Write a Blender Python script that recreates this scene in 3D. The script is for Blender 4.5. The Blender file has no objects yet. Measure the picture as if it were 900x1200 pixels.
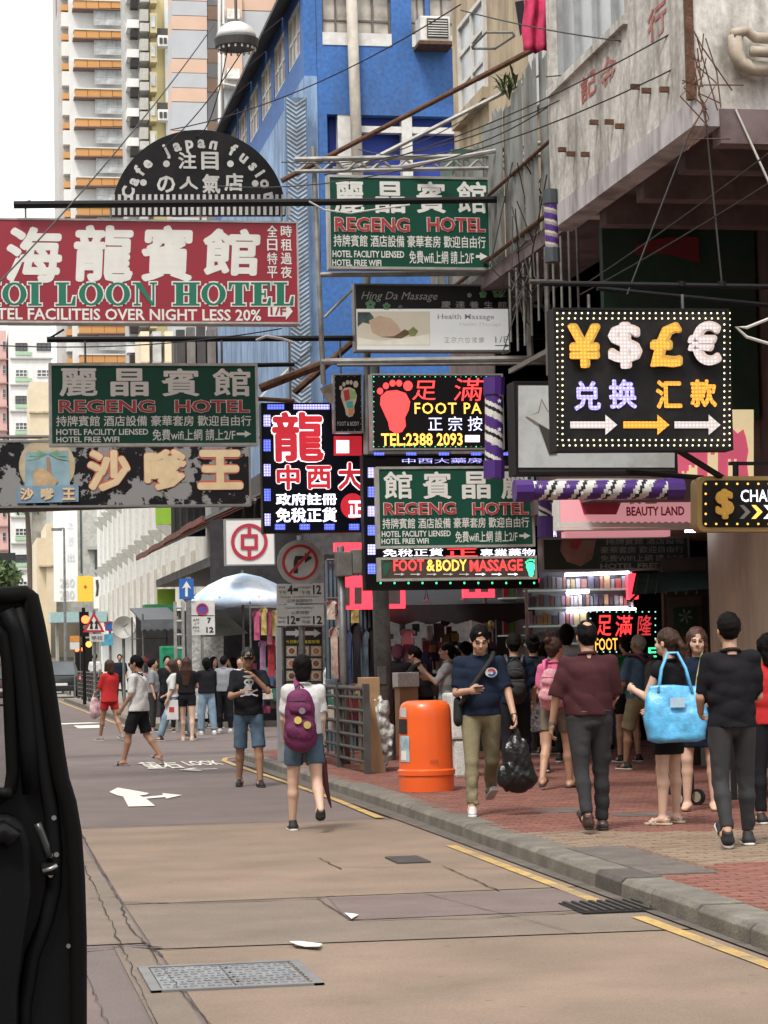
import bpy, bmesh, math, random
import numpy as np
from mathutils import Vector, Matrix
random.seed(7); RNG = np.random.default_rng(7)
scene = bpy.context.scene
COL = scene.collection
PI = math.pi
# ------------------------------------------------------------------ camera
CZ = 1.6
FPX, PW, PH = 2700.0, 900.0, 1200.0
YAW, PITCH, ROLL = math.radians(10.39), math.radians(3.56), math.radians(-1.2)
camd = bpy.data.cameras.new('camera'); cam = bpy.data.objects.new('camera', camd); COL.objects.link(cam)
camd.sensor_fit = 'VERTICAL'; camd.sensor_height = 36.0; camd.lens = FPX * 36.0 / PH
camd.clip_start = 0.1; camd.clip_end = 3000.0
CR = Matrix.Rotation(-YAW, 3, 'Z') @ Matrix.Rotation(PI / 2 + PITCH, 3, 'X') @ Matrix.Rotation(ROLL, 3, 'Z')
cam.matrix_world = Matrix.Translation((0, 0, CZ)) @ CR.to_4x4()
scene.camera = cam
# ------------------------------------------------------------------ world, sun, exposure
SUN_EL, SUN_AZ = math.radians(58), math.radians(215)      # azimuth measured from +Y towards +X
world = bpy.data.worlds.new('World'); scene.world = world; world.use_nodes = True
wn = world.node_tree; wn.nodes.clear()
sky = wn.nodes.new('ShaderNodeTexSky'); sky.sky_type = 'NISHITA'; sky.sun_disc = False
sky.sun_elevation = SUN_EL; sky.sun_rotation = SUN_AZ; sky.air_density = 1.0; sky.dust_density = 5.0; sky.ozone_density = 0.6
hs = wn.nodes.new('ShaderNodeHueSaturation'); hs.inputs['Saturation'].default_value = 0.12
veil = wn.nodes.new('ShaderNodeMixRGB'); veil.blend_type = 'MIX'; veil.inputs['Fac'].default_value = 0.75
veil.inputs['Color2'].default_value = (10.2, 10.2, 10.4, 1)       # even white cloud cover
bg = wn.nodes.new('ShaderNodeBackground'); bg.inputs['Strength'].default_value = 0.096
wo = wn.nodes.new('ShaderNodeOutputWorld')
wn.links.new(sky.outputs[0], hs.inputs['Color']); wn.links.new(hs.outputs[0], veil.inputs['Color1'])
wn.links.new(veil.outputs[0], bg.inputs['Color']); wn.links.new(bg.outputs[0], wo.inputs['Surface'])
sund = bpy.data.lights.new('sun', 'SUN'); sund.energy = 1.5; sund.angle = math.radians(14); sund.color = (1.0, 0.95, 0.87)
sun = bpy.data.objects.new('sun', sund); COL.objects.link(sun)
sdir = Vector((math.sin(SUN_AZ) * math.cos(SUN_EL), math.cos(SUN_AZ) * math.cos(SUN_EL), math.sin(SUN_EL)))
sun.rotation_euler = sdir.to_track_quat('Z', 'Y').to_euler()
scene.view_settings.view_transform = 'Standard'; scene.view_settings.look = 'None'
scene.view_settings.exposure = 1.0; scene.view_settings.gamma = 1.0
scene.render.engine = 'CYCLES'
scene.cycles.max_bounces = 6; scene.cycles.diffuse_bounces = 3; scene.cycles.glossy_bounces = 3
scene.cycles.transmission_bounces = 4; scene.cycles.transparent_max_bounces = 6
# ------------------------------------------------------------------ photo geometry: a pixel and a real distance give a place
def ray(x, y):
    return CR @ Vector((x - PW / 2, -(y - PH / 2), -FPX))
def onY(x, y, Y):
    d = ray(x, y); t = Y / d.y; return Vector((d.x * t, Y, CZ + d.z * t))
def onX(x, y, X):
    d = ray(x, y); t = X / d.x; return Vector((X, d.y * t, CZ + d.z * t))
def onZ(x, y, z=0.0):
    d = ray(x, y); t = (z - CZ) / d.z; return Vector((d.x * t, d.y * t, z))
def mpp(Y, x=450):                                       # metres per photo pixel at depth Y
    return Y / ray(x, 700).y
# ------------------------------------------------------------------ materials
MATS = {}
def mat(name, col, rough=0.7, metal=0.0, var=0.12, scale=6.0, bump=0.0, bscale=40.0, emit=0.0, ecol=None, grime=0.0, gcol=(0.06, 0.05, 0.045), coat=0.0, dots=0, spec=0.5, streak=False, sharp=False, gum=0):
    if name in MATS: return MATS[name]
    m = bpy.data.materials.new(name); m.use_nodes = True; nt = m.node_tree; N = nt.nodes; L = nt.links
    p = N['Principled BSDF']; p.inputs['Roughness'].default_value = rough; p.inputs['Metallic'].default_value = metal
    p.inputs['Coat Weight'].default_value = coat; p.inputs['Specular IOR Level'].default_value = spec
    c4 = (col[0], col[1], col[2], 1)
    p.inputs['Base Color'].default_value = c4
    tc = N.new('ShaderNodeTexCoord')
    out = None
    if var > 0:
        n = N.new('ShaderNodeTexNoise'); n.inputs['Scale'].default_value = scale; n.inputs['Detail'].default_value = 6
        L.new(tc.outputs['Object'], n.inputs['Vector'])
        r = N.new('ShaderNodeMapRange'); r.inputs[1].default_value = 0.3; r.inputs[2].default_value = 0.7
        r.inputs[3].default_value = 1 - var; r.inputs[4].default_value = 1 + var
        L.new(n.outputs['Fac'], r.inputs[0])
        v = N.new('ShaderNodeVectorMath'); v.operation = 'SCALE'; v.inputs[0].default_value = col[:3]
        L.new(r.outputs[0], v.inputs['Scale']); out = v.outputs[0]
    if grime > 0:
        mp = N.new('ShaderNodeMapping'); mp.inputs['Scale'].default_value = (1.9, 1.9, 0.5) if streak else (1, 1, 1)
        L.new(tc.outputs['Object'], mp.inputs['Vector'])
        n2 = N.new('ShaderNodeTexNoise'); n2.inputs['Scale'].default_value = 1.3 if streak else 2.2; n2.inputs['Detail'].default_value = 9; n2.inputs['Roughness'].default_value = 0.65
        L.new(mp.outputs[0], n2.inputs['Vector'])
        r2 = N.new('ShaderNodeMapRange'); r2.inputs[1].default_value = 0.50 if sharp else 0.44; r2.inputs[2].default_value = 0.515 if sharp else 0.64; r2.inputs[3].default_value = 0; r2.inputs[4].default_value = grime
        L.new(n2.outputs['Fac'], r2.inputs[0])
        mx = N.new('ShaderNodeMixRGB'); L.new(r2.outputs[0], mx.inputs['Fac'])
        if out: L.new(out, mx.inputs['Color1'])
        else: mx.inputs['Color1'].default_value = c4
        mx.inputs['Color2'].default_value = (*gcol, 1); out = mx.outputs[0]
    nb = None
    if bump > 0 and out:                                  # fine speckle that follows the relief
        nb = N.new('ShaderNodeTexNoise'); sp = N.new('ShaderNodeMapRange'); sp.inputs[1].default_value = 0.3; sp.inputs[2].default_value = 0.7; sp.inputs[3].default_value = 0.80; sp.inputs[4].default_value = 1.2
        L.new(nb.outputs['Fac'], sp.inputs[0]); v2 = N.new('ShaderNodeVectorMath'); v2.operation = 'SCALE'; L.new(out, v2.inputs[0]); L.new(sp.outputs[0], v2.inputs['Scale']); out = v2.outputs[0]
    if gum:
        vo = N.new('ShaderNodeTexVoronoi'); vo.inputs['Scale'].default_value = gum; L.new(tc.outputs['Object'], vo.inputs['Vector'])
        gr_ = N.new('ShaderNodeMapRange'); gr_.inputs[1].default_value = 0.035; gr_.inputs[2].default_value = 0.09; gr_.inputs[3].default_value = 0.72; gr_.inputs[4].default_value = 1.0
        L.new(vo.outputs['Distance'], gr_.inputs[0]); v3 = N.new('ShaderNodeVectorMath'); v3.operation = 'SCALE'; L.new(out, v3.inputs[0]); L.new(gr_.outputs[0], v3.inputs['Scale']); out = v3.outputs[0]
    if out: L.new(out, p.inputs['Base Color'])
    if bump > 0:
        nb = nb or N.new('ShaderNodeTexNoise'); nb.inputs['Scale'].default_value = bscale; nb.inputs['Detail'].default_value = 5
        L.new(tc.outputs['Object'], nb.inputs['Vector'])
        b = N.new('ShaderNodeBump'); b.inputs['Strength'].default_value = bump; b.inputs['Distance'].default_value = 0.02
        L.new(nb.outputs['Fac'], b.inputs['Height']); L.new(b.outputs[0], p.inputs['Normal'])
    if emit > 0:
        e = ecol or col
        p.inputs['Emission Color'].default_value = (*e, 1); p.inputs['Emission Strength'].default_value = emit
        if dots:                                          # lit diodes on a grid, dots per metre
            sep = N.new('ShaderNodeSeparateXYZ'); L.new(tc.outputs['Object'], sep.inputs[0])
            acc = []
            for ax in ('X', 'Z'):
                a = N.new('ShaderNodeMath'); a.operation = 'MULTIPLY'; a.inputs[1].default_value = dots; L.new(sep.outputs[ax], a.inputs[0])
                f = N.new('ShaderNodeMath'); f.operation = 'FRACT'; L.new(a.outputs[0], f.inputs[0])
                s = N.new('ShaderNodeMath'); s.operation = 'SUBTRACT'; s.inputs[1].default_value = 0.5; L.new(f.outputs[0], s.inputs[0])
                q = N.new('ShaderNodeMath'); q.operation = 'MULTIPLY'; L.new(s.outputs[0], q.inputs[0]); L.new(s.outputs[0], q.inputs[1]); acc.append(q)
            ad = N.new('ShaderNodeMath'); L.new(acc[0].outputs[0], ad.inputs[0]); L.new(acc[1].outputs[0], ad.inputs[1])
            rr = N.new('ShaderNodeMapRange'); rr.inputs[1].default_value = 0.17; rr.inputs[2].default_value = 0.05; rr.inputs[3].default_value = emit * 0.35; rr.inputs[4].default_value = emit * 1.5
            L.new(ad.outputs[0], rr.inputs[0]); L.new(rr.outputs[0], p.inputs['Emission Strength'])
        m.cycles.emission_sampling = 'NONE' if emit < 4 else 'AUTO'
    MATS[name] = m; return m
# ------------------------------------------------------------------ objects
def tag(o, label=None, cat=None, group=None, kind=None):
    if label: o['label'] = label
    if cat: o['category'] = cat
    if group: o['group'] = group
    if kind: o['kind'] = kind
    return o
def wloc(o):
    v = Vector((0, 0, 0))
    while o is not None: v += Vector(o.location); o = o.parent
    return v
def empty(name, loc, label=None, cat=None, group=None, kind=None, rz=0.0):
    o = bpy.data.objects.new(name, None); COL.objects.link(o); o.location = loc; o.rotation_euler = (0, 0, rz)
    o.empty_display_size = 0.2
    return tag(o, label, cat, group, kind)
def meshobj(name, verts, faces, m, parent=None, world=True, smooth=False, loc=None):
    off = wloc(parent) if (parent is not None and world) else Vector((0, 0, 0))
    me = bpy.data.meshes.new(name)
    verts = np.asarray(verts, dtype=np.float32).reshape(-1, 3) - np.array(off, dtype=np.float32)
    if loc is not None: verts = verts - np.array(loc, dtype=np.float32) + (np.array(off, dtype=np.float32))
    me.from_pydata(verts.tolist(), [], faces); me.update()
    mm = m if isinstance(m, (list, tuple)) else [m]
    for x in mm: me.materials.append(x)
    if smooth: me.polygons.foreach_set('use_smooth', [True] * len(me.polygons))
    o = bpy.data.objects.new(name, me); COL.objects.link(o)
    if loc is not None: o.location = Vector(loc) - off
    if parent is not None: o.parent = parent
    return o
def copy_tree(o, parent=None):
    c = o.copy(); COL.objects.link(c); c.parent = parent
    for ch in list(o.children): copy_tree(ch, c)
    return c
class MB:
    def __init__(s): s.v = []; s.f = []; s.mi = []; s.cur = 0
    def add(s, verts, faces):
        n = len(s.v); s.v += [tuple(p) for p in verts]
        for f in faces: s.f.append([i + n for i in f]); s.mi.append(s.cur)
        return s
    def box(s, a, b):
        x0, y0, z0 = a; x1, y1, z1 = b
        if x0 > x1: x0, x1 = x1, x0
        if y0 > y1: y0, y1 = y1, y0
        if z0 > z1: z0, z1 = z1, z0
        return s.add([(x0,y0,z0),(x1,y0,z0),(x1,y1,z0),(x0,y1,z0),(x0,y0,z1),(x1,y0,z1),(x1,y1,z1),(x0,y1,z1)],
                     [(3,2,1,0),(4,5,6,7),(0,1,5,4),(1,2,6,5),(2,3,7,6),(3,0,4,7)])
    def bbox(s, a, b, r=0.02):                            # box with chamfered long edges (all 12)
        x0, y0, z0 = a; x1, y1, z1 = b
        bm = bmesh.new(); bmesh.ops.create_cube(bm, size=1.0)
        for v in bm.verts:
            v.co = Vector(((x0+x1)/2 + v.co.x*abs(x1-x0), (y0+y1)/2 + v.co.y*abs(y1-y0), (z0+z1)/2 + v.co.z*abs(z1-z0)))
        bmesh.ops.bevel(bm, geom=bm.edges[:], offset=r, segments=2, affect='EDGES', profile=0.6)
        return s.bm(bm)
    def bm(s, bm):
        bm.verts.index_update(); vs = [tuple(v.co) for v in bm.verts]; fs = [[v.index for v in f.verts] for f in bm.faces]; bm.free()
        return s.add(vs, fs)
    def rod(s, p0, p1, r, n=8, r1=None, cap=True):
        p0 = Vector(p0); p1 = Vector(p1); r1 = r if r1 is None else r1
        d = (p1 - p0)
        if d.length < 1e-6: return s
        d.normalize(); a = d.orthogonal().normalized(); b = d.cross(a)
        vs = []
        for p, q in ((p0, r), (p1, r1)):
            for i in range(n):
                t = 2 * PI * i / n; vs.append(p + (a * math.cos(t) + b * math.sin(t)) * q)
        fs = [(i, (i+1) % n, n + (i+1) % n, n + i) for i in range(n)]
        if cap: fs += [tuple(range(n - 1, -1, -1)), tuple(range(n, 2 * n))]
        return s.add(vs, fs)
    def tube(s, pts, r, n=6):
        pts = [Vector(p) for p in pts]; vs = []; m = len(pts); a = None
        for i, p in enumerate(pts):
            d = (pts[min(i+1, m-1)] - pts[max(i-1, 0)]).normalized()
            a = d.orthogonal().normalized() if a is None else (a - d * a.dot(d)).normalized()
            b = d.cross(a); rr = r[i] if isinstance(r, (list, tuple)) else r
            for k in range(n):
                t = 2 * PI * k / n; vs.append(p + (a * math.cos(t) + b * math.sin(t)) * rr)
        fs = []
        for i in range(m - 1):
            for k in range(n): fs.append((i*n+k, i*n+(k+1) % n, (i+1)*n+(k+1) % n, (i+1)*n+k))
        fs += [tuple(range(n-1, -1, -1)), tuple(range((m-1)*n, m*n))]
        return s.add(vs, fs)
    def poly(s, pts, thick=None, axis=(0, 1, 0)):          # polygon, optionally given a depth along axis
        pts = [Vector(p) for p in pts]; n = len(pts)
        if not thick: return s.add(pts, [tuple(range(n))])
        ax = Vector(axis) * thick
        return s.add(pts + [p + ax for p in pts], [tuple(range(n)), tuple(range(2*n-1, n-1, -1))] + [(i, n+i, n+(i+1) % n, (i+1) % n) for i in range(n)])
    def lathe(s, c, prof, n=24):                           # prof: (radius, z)
        c = Vector(c); vs = []; m = len(prof)
        for r, z in prof:
            for k in range(n):
                t = 2*PI*k/n; vs.append((c.x + r*math.cos(t), c.y + r*math.sin(t), c.z + z))
        fs = []
        for i in range(m-1):
            for k in range(n): fs.append((i*n+k, i*n+(k+1) % n, (i+1)*n+(k+1) % n, (i+1)*n+k))
        fs += [tuple(range(n-1, -1, -1)), tuple(range((m-1)*n, m*n))]
        return s.add(vs, fs)
    def ell(s, c, r, n=12, m=8):
        c = Vector(c); vs = [(c.x, c.y, c.z - r[2])]; fs = []
        for i in range(1, m):
            ph = -PI/2 + PI*i/m
            for k in range(n):
                t = 2*PI*k/n; vs.append((c.x + r[0]*math.cos(ph)*math.cos(t), c.y + r[1]*math.cos(ph)*math.sin(t), c.z + r[2]*math.sin(ph)))
        vs.append((c.x, c.y, c.z + r[2]))
        for k in range(n): fs.append((0, 1+(k+1) % n, 1+k))
        for i in range(m-2):
            for k in range(n): fs.append((1+i*n+k, 1+i*n+(k+1) % n, 1+(i+1)*n+(k+1) % n, 1+(i+1)*n+k))
        T = len(vs)-1
        for k in range(n): fs.append((T, 1+(m-2)*n+k, 1+(m-2)*n+(k+1) % n))
        return s.add(vs, fs)
    def build(s, name, m, parent=None, smooth=False, world=True, loc=None, bevel=0):
        o = meshobj(name, s.v, s.f, m, parent, world, smooth, loc)
        if isinstance(m, (list, tuple)): o.data.polygons.foreach_set('material_index', s.mi)
        if bevel:
            b = o.modifiers.new('bevel', 'BEVEL'); b.width = bevel; b.segments = 2; b.limit_method = 'ANGLE'
        return o
def auto_smooth(o, ang=35):
    me = o.data; me.polygons.foreach_set('use_smooth', [True]*len(me.polygons)); me.set_sharp_from_angle(angle=math.radians(ang)); return o
# ------------------------------------------------------------------ lettering (vector outlines turned to mesh)
TXT = {}
def glyphs(s, bold=0.0, res=2, spacing=1.0):
    k = (s, bold, spacing)
    if k in TXT: return TXT[k]
    cu = bpy.data.curves.new('t', 'FONT'); cu.body = s; cu.offset = bold; cu.resolution_u = res; cu.space_character = spacing
    cu.fill_mode = 'FRONT'
    ob = bpy.data.objects.new('t', cu); COL.objects.link(ob)
    me = bpy.data.meshes.new_from_object(ob.evaluated_get(bpy.context.evaluated_depsgraph_get()))
    v = np.zeros(len(me.vertices) * 3, dtype=np.float32); me.vertices.foreach_get('co', v); v = v.reshape(-1, 3)
    f = [list(p.vertices) for p in me.polygons]
    bpy.data.objects.remove(ob); bpy.data.curves.remove(cu); bpy.data.meshes.remove(me)
    TXT[k] = (v, f); return TXT[k]
def text_on(parent, s, rect, Y, m, bold=0.0, name='lettering', outline=None, shear=0.0, proud=0.004, spacing=1.0, flip=False, depth=0.0):
    """letters fitted to the photo rectangle rect=(x0,y0,x1,y1) on the vertical plane at depth Y"""
    x0, y0, x1, y1 = rect; c = onY((x0+x1)/2, (y0+y1)/2, Y); k = mpp(Y, (x0+x1)/2)
    w, h = (x1-x0)*k, (y1-y0)*k
    v0, f0 = glyphs(s, 0.0, 2, spacing); lo, hi = v0.min(0), v0.max(0)
    sx, sz = w/max(hi[0]-lo[0], 1e-4), h/max(hi[1]-lo[1], 1e-4)
    cjk = any(ord(ch) > 0x2E00 or ch in '¥$£€' for ch in s)
    def put(nm, b, mm, pr):
        if cjk and b > 0.003:                             # heavy strokes: the plain glyph repeated round a small circle
            vb, fb = glyphs(s, 0.0, 2, spacing); n0 = len(vb); V_, F_ = [], []; nd = 8 if b < 0.04 else 12; rads = [b] if b < 0.05 else [b, b*.5]
            j = 0
            for rd_ in rads:
                for q in range(nd):
                    t = 2*PI*q/nd; V_.append(vb + np.array([rd_*math.cos(t), rd_*math.sin(t), j*0.0002])); F_ += [[i+j*n0 for i in fc] for fc in fb]; j += 1
            V_.append(vb + np.array([0, 0, j*0.0002])); F_ += [[i+j*n0 for i in fc] for fc in fb]
            v, f = np.concatenate(V_), F_; e = 2*b*0.6
            k_x = (hi[0]-lo[0])/(hi[0]-lo[0]+e); k_z = (hi[1]-lo[1])/(hi[1]-lo[1]+e)
        else:
            v, f = glyphs(s, b, 2, spacing); k_x = k_z = 1.0
        X = (v[:, 0]-(lo[0]+hi[0])/2)*k_x; Z = (v[:, 1]-(lo[1]+hi[1])/2)*k_z
        X = (-X if flip else X)*sx + Z*sz*shear; Z = Z*sz
        P = np.stack([c.x+X, np.full_like(X, Y-pr)-v[:, 2], c.z+Z], 1)
        if depth:
            n = len(P); Q = P.copy(); P = np.concatenate([P - [0, depth, 0], Q]); cnt = set()
            for q in f:
                for i in range(len(q)): cnt.add((q[i], q[(i+1) % len(q)]))
            side = [(a, a+n, b_+n, b_) for (a, b_) in cnt if (b_, a) not in cnt]
            return meshobj(nm, P, f + side, mm, parent)
        return meshobj(nm, P, f, mm, parent)
    if outline: put('lettering_edge', bold+outline[1], outline[0], proud)
    return put(name, bold, m, proud + (0.007 if outline else 0))
def rect_on(x0, y0, x1, y1, Y, thick=0.0, off=0.0):
    c = onY((x0+x1)/2, (y0+y1)/2, Y); k = mpp(Y, (x0+x1)/2); w, h = (x1-x0)*k/2, (y1-y0)*k/2
    return (c.x-w, Y-off, c.z-h), (c.x+w, Y-off+thick, c.z+h)
def shape_on(parent, name, pts, Y, m, proud=0.004, thick=0.0):
    return MB().poly([onY(x, y, Y) - Vector((0, proud, 0)) for x, y in pts], thick or None).build(name, m, parent)
# ------------------------------------------------------------------ people: one smooth surface per body and per garment
class Field:
    def __init__(s, h, lo, hi):
        s.h = h; s.o = np.array(lo, dtype=np.float32); n = np.ceil((np.array(hi)-np.array(lo))/h).astype(int)+1
        s.n = n; s.D = np.full(n, 1.0, dtype=np.float32)
        s.ax = [s.o[i] + h*np.arange(n[i], dtype=np.float32) for i in range(3)]
    def _sub(s, lo, hi):
        a = np.maximum(np.floor((np.array(lo)-s.o)/s.h).astype(int), 0); b = np.minimum(np.ceil((np.array(hi)-s.o)/s.h).astype(int)+1, s.n)
        if np.any(b <= a): return None
        sl = tuple(slice(a[i], b[i]) for i in range(3))
        return sl, s.ax[0][sl[0]][:, None, None], s.ax[1][sl[1]][None, :, None], s.ax[2][sl[2]][None, None, :]
    def _mix(s, sl, d, k, cut):
        A = s.D[sl]
        if cut:
            s.D[sl] = np.maximum(A, -d); return
        if k <= 0: s.D[sl] = np.minimum(A, d); return
        hh = np.clip(0.5 + 0.5*(A-d)/k, 0, 1); s.D[sl] = A*(1-hh) + d*hh - k*hh*(1-hh)
    def cap(s, a, b, ra, rb, k=0.02, flat=None, cut=False):
        a = np.array(a, dtype=np.float32); b = np.array(b, dtype=np.float32); m = max(ra, rb)*(max(1, 1/flat[1]) if flat else 1)*1.0 + k + 2*s.h
        if flat: m = max(ra, rb)*max(1.0, flat[1]) + k + 2*s.h
        r = s._sub(np.minimum(a, b)-m, np.maximum(a, b)+m)
        if r is None: return s
        sl, X, Y, Z = r
        ab = b-a; L2 = float(ab@ab)+1e-9
        x, y, z = X-a[0], Y-a[1], Z-a[2]
        t = np.clip((x*ab[0]+y*ab[1]+z*ab[2])/L2, 0, 1)
        x = x-t*ab[0]; y = y-t*ab[1]; z = z-t*ab[2]
        if flat:                                           # stretch of the section along a direction
            n, q = flat; n = np.array(n, dtype=np.float32); n = n/np.linalg.norm(n); e = x*n[0]+y*n[1]+z*n[2]; g = (1/q-1)*e
            x = x+g*n[0]; y = y+g*n[1]; z = z+g*n[2]
        d = np.sqrt(x*x+y*y+z*z) - (ra + (rb-ra)*t)
        s._mix(sl, d, k, cut); return s
    def ell(s, c, r, M=None, k=0.02, cut=False):
        c = np.array(c, dtype=np.float32); r = np.array(r, dtype=np.float32); m = float(r.max())+k+2*s.h
        q = s._sub(c-m, c+m)
        if q is None: return s
        sl, X, Y, Z = q; x, y, z = X-c[0], Y-c[1], Z-c[2]
        if M is not None:
            x, y, z = (M[0][i]*x + M[1][i]*y + M[2][i]*z for i in range(3))
        p0 = np.sqrt((x/r[0])**2+(y/r[1])**2+(z/r[2])**2); p1 = np.sqrt((x/r[0]**2)**2+(y/r[1]**2)**2+(z/r[2]**2)**2)
        d = p0*(p0-1)/np.maximum(p1, 1e-6)
        s._mix(sl, d, k, cut); return s
    def plane(s, p, n):                                    # keep the side n points away from
        p = np.array(p); n = np.array(n, dtype=float); n /= np.linalg.norm(n)
        d = (s.ax[0][:, None, None]-p[0])*n[0] + (s.ax[1][None, :, None]-p[1])*n[1] + (s.ax[2][None, None, :]-p[2])*n[2]
        s.D = np.maximum(s.D, d.astype(np.float32)); return s
    def folds(s, amp, freq=18.0, seed=0, zf=0.5):
        g = np.random.default_rng(seed); X, Y, Z = s.ax[0][:, None, None], s.ax[1][None, :, None], s.ax[2][None, None, :]
        for i in range(5):
            v = g.normal(size=3); v /= np.linalg.norm(v); v *= freq*g.uniform(0.5, 1.5); v[2] *= zf if i % 2 else 1.3
            w = g.normal(size=3)*freq*0.35
            ph = X*w[0]+Y*w[1]+Z*w[2]+g.uniform(0, 6)
            u = X*v[0]+Y*v[1]+Z*v[2]+g.uniform(0, 6) + 1.6*np.sin(ph)
            s.D = s.D + (amp*(1-np.abs(np.sin(u))*1.6+0.35)).astype(np.float32)*0.5
        return s
    def mesh(s):
        D = s.D; D[0] = D[-1] = 1; D[:, 0] = D[:, -1] = 1; D[:, :, 0] = D[:, :, -1] = 1
        S = D < 0
        n = np.array(D.shape)-1
        cnt = np.zeros(n, dtype=np.int8); cor = [(i, j, k) for i in (0, 1) for j in (0, 1) for k in (0, 1)]
        def sh(A, c): return A[c[0]:c[0]+n[0], c[1]:c[1]+n[1], c[2]:c[2]+n[2]]
        for c in cor: cnt += sh(S, c)
        act = (cnt > 0) & (cnt < 8); ijk = np.argwhere(act)
        if len(ijk) == 0: return np.zeros((0, 3)), []
        idx = np.full(n, -1, dtype=np.int32); idx[act] = np.arange(len(ijk))
        val = {c: D[ijk[:, 0]+c[0], ijk[:, 1]+c[1], ijk[:, 2]+c[2]] for c in cor}
        P = np.zeros((len(ijk), 3)); W = np.zeros(len(ijk))
        for a in cor:
            for ax in range(3):
                if a[ax]: continue
                b = list(a); b[ax] = 1; b = tuple(b); va, vb = val[a], val[b]; m = (va < 0) != (vb < 0)
                t = np.where(m, va/np.where(m, va-vb, 1), 0)
                for q in range(3): P[:, q] += np.where(m, a[q] + (t if q == ax else 0), 0)
                W += m
        P = P/W[:, None] + ijk; V = P*s.h + s.o
        F = []
        for ax in range(3):
            o1, o2 = [(1, 2), (2, 0), (0, 1)][ax]
            sl0 = [slice(1, -1)]*3; sl0[ax] = slice(0, -1); sl1 = list(sl0); sl1[ax] = slice(1, None)
            A, B = S[tuple(sl0)], S[tuple(sl1)]; e = np.argwhere(A != B)
            if len(e) == 0: continue
            fl = A[tuple(e.T)]
            base = e.copy(); base[:, o1] += 1; base[:, o2] += 1
            def ci(d1, d2):
                q = base.copy(); q[:, o1] -= d1; q[:, o2] -= d2; return idx[tuple(q.T)]
            Q = np.stack([ci(1, 1), ci(0, 1), ci(0, 0), ci(1, 0)], 1)
            Q[~fl] = Q[~fl][:, ::-1]; F.append(Q)
        return V, np.concatenate(F)
def np_mesh(name, V, F, m, parent, mi=None):
    me = bpy.data.meshes.new(name); nv, nf = len(V), len(F)
    me.vertices.add(nv); me.vertices.foreach_set('co', np.asarray(V, dtype=np.float32).ravel())
    me.loops.add(nf*4); me.loops.foreach_set('vertex_index', np.asarray(F, dtype=np.int32).ravel())
    me.polygons.add(nf); me.polygons.foreach_set('loop_start', np.arange(0, nf*4, 4, dtype=np.int32))
    me.polygons.foreach_set('loop_total', np.full(nf, 4, dtype=np.int32))
    for x in (m if isinstance(m, (list, tuple)) else [m]): me.materials.append(x)
    if mi is not None: me.polygons.foreach_set('material_index', mi.astype(np.int32))
    me.polygons.foreach_set('use_smooth', np.ones(nf, dtype=bool)); me.update(calc_edges=True); me.validate()
    o = bpy.data.objects.new(name, me); COL.objects.link(o); o.parent = parent
    return o
def rx(v, a): c, s = math.cos(a), math.sin(a); return np.array([v[0], c*v[1]-s*v[2], s*v[1]+c*v[2]])
def ry(v, a): c, s = math.cos(a), math.sin(a); return np.array([c*v[0]+s*v[2], v[1], -s*v[0]+c*v[2]])
def rz(v, a): c, s = math.cos(a), math.sin(a); return np.array([c*v[0]-s*v[1], s*v[0]+c*v[1], v[2]])
def unit(v): v = np.array(v, dtype=float); return v/np.linalg.norm(v)
R_ = math.radians
SKIN = mat('skin', (0.48, 0.28, 0.19), 0.5, var=0.06, scale=9)
SKIN2 = mat('skin_tanned', (0.32, 0.175, 0.11), 0.5, var=0.06, scale=9)
SKIN3 = mat('skin_pale', (0.60, 0.39, 0.29), 0.5, var=0.05, scale=9)
LIP = mat('lips', (0.42, 0.19, 0.15), 0.45, var=0); EYEW = mat('eye_white', (0.7, 0.66, 0.62), 0.3, var=0)
HAIRM = mat('black_hair', (0.006, 0.005, 0.005), 0.6, spec=0.08, var=0.3, scale=30, bump=0.5, bscale=90)
HAIRB = mat('brown_hair', (0.045, 0.021, 0.013), 0.5, spec=0.25, var=0.35, scale=30, bump=0.5, bscale=90)
HAIRG = mat('grey_hair', (0.24, 0.23, 0.21), 0.6, var=0.3, scale=40, bump=0.5, bscale=90)
def cloth(name, col, rough=0.85, **k): return mat('cloth_'+name, col, rough, var=k.pop('var', 0.1), scale=k.pop('scale', 8), bump=0.25, bscale=k.pop('bscale', 140), spec=0.1, **k)
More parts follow.
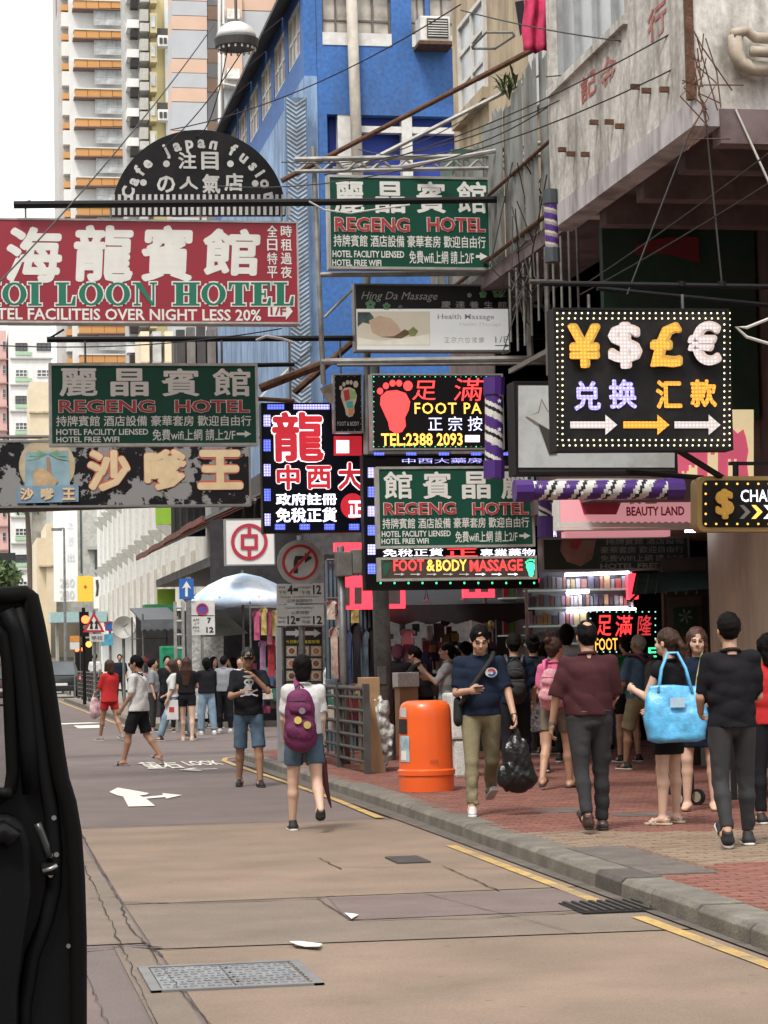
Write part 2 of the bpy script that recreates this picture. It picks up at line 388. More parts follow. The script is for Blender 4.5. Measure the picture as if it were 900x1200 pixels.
def person(label, loc, head=0.0, H=1.68, build=1.0, female=False, lean=0.0, L=(0, 4, 3, 0), Rr=(0, 4, 3, 0), armL=(0, 8, 15, 0), armR=(0, 8, 15, 0),
           nod=0.0, turn=0.0, skin=None, hair='short', hairm=None, top=None, bottom=None, shoes='trainer', shoem=None, solem=None,
           fine=True, group='pedestrians', seed=1, socks=None, glasses=False, face=True, curl=0.5):
    """L/Rr: thigh forward, out, knee bend, toe pitch; armL/armR: forward, out, elbow bend, inward swing (degrees).
    top=(kind, material, sleeve 0..1 of the arm, hem z fraction); bottom=(kind, material, length fraction of the leg)."""
    s = H/1.70; skin = skin or SKIN; hairm = hairm or HAIRM; bw = build
    root = empty('person', loc, label, 'person', group, rz=R_(-head))
    ln = R_(lean)
    L = np.array(L, dtype=float); Rr = np.array(Rr, dtype=float)
    J = {'pel': np.array([0, 0, 0.95*s])}
    def T(v): return J['pel'] + rx(np.array(v, dtype=float)*s, -ln)          # torso frame
    hw = 0.088 if not female else 0.092; sw = (0.178 if not female else 0.155)*(0.5+0.5*bw)
    J['chest'] = T((0, 0.0, 0.30)); J['neck'] = T((0, -0.012, 0.505)); J['waist'] = T((0, 0, 0.13))
    feet = []
    for sd, nm, q in ((-1, 'L', L), (1, 'R', Rr)):
        hp = J['pel'] + np.array([sd*hw*s, 0, -0.045*s]); f, o, kb = R_(q[0]), R_(q[1]), R_(q[2])
        th = ry(rx(np.array([0, 0, -1.0]), f), -sd*o); shn = ry(rx(np.array([0, 0, -1.0]), f-kb), -sd*o*0.6)
        kn = hp + th*0.425*s; an = kn + shn*0.40*s
        J['hip'+nm], J['knee'+nm], J['ank'+nm] = hp, kn, an
        pt = R_(q[3]); fd = unit(rx(np.array([0, 1.0, 0]), -pt)); fd = rz(fd, -sd*R_(7)); up = unit(rx(np.array([0, 0, 1.0]), -pt))
        J['fd'+nm] = fd; J['fu'+nm] = up
        feet += [an - up*0.085*s, an - up*0.085*s + fd*0.16*s]
    dz = min(p[2] for p in feet)
    for k in list(J):
        if k[:2] not in ('fd', 'fu'): J[k] = J[k] - np.array([0, 0, dz])
    for sd, nm, q in ((-1, 'L', armL), (1, 'R', armR)):
        sh = T((sd*sw, -0.01, 0.432)) ; f, o, b, inn = (R_(v) for v in q)
        u = ry(rx(np.array([0, 0, -1.0]), f), -sd*o); u = rx(u, -ln*0.5)
        tgt = unit([-sd*math.sin(inn), math.cos(inn), 0.0]) if abs(q[3]) < 89 else np.array([-sd*1.0, 0.05, 0.0])
        t = tgt - u*np.dot(tgt, u); 
        if np.linalg.norm(t) < 1e-3: t = np.array([0, 0, 1.0])
        t = unit(t); fdir = math.cos(b)*u + math.sin(b)*t
        el = sh + u*0.285*s; wr = el + fdir*0.245*s
        J['sh'+nm], J['el'+nm], J['wr'+nm], J['ad'+nm], J['at'+nm] = sh, el, wr, fdir, t
    nd, tn = R_(nod), R_(turn)
    def HD(v): return J['neck'] + rz(rx(np.array(v, dtype=float)*s, -(ln*0.4+nd)), -tn)
    Mh = [HD(e) - HD((0, 0, 0)) for e in ((1, 0, 0), (0, 1, 0), (0, 0, 1))]; Mh = [m/s for m in Mh]
    hc = HD((0, 0.025, 0.155)); J['head'] = hc
    h = 0.011 if fine else 0.02
    pts = [v for k, v in J.items() if k[:2] not in ('fd', 'fu', 'ad', 'at')]
    lo = np.min(pts, 0)-0.26; hi = np.max(pts, 0)+0.26; lo[2] = -0.04
    fr = rx(np.array([0, 1.0, 0]), -ln)                                      # forward of the torso
    # ---- skin
    B = Field(h, lo, hi)
    B.cap(J['pel']+[0, 0, 0.02*s], J['chest'], 0.115*s*bw, 0.125*s*bw, 0.05, ((1, 0, 0), 1.28))
    B.cap(T((-sw*0.62, 0, 0.42)), T((sw*0.62, 0, 0.42)), 0.058*s, 0.058*s, 0.05)
    B.cap(J['neck']-[0, 0, 0.04*s], HD((0, 0.01, 0.09)), 0.054*s*(0.92 if female else 1.05), 0.05*s, 0.03)
    for nm in 'LR':
        wd = 1.0 if not female else 0.95
        B.cap(J['hip'+nm], J['knee'+nm], 0.088*s*bw, 0.055*s*wd, 0.03)
        kn, an = J['knee'+nm], J['ank'+nm]; cf = kn + (an-kn)*0.3 - np.array([0, 0.012*s, 0])
        B.cap(kn, cf, 0.052*s, 0.055*s*wd, 0.02); B.cap(cf, an, 0.054*s*wd, 0.034*s, 0.02)
        fd, up = J['fd'+nm], J['fu'+nm]
        B.cap(an-up*0.03*s, an-up*0.05*s-fd*0.035*s, 0.036*s, 0.03*s, 0.015)
        B.cap(an-up*0.035*s, an-up*0.062*s+fd*0.12*s, 0.034*s, 0.022*s, 0.02, (np.cross(fd, up), 1.5))
    trunk = B.D.copy()
    for nm in 'LR':
        B.cap(J['sh'+nm], J['el'+nm], 0.046*s*bw, 0.036*s, 0.02); B.cap(J['el'+nm], J['wr'+nm], 0.037*s, 0.026*s, 0.01)
        if not fine: B.cap(J['wr'+nm], J['wr'+nm]+J['ad'+nm]*0.09*s, 0.03*s, 0.022*s, 0.02)
    if not fine:
        B.ell(hc, (0.078*s, 0.098*s, 0.118*s), Mh, 0.01); B.ell(HD((0, 0.04, 0.09)), (0.055*s, 0.065*s, 0.065*s), Mh, 0.02)
        B.ell(HD((0, 0.125, 0.135)), (0.016*s, 0.02*s, 0.022*s), Mh, 0.01)
    BF = B.D.copy(); V, F = B.mesh(); mi = np.zeros(len(F)); VV, FF, MM = [V], [F], [mi]; nv = len(V)
    if fine:
        hh = 0.0068
        G = Field(hh, hc-0.2, hc+0.2)
        G.ell(HD((0, 0.012, 0.175)), (0.076*s, 0.096*s, 0.094*s), Mh, 0.0)
        G.ell(HD((0, 0.045, 0.11)), (0.060*s, 0.068*s, 0.082*s), Mh, 0.035)
        G.ell(HD((0, 0.085, 0.062)), (0.030*s, 0.028*s, 0.024*s), Mh, 0.03)
        G.cap(HD((0, -0.01, -0.06)), HD((0, 0.005, 0.08)), 0.054*s*(0.9 if female else 1.05), 0.05*s, 0.03)
        for sd in (-1, 1):
            G.ell(HD((sd*0.032, 0.117, 0.150)), (0.020*s, 0.018*s, 0.012*s), Mh, 0.0, cut=True)
            G.ell(HD((sd*0.031, 0.098, 0.150)), (0.014*s, 0.014*s, 0.012*s), Mh, 0.004)
            G.cap(HD((sd*0.05, 0.104, 0.170)), HD((sd*0.014, 0.115, 0.168)), 0.008*s, 0.009*s, 0.012)
            G.ell(HD((sd*0.079, 0.008, 0.135)), (0.010*s, 0.020*s, 0.032*s), Mh, 0.008)
            G.ell(HD((sd*0.040, 0.085, 0.110)), (0.022*s, 0.02*s, 0.02*s), Mh, 0.025)
        G.cap(HD((0, 0.112, 0.158)), HD((0, 0.134, 0.122)), 0.008*s, 0.013*s, 0.012); G.ell(HD((0, 0.122, 0.115)), (0.019*s, 0.014*s, 0.009*s), Mh, 0.008)
        G.ell(HD((0, 0.112, 0.088)), (0.024*s, 0.012*s, 0.010*s), Mh, 0.008); G.ell(HD((0, 0.124, 0.089)), (0.02*s, 0.01*s, 0.0022*s), Mh, 0, cut=True)
        V2, F2 = G.mesh(); cen = V2[F2].mean(1)
        loc_ = np.stack([(cen-J['neck'])@Mh[i] for i in range(3)], 1)/s; m2 = np.zeros(len(F2))
        if face:
            ax_ = np.abs(loc_[:, 0])
            m2[(ax_ > 0.016) & (ax_ < 0.047) & (np.abs(loc_[:, 2]-0.149) < 0.0065) & (loc_[:, 1] > 0.09)] = 1
            m2[(ax_ > 0.013) & (ax_ < 0.052) & (np.abs(loc_[:, 2]-0.173) < 0.0048) & (loc_[:, 1] > 0.088)] = 2
            m2[(ax_ < 0.024) & (np.abs(loc_[:, 2]-0.088) < 0.0075) & (loc_[:, 1] > 0.105)] = 3
        VV.append(V2); FF.append(F2+nv); MM.append(m2); nv += len(V2)
        for sd, nm in ((-1, 'L'), (1, 'R')):
            w, d, t = J['wr'+nm], J['ad'+nm], J['at'+nm]; side = unit(np.cross(d, t))*sd*-1    # towards the thumb
            # palm normal faces the body when hanging
            pn = unit(np.cross(d, side)); 
            th_side = t; pn = unit(np.array([-sd*1.0, 0, 0]) - d*(-sd*d[0])); 
            if np.linalg.norm(np.cross(pn, d)) < 0.2: pn = t
            th_side = unit(np.cross(pn, d)); th_side = th_side if np.dot(th_side, t) > 0 else -th_side
            if np.linalg.norm(th_side) < .1: th_side = t
            K = Field(0.0062, w-0.16, w+0.2) if False else Field(0.0062, w+d*0.08*s-0.125, w+d*0.08*s+0.125)
            K.cap(w-d*0.03*s, w+d*0.02*s, 0.026*s, 0.025*s, 0.01); pc = w+d*0.055*s
            K.cap(w+d*0.01*s, w+d*0.075*s, 0.020*s, 0.017*s, 0.01, (th_side, 1.9))
            for i in range(4):
                ofs = (1.5-i)*0.0195*s; b0 = w+d*(0.085 - (0.008 if i in (0, 3) else 0))*s + th_side*ofs
                ln_ = (0.030, 0.034, 0.032, 0.025)[i]*s; cu = curl*(0.7+0.2*i)
                d1 = unit(d*math.cos(cu*0.7)+pn*math.sin(cu*0.7)); d2 = unit(d*math.cos(cu*1.7)+pn*math.sin(cu*1.7)); d3 = unit(d*math.cos(cu*2.4)+pn*math.sin(cu*2.4))
                p1 = b0+d1*ln_; p2 = p1+d2*ln_*0.75; p3 = p2+d3*ln_*0.6
                K.cap(b0-d*0.01*s, p1, 0.0092*s, 0.0084*s, 0.003); K.cap(p1, p2, 0.0084*s, 0.0078*s, 0.001); K.cap(p2, p3, 0.0078*s, 0.0068*s, 0.001)
            t0 = w+d*0.025*s+th_side*0.024*s; t1 = t0+unit(d*0.7+th_side*0.6+pn*0.35)*0.035*s; t2 = t1+unit(d*0.9+pn*0.4)*0.028*s
            K.cap(t0, t1, 0.013*s, 0.0105*s, 0.008); K.cap(t1, t2, 0.0105*s, 0.008*s, 0.001)
            V3, F3 = K.mesh(); VV.append(V3); FF.append(F3+nv); MM.append(np.zeros(len(F3))); nv += len(V3)
    eye = mat('eye_dark', (0.03, 0.02, 0.018), 0.25, var=0); brow = hairm if hairm is not HAIRG else HAIRG
    np_mesh('body', np.concatenate(VV), np.concatenate(FF), [skin, eye, brow, LIP], root, np.concatenate(MM))
    # ---- hair
    G = Field(0.0095 if fine else 0.018, hc-np.array([.24, .24, .62 if hair in ('long', 'pony', 'bob') else .26]), hc+0.24)
    k0 = 0.0
    if hair == 'cap':
        G.ell(HD((0, 0.006, 0.178)), (0.088*s, 0.108*s, 0.108*s), Mh, 0); G.plane(HD((0, 0.03, 0.168)), -(Mh[2]-0.1*Mh[1]))
    else:
        rr = (0.090, 0.110, 0.110) if hair != 'buzz' else (0.0805, 0.100, 0.098)
        if hair in ('bob', 'long', 'bun', 'pony'): rr = (0.093, 0.110, 0.108)
        G.ell(HD((0, 0.002, 0.178)), np.array(rr)*s, Mh, 0)
        if hair in ('short', 'buzz', 'balding'):
            G.cap(HD((0, -0.045, 0.15)), HD((0, -0.04, 0.112)), 0.074*s, 0.055*s, 0.03, (Mh[0], 1.08))
            for sd in (-1, 1): G.cap(HD((sd*0.066, 0.02, 0.19)), HD((sd*0.070, 0.03, 0.135)), 0.022*s, 0.010*s, 0.01)
        if hair == 'bowl': 
            G.cap(HD((0, -0.03, 0.17)), HD((0, -0.035, 0.075)), 0.092*s, 0.075*s, 0.03, (Mh[0], 1.08))
            for sd in (-1, 1): G.cap(HD((sd*0.06, 0.01, 0.19)), HD((sd*0.075, 0.02, 0.11)), 0.03*s, 0.018*s, 0.02)
        if hair == 'bob':
            G.cap(HD((0, -0.03, 0.17)), HD((0, -0.05, 0.02)), 0.09*s, 0.07*s, 0.03, (Mh[0], 1.15))
            for sd in (-1, 1): G.cap(HD((sd*0.07, 0.03, 0.19)), HD((sd*0.085, 0.03, 0.04)), 0.03*s, 0.028*s, 0.02)
        if hair == 'long':
            ends = J['neck']+rx(np.array([0, -0.10, -0.30])*s, -ln)
            G.cap(HD((0, -0.04, 0.16)), HD((0, -0.065, 0.0)), 0.085*s, 0.07*s, 0.03, (Mh[0], 1.2)); G.cap(HD((0, -0.065, 0.0)), ends, 0.068*s, 0.035*s, 0.03, ((1, 0, 0), 1.9))
            for sd in (-1, 1): G.cap(HD((sd*0.07, 0.03, 0.19)), HD((sd*0.085, 0.015, -0.05)), 0.03*s, 0.03*s, 0.02); G.cap(HD((sd*0.085, 0.015, -0.05)), J['neck']+rx(np.array([sd*0.11, 0.06, -0.2])*s, -ln), 0.032*s, 0.02*s, 0.02)
        if hair == 'bun':
            G.cap(HD((0, -0.04, 0.16)), HD((0, -0.04, 0.09)), 0.08*s, 0.055*s, 0.03, (Mh[0], 1.08)); G.ell(HD((0, -0.10, 0.24)), (0.05*s, 0.05*s, 0.045*s), Mh, 0.02)
        if hair == 'pony':
            G.cap(HD((0, -0.04, 0.16)), HD((0, -0.04, 0.08)), 0.078*s, 0.055*s, 0.03, (Mh[0], 1.08)); G.cap(HD((0, -0.10, 0.17)), HD((0, -0.15, 0.10)), 0.035*s, 0.04*s, 0.02); G.cap(HD((0, -0.15, 0.10)), HD((0, -0.13, -0.10)), 0.042*s, 0.015*s, 0.02)
        # face opening
        zc = 0.150 if hair in ('short', 'buzz', 'balding') else 0.135
        G.ell(HD((0, 0.135, zc-0.012)), (0.066*s, 0.085*s, 0.072*s), Mh, 0, cut=True)
        if hair in ('short', 'buzz', 'balding', 'bun', 'pony'):
            for sd in (-1, 1): G.ell(HD((sd*0.095, 0.06, 0.09)), (0.04*s, 0.075*s, 0.058*s), Mh, 0, cut=True)
        if hair == 'balding': G.ell(HD((0, -0.062, 0.275)), (0.050*s, 0.060*s, 0.045*s), Mh, 0, cut=True)
    if fine: G.folds(0.005, 48, seed+5, 0.35)
    V, F = G.mesh()
    if len(V): np_mesh('hair' if hair != 'cap' else 'cap', V, F, hairm if hair != 'cap' else mat('cap_black', (0.012, 0.012, 0.013), 0.7), root)
    if hair == 'cap':
        q = Field(0.008, hc-0.25, hc+0.25); q.ell(HD((0, 0.125, 0.168)), (0.068*s, 0.075*s, 0.009), Mh, 0); V, F = q.mesh(); np_mesh('cap_peak', V, F, MATS['cap_black'], root)
    if glasses:
        g = MB(); 
        for sd in (-1, 1): 
            g.rod(HD((sd*0.033, 0.122, 0.150)), HD((sd*0.033, 0.126, 0.150)), 0.024*s, 10); g.rod(HD((sd*0.056, 0.118, 0.154)), HD((sd*0.082, 0.0, 0.15)), 0.0025, 5)
        g.build('glasses', mat('dark_lens', (0.01, 0.01, 0.012), 0.15), root, world=False)
    # ---- top
    if top:
        kind, tm, slv, hem = top
        C = Field(h, lo, hi); e = 0.018
        hz = J['pel'] + np.array([0, 0, hem*s])
        dep = 1.30 if not female else 1.22; wst = (0.105 if female else 0.122)*s*bw
        for nm in 'LR':
            a, b2, c2 = J['sh'+nm], J['el'+nm], J['wr'+nm]
            if slv <= 0: continue
            if slv < 0.5:
                u_ = unit(b2-a); e2 = a+(b2-a)*slv*2; C.cap(a, e2+u_*0.05, 0.053*s*max(bw,1)+0.009, 0.053*s*bw+0.012, 0.03); C.cap(e2+u_*0.085, e2+u_*0.2, 0.085, 0.085, 0, cut=True)
            else:
                C.cap(a, b2, 0.050*s*bw+0.009, 0.044*s+0.009, 0.03); C.cap(b2, b2+(c2-b2)*(slv*2-1), 0.046*s+0.008, 0.036*s+0.006, 0.01)
        C.cap(T((0, 0.0, 0.16)), T((0, 0, 0.34)), wst+e, 0.128*s*bw+e*0.6, 0.05, ((1, 0, 0), dep))
        C.cap(T((-sw*0.66, -0.005, 0.425)), T((sw*0.66, -0.005, 0.425)), 0.058*s+e*0.4, 0.058*s+e*0.4, 0.045)
        C.cap(T((0, 0, 0.42)), T((0, -0.012, 0.485)), 0.085*s, 0.062*s, 0.035, ((1, 0, 0), 1.3))
        hm = hz + np.array([0, 0, -0.0])
        C.cap(T((0, 0, 0.15)), hm, wst+e, (0.125*s*bw+e)*(1.10 if kind in ('dress', 'loose') else 1.0), 0.03, ((1, 0, 0), 1.30))
        if female: 
            for sd in (-1, 1): C.ell(T((sd*0.068, 0.095, 0.33)), (0.06*s, 0.055*s, 0.06*s), None, 0.04)
        else:
            C.ell(T((0, 0.03, 0.15)), (0.13*s*bw, 0.12*s*bw, 0.12*s), None, 0.05) if bw > 1.04 else None
        reg = C.D - 0.030; reg2 = C.D - 0.009
        if fine: C.folds(0.012, 13, seed, 0.6)
        C.D = np.minimum(np.minimum(C.D, np.maximum(trunk-0.008, reg)), np.maximum(BF-0.006, reg2)); C.plane(J['neck']+rx(np.array([0, 0, 0.0])*s, -ln), rx(np.array([0, 0.25, 1.0]), -ln))
        C.plane(hm, (0, 0, -1))
        V, F = C.mesh(); np_mesh({'dress': 'dress', 'jacket': 'jacket'}.get(kind, 'shirt'), V, F, tm, root)
        if kind in ('polo', 'shirt'):
            g = MB(); ring = [T((0.075*math.cos(t), -0.008+0.066*math.sin(t), 0.505+0.012*math.sin(t+PI))) for t in np.linspace(0, 2*PI, 17)]
            g.tube(ring, 0.014*s, 6); g.build('collar', tm, root, smooth=True, world=False)
        else:
            g = MB(); ring = [T((0.073*math.cos(t), -0.010+0.066*math.sin(t), 0.486-0.016*math.sin(t))) for t in np.linspace(0, 2*PI, 17)]
            g.tube(ring, 0.012*s, 6); g.build('neckband', tm, root, smooth=True, world=False)
    if bottom:
        kind, pm, ln_ = bottom
        C = Field(h, lo, hi)
        C.cap(J['pel']+[0, 0, 0.06*s], J['pel']-[0, 0, 0.05*s], 0.118*s*bw, 0.112*s*bw, 0.02, ((1, 0, 0), 1.33))
        if kind == 'skirt':
            kn = (J['kneeL']+J['kneeR'])/2; end = J['pel']+(kn-J['pel'])*ln_*2
            C.cap(J['pel'], end, 0.125*s*bw, 0.125*s, 0.03, ((1, 0, 0), 1.35)); lowz = end[2]; ends = [(end, (0, 0, -1))]
            reg = C.D - 0.05
            if fine: C.folds(0.006, 14, seed+2, 0.2)
            C.D = np.minimum(C.D, np.maximum(trunk-0.008, reg))
            C.plane(end, (0, 0, -1))
        else:
            fat = {'wide': 1.25, 'slim': 0.92}.get(kind, 1.0)
            for nm in 'LR':
                a, b2, c2 = J['hip'+nm], J['knee'+nm], J['ank'+nm]
                if ln_ <= 0.5:
                    e2 = a+(b2-a)*ln_*2; C.cap(a, e2, 0.098*s*bw, 0.088*s*fat*bw, 0.03)
                else:
                    e2 = b2+(c2-b2)*(ln_*2-1)
                    C.cap(a, b2, 0.098*s*bw, 0.070*s*fat, 0.03); C.cap(b2, e2, 0.070*s*fat, 0.058*s*fat, 0.02)
            reg = C.D - 0.035
            if fine: C.folds(0.014 if ln_ > 0.5 else 0.005, 15, seed+3, 1.0)
            C.D = np.minimum(C.D, np.maximum(trunk-0.007, reg)); C.plane(J['pel']+np.array([0, 0, 0.14*s]), (0, 0, 1))
            if ln_ <= 0.5:
                # cut each leg square at its hem
                X = C.ax[0][:, None, None]; 
                for nm, sd in (('L', -1), ('R', 1)):
                    a, b2 = J['hip'+nm], J['knee'+nm]; e2 = a+(b2-a)*ln_*2; n = unit(b2-a)
                    d = (C.ax[0][:, None, None]-e2[0])*n[0]+(C.ax[1][None, :, None]-e2[1])*n[1]+(C.ax[2][None, None, :]-e2[2])*n[2]
                    msk = (X*sd > 0)
                    C.D = np.where(msk, np.maximum(C.D, d.astype(np.float32)), C.D)
            else:
                for nm in 'LR':
                    b2, c2 = J['knee'+nm], J['ank'+nm]; u_ = unit(c2-b2); e2 = b2+(c2-b2)*(ln_*2-1); C.cap(e2+u_*0.10, e2+u_*0.3, 0.1, 0.1, 0, cut=True)
        V, F = C.mesh(); np_mesh({'skirt': 'skirt'}.get(kind, 'trousers' if ln_ > 0.5 else 'shorts'), V, F, pm, root)
    sm = shoem or mat('shoe_black', (0.015, 0.015, 0.016), 0.5); so = solem or mat('sole_white', (0.6, 0.59, 0.56), 0.6)
    for nm in 'LR':
        an, fd, up = J['ank'+nm], J['fd'+nm], J['fu'+nm]; sdv = unit(np.cross(fd, up))
        if shoes == 'none': continue
        C = Field(0.0085 if fine else 0.016, an-0.3, an+0.3)
        base = an-up*0.085*s
        if shoes in ('trainer', 'leather'):
            C.cap(base-fd*0.05*s+up*0.035*s, base+fd*0.14*s+up*0.028*s, 0.036*s, 0.026*s, 0.01, (sdv, 1.35))
            C.cap(base-fd*0.03*s+up*0.05*s, base-fd*0.01*s+up*0.085*s, 0.042*s, 0.040*s, 0.02)
            C.cap(base+up*0.06*s, base+fd*0.09*s+up*0.04*s, 0.035*s, 0.025*s, 0.02)
            C.plane(base+up*0.018*s, -up)
            C.plane(base+up*0.105*s, up)
        elif shoes in ('sandal', 'slide'):
            for tt in ((0.10, 0.05) if shoes == 'sandal' else (0.085,)):
                C.cap(base+fd*tt*s-sdv*0.042*s+up*0.02*s, base+fd*tt*s+up*0.055*s, 0.009 if shoes == 'sandal' else 0.018, 0.009 if shoes == 'sandal' else 0.018, 0.006); C.cap(base+fd*tt*s+up*0.055*s, base+fd*tt*s+sdv*0.042*s+up*0.02*s, 0.009 if shoes == 'sandal' else 0.018, 0.009 if shoes == 'sandal' else 0.018, 0.006)
            if shoes == 'sandal': C.cap(base-fd*0.055*s-sdv*0.03*s+up*0.05*s, base-fd*0.055*s+sdv*0.03*s+up*0.05*s, 0.008, 0.008, 0)
        V, F = C.mesh()
        C2 = Field(0.0085 if fine else 0.014, an-0.3, an+0.3); C2.cap(base-fd*0.055*s+up*0.008*s, base+fd*0.145*s+up*0.008*s, 0.039*s, 0.036*s, 0.0, (sdv, 1.12)); C2.plane(base, -up); C2.plane(base+up*0.022*s, up)
        V2, F2 = C2.mesh()
        sh_ = np_mesh('shoe' if shoes in ('trainer', 'leather') else 'sandal', V, F, sm, root)
        np_mesh('sole', V2, F2, so, sh_)
    if socks:
        for nm in 'LR':
            g = MB(); g.rod(J['ank'+nm]-J['fu'+nm]*0.03*s, J['ank'+nm]+unit(J['knee'+nm]-J['ank'+nm])*0.06*s, 0.043*s, 12, 0.045*s); g.build('sock', socks, root, smooth=True, world=False)
    root['_'] = 0; del root['_']
    return root, J, T, HD
# ================================================================== ground, road, pavement
tan_m = mat('tan_concrete', (0.215, 0.155, 0.112), 0.85, var=0.2, scale=1.2, bump=0.4, bscale=110, gum=3.1, grime=0.35, gcol=(0.19, 0.145, 0.115))
tan2_m = mat('tan_concrete_worn', (0.18, 0.14, 0.108), 0.85, var=0.18, scale=1.6, bump=0.4, bscale=110, gum=3.1, grime=0.5, gcol=(0.15, 0.125, 0.105))
asph_m = mat('asphalt_mauve', (0.150, 0.117, 0.108), 0.85, var=0.14, scale=0.9, bump=0.5, bscale=110, gum=2.3, grime=0.25, gcol=(0.1, 0.085, 0.08))
asph2_m = mat('asphalt_patch', (0.155, 0.115, 0.105), 0.85, var=0.15, scale=2.5, bump=0.35, bscale=160)
dirt_m = mat('gutter_grime', (0.10, 0.085, 0.07), 0.7, var=0.3, scale=5, bump=0.2)
ground = MB().add([(-900, -40, -0.02), (1200, -40, -0.02), (1200, 1400, -0.02), (-900, 1400, -0.02)], [(0, 1, 2, 3)]).build('ground', mat('far_ground', (0.2, 0.19, 0.17)))
tag(ground, kind='structure')
def sheet(name, pts, z, m, kind='structure', parent=None):
    o = MB().add([(x, y, z) for x, y in pts], [tuple(range(len(pts)))]).build(name, m, parent)
    if parent is None: tag(o, kind=kind)
    return o
road = sheet('road', [(-9, -5), (4.35, -5), (4.35, 36.6), (60, 36.6), (60, 53.4), (4.25, 53.4), (4.25, 150), (-9, 150)], 0.0, asph_m)
XB = 22.3
def gp(*px): return [tuple(onZ(x, y, 0)[:2]) for x, y in px]
slabs = [
    ('road_slab', [(1.02, 15.3), (4.2, 15.3), (4.2, XB), (1.06, XB)], tan_m),
    ('road_slab', [(0.62, 13.2), (1.0, 13.2), (1.0, XB+0.1), (0.92, XB+0.1), (0.80, 17.0)], tan2_m),
    ('road_slab', [(1.02, 12.9), (4.2, 12.75), (4.2, 15.26), (1.02, 15.27)], tan2_m),
    ('road_slab', [(0.80, 7.0), (1.0, 7.0), (1.02, 12.86), (0.81, 13.15)], tan2_m),
    ('road_slab', [(1.04, -4), (4.2, -4), (4.2, 12.70), (1.04, 12.84)], tan_m),
]
for n, p, m in slabs: sheet(n, p, 0.006, m, parent=road)
patch = gp((388, 1052), (640, 1046), (700, 1070), (690, 1072), (430, 1080))
sheet('road_patch', gp((384, 1053), (668, 1044), (704, 1060), (690, 1068), (408, 1080)), 0.010, asph2_m, parent=road)
sheet('road_patch', [(-9, 3), (0.6, 3), (0.6, 12.2), (0.3, 16), (-9, 17)], 0.006, asph2_m, parent=road)
# cracks: thin uneven dark strips cut into the surface
crack_m = mat('crack_dark', (0.035, 0.028, 0.024), 0.95, var=0)
def crack(pts, w=0.012, z=0.014, m=crack_m, nm='road_crack'):
    w *= 0.5
    P = []
    for (ax, ay), (bx, by) in zip(pts[:-1], pts[1:]):
        n = max(2, int(math.hypot(bx-ax, by-ay)/0.15))
        for i in range(n):
            t = i/n; P.append((ax+(bx-ax)*t+random.gauss(0, 0.006), ay+(by-ay)*t+random.gauss(0, 0.02)))
    P.append(pts[-1]); mb = MB(); vs = []
    for i, (x, y) in enumerate(P):
        a = P[max(i-1, 0)]; b = P[min(i+1, len(P)-1)]; d = Vector((b[0]-a[0], b[1]-a[1])).normalized(); ww = w*random.uniform(0.3, 1.3)
        vs += [(x-d.y*ww, y+d.x*ww, z), (x+d.y*ww, y-d.x*ww, z)]
    mb.add(vs, [(2*i, 2*i+1, 2*i+3, 2*i+2) for i in range(len(P)-1)]); return mb.build(nm, m, road)
crack(gp((96, 979), (115, 1015), (141, 1059), (152, 1090), (173, 1110), (190, 1122)), 0.010)
crack(gp((173, 1110), (200, 1150), (243, 1199), (260, 1225)), 0.007)
crack(gp((141, 1060), (240, 1060), (370, 1055), (392, 1052)), 0.026)
crack(gp((98, 1013), (173, 1180), (190, 1215)), 0.008)
crack(gp((97, 1115), (150, 1111), (190, 1113)), 0.03)
crack(gp((372, 1006), (400, 1020)), 0.012); crack(gp((372, 1055), (410, 1080)), 0.009); crack(gp((520, 1017), (585, 1046)), 0.012)
crack(gp((97, 1012), (115, 1012)), 0.02); crack(gp((104, 1055), (138, 1053)), 0.02)
crack(gp((96, 971), (240, 967), (465, 961)), 0.03); crack(gp((400, 1018), (560, 1019), (640, 1017)), 0.012)
crack(gp((410, 1080), (560, 1078), (690, 1070)), 0.02); crack(gp((190, 1116), (262, 1112)), 0.015)
crack([(3.4, 12.7), (3.0, 15.2)], 0.006); crack([(0.3, 16), (0.6, 12.2), (0.62, 6)], 0.006)
# painted markings
wp = mat('road_paint_white', (0.72, 0.69, 0.60), 0.7, var=0.08, scale=14, grime=0.25, gcol=(0.35, 0.30, 0.26))
yp = mat('road_paint_yellow', (0.47, 0.31, 0.10), 0.75, var=0.15, scale=5, bump=.3, grime=0.8, gcol=(0.22, 0.165, 0.11))
z6 = lambda L: [(80+x/2.143, 900+y/2.143) for x, y in L]
arrow = sheet('road_arrow', gp(*z6([(103, 62), (124, 51), (203, 65), (196, 69), (178, 71), (188, 75), (238, 70), (236, 65), (286, 70), (247, 79), (243, 75), (196, 79), (218, 97), (151, 99), (138, 74), (122, 70)])), 0.010, wp, parent=road)
def ground_text(s, rect, nm='road_lettering'):
    v, f = glyphs(s, 0.02); lo, hi = v.min(0), v.max(0); x0, y0, x1, y1 = rect
    a, b = onZ(x0, y1, 0), onZ(x1, y0, 0)
    P = np.stack([a.x+(v[:, 0]-lo[0])/(hi[0]-lo[0])*(b.x-a.x), a.y+(v[:, 1]-lo[1])/(hi[1]-lo[1])*(b.y-a.y), np.full(len(v), 0.012)], 1)
    return meshobj(nm, P, f, wp, road)
ground_text('望右', (174, 893, 202, 902)); ground_text('LOOK', (222, 892, 251, 898)); ground_text('←', (214, 900, 250, 905))
for r in [(40, 852, 60, 856), (92, 850, 116, 854)]:
    a, b = onZ(r[0], r[3], 0), onZ(r[2], r[1], 0); sheet('road_line', [(a.x, a.y), (b.x, a.y), (b.x, b.y), (a.x, b.y)], 0.010, wp, parent=road)
yl = [(3.93, 12.75), (3.93, 8), (3.95, 4)]
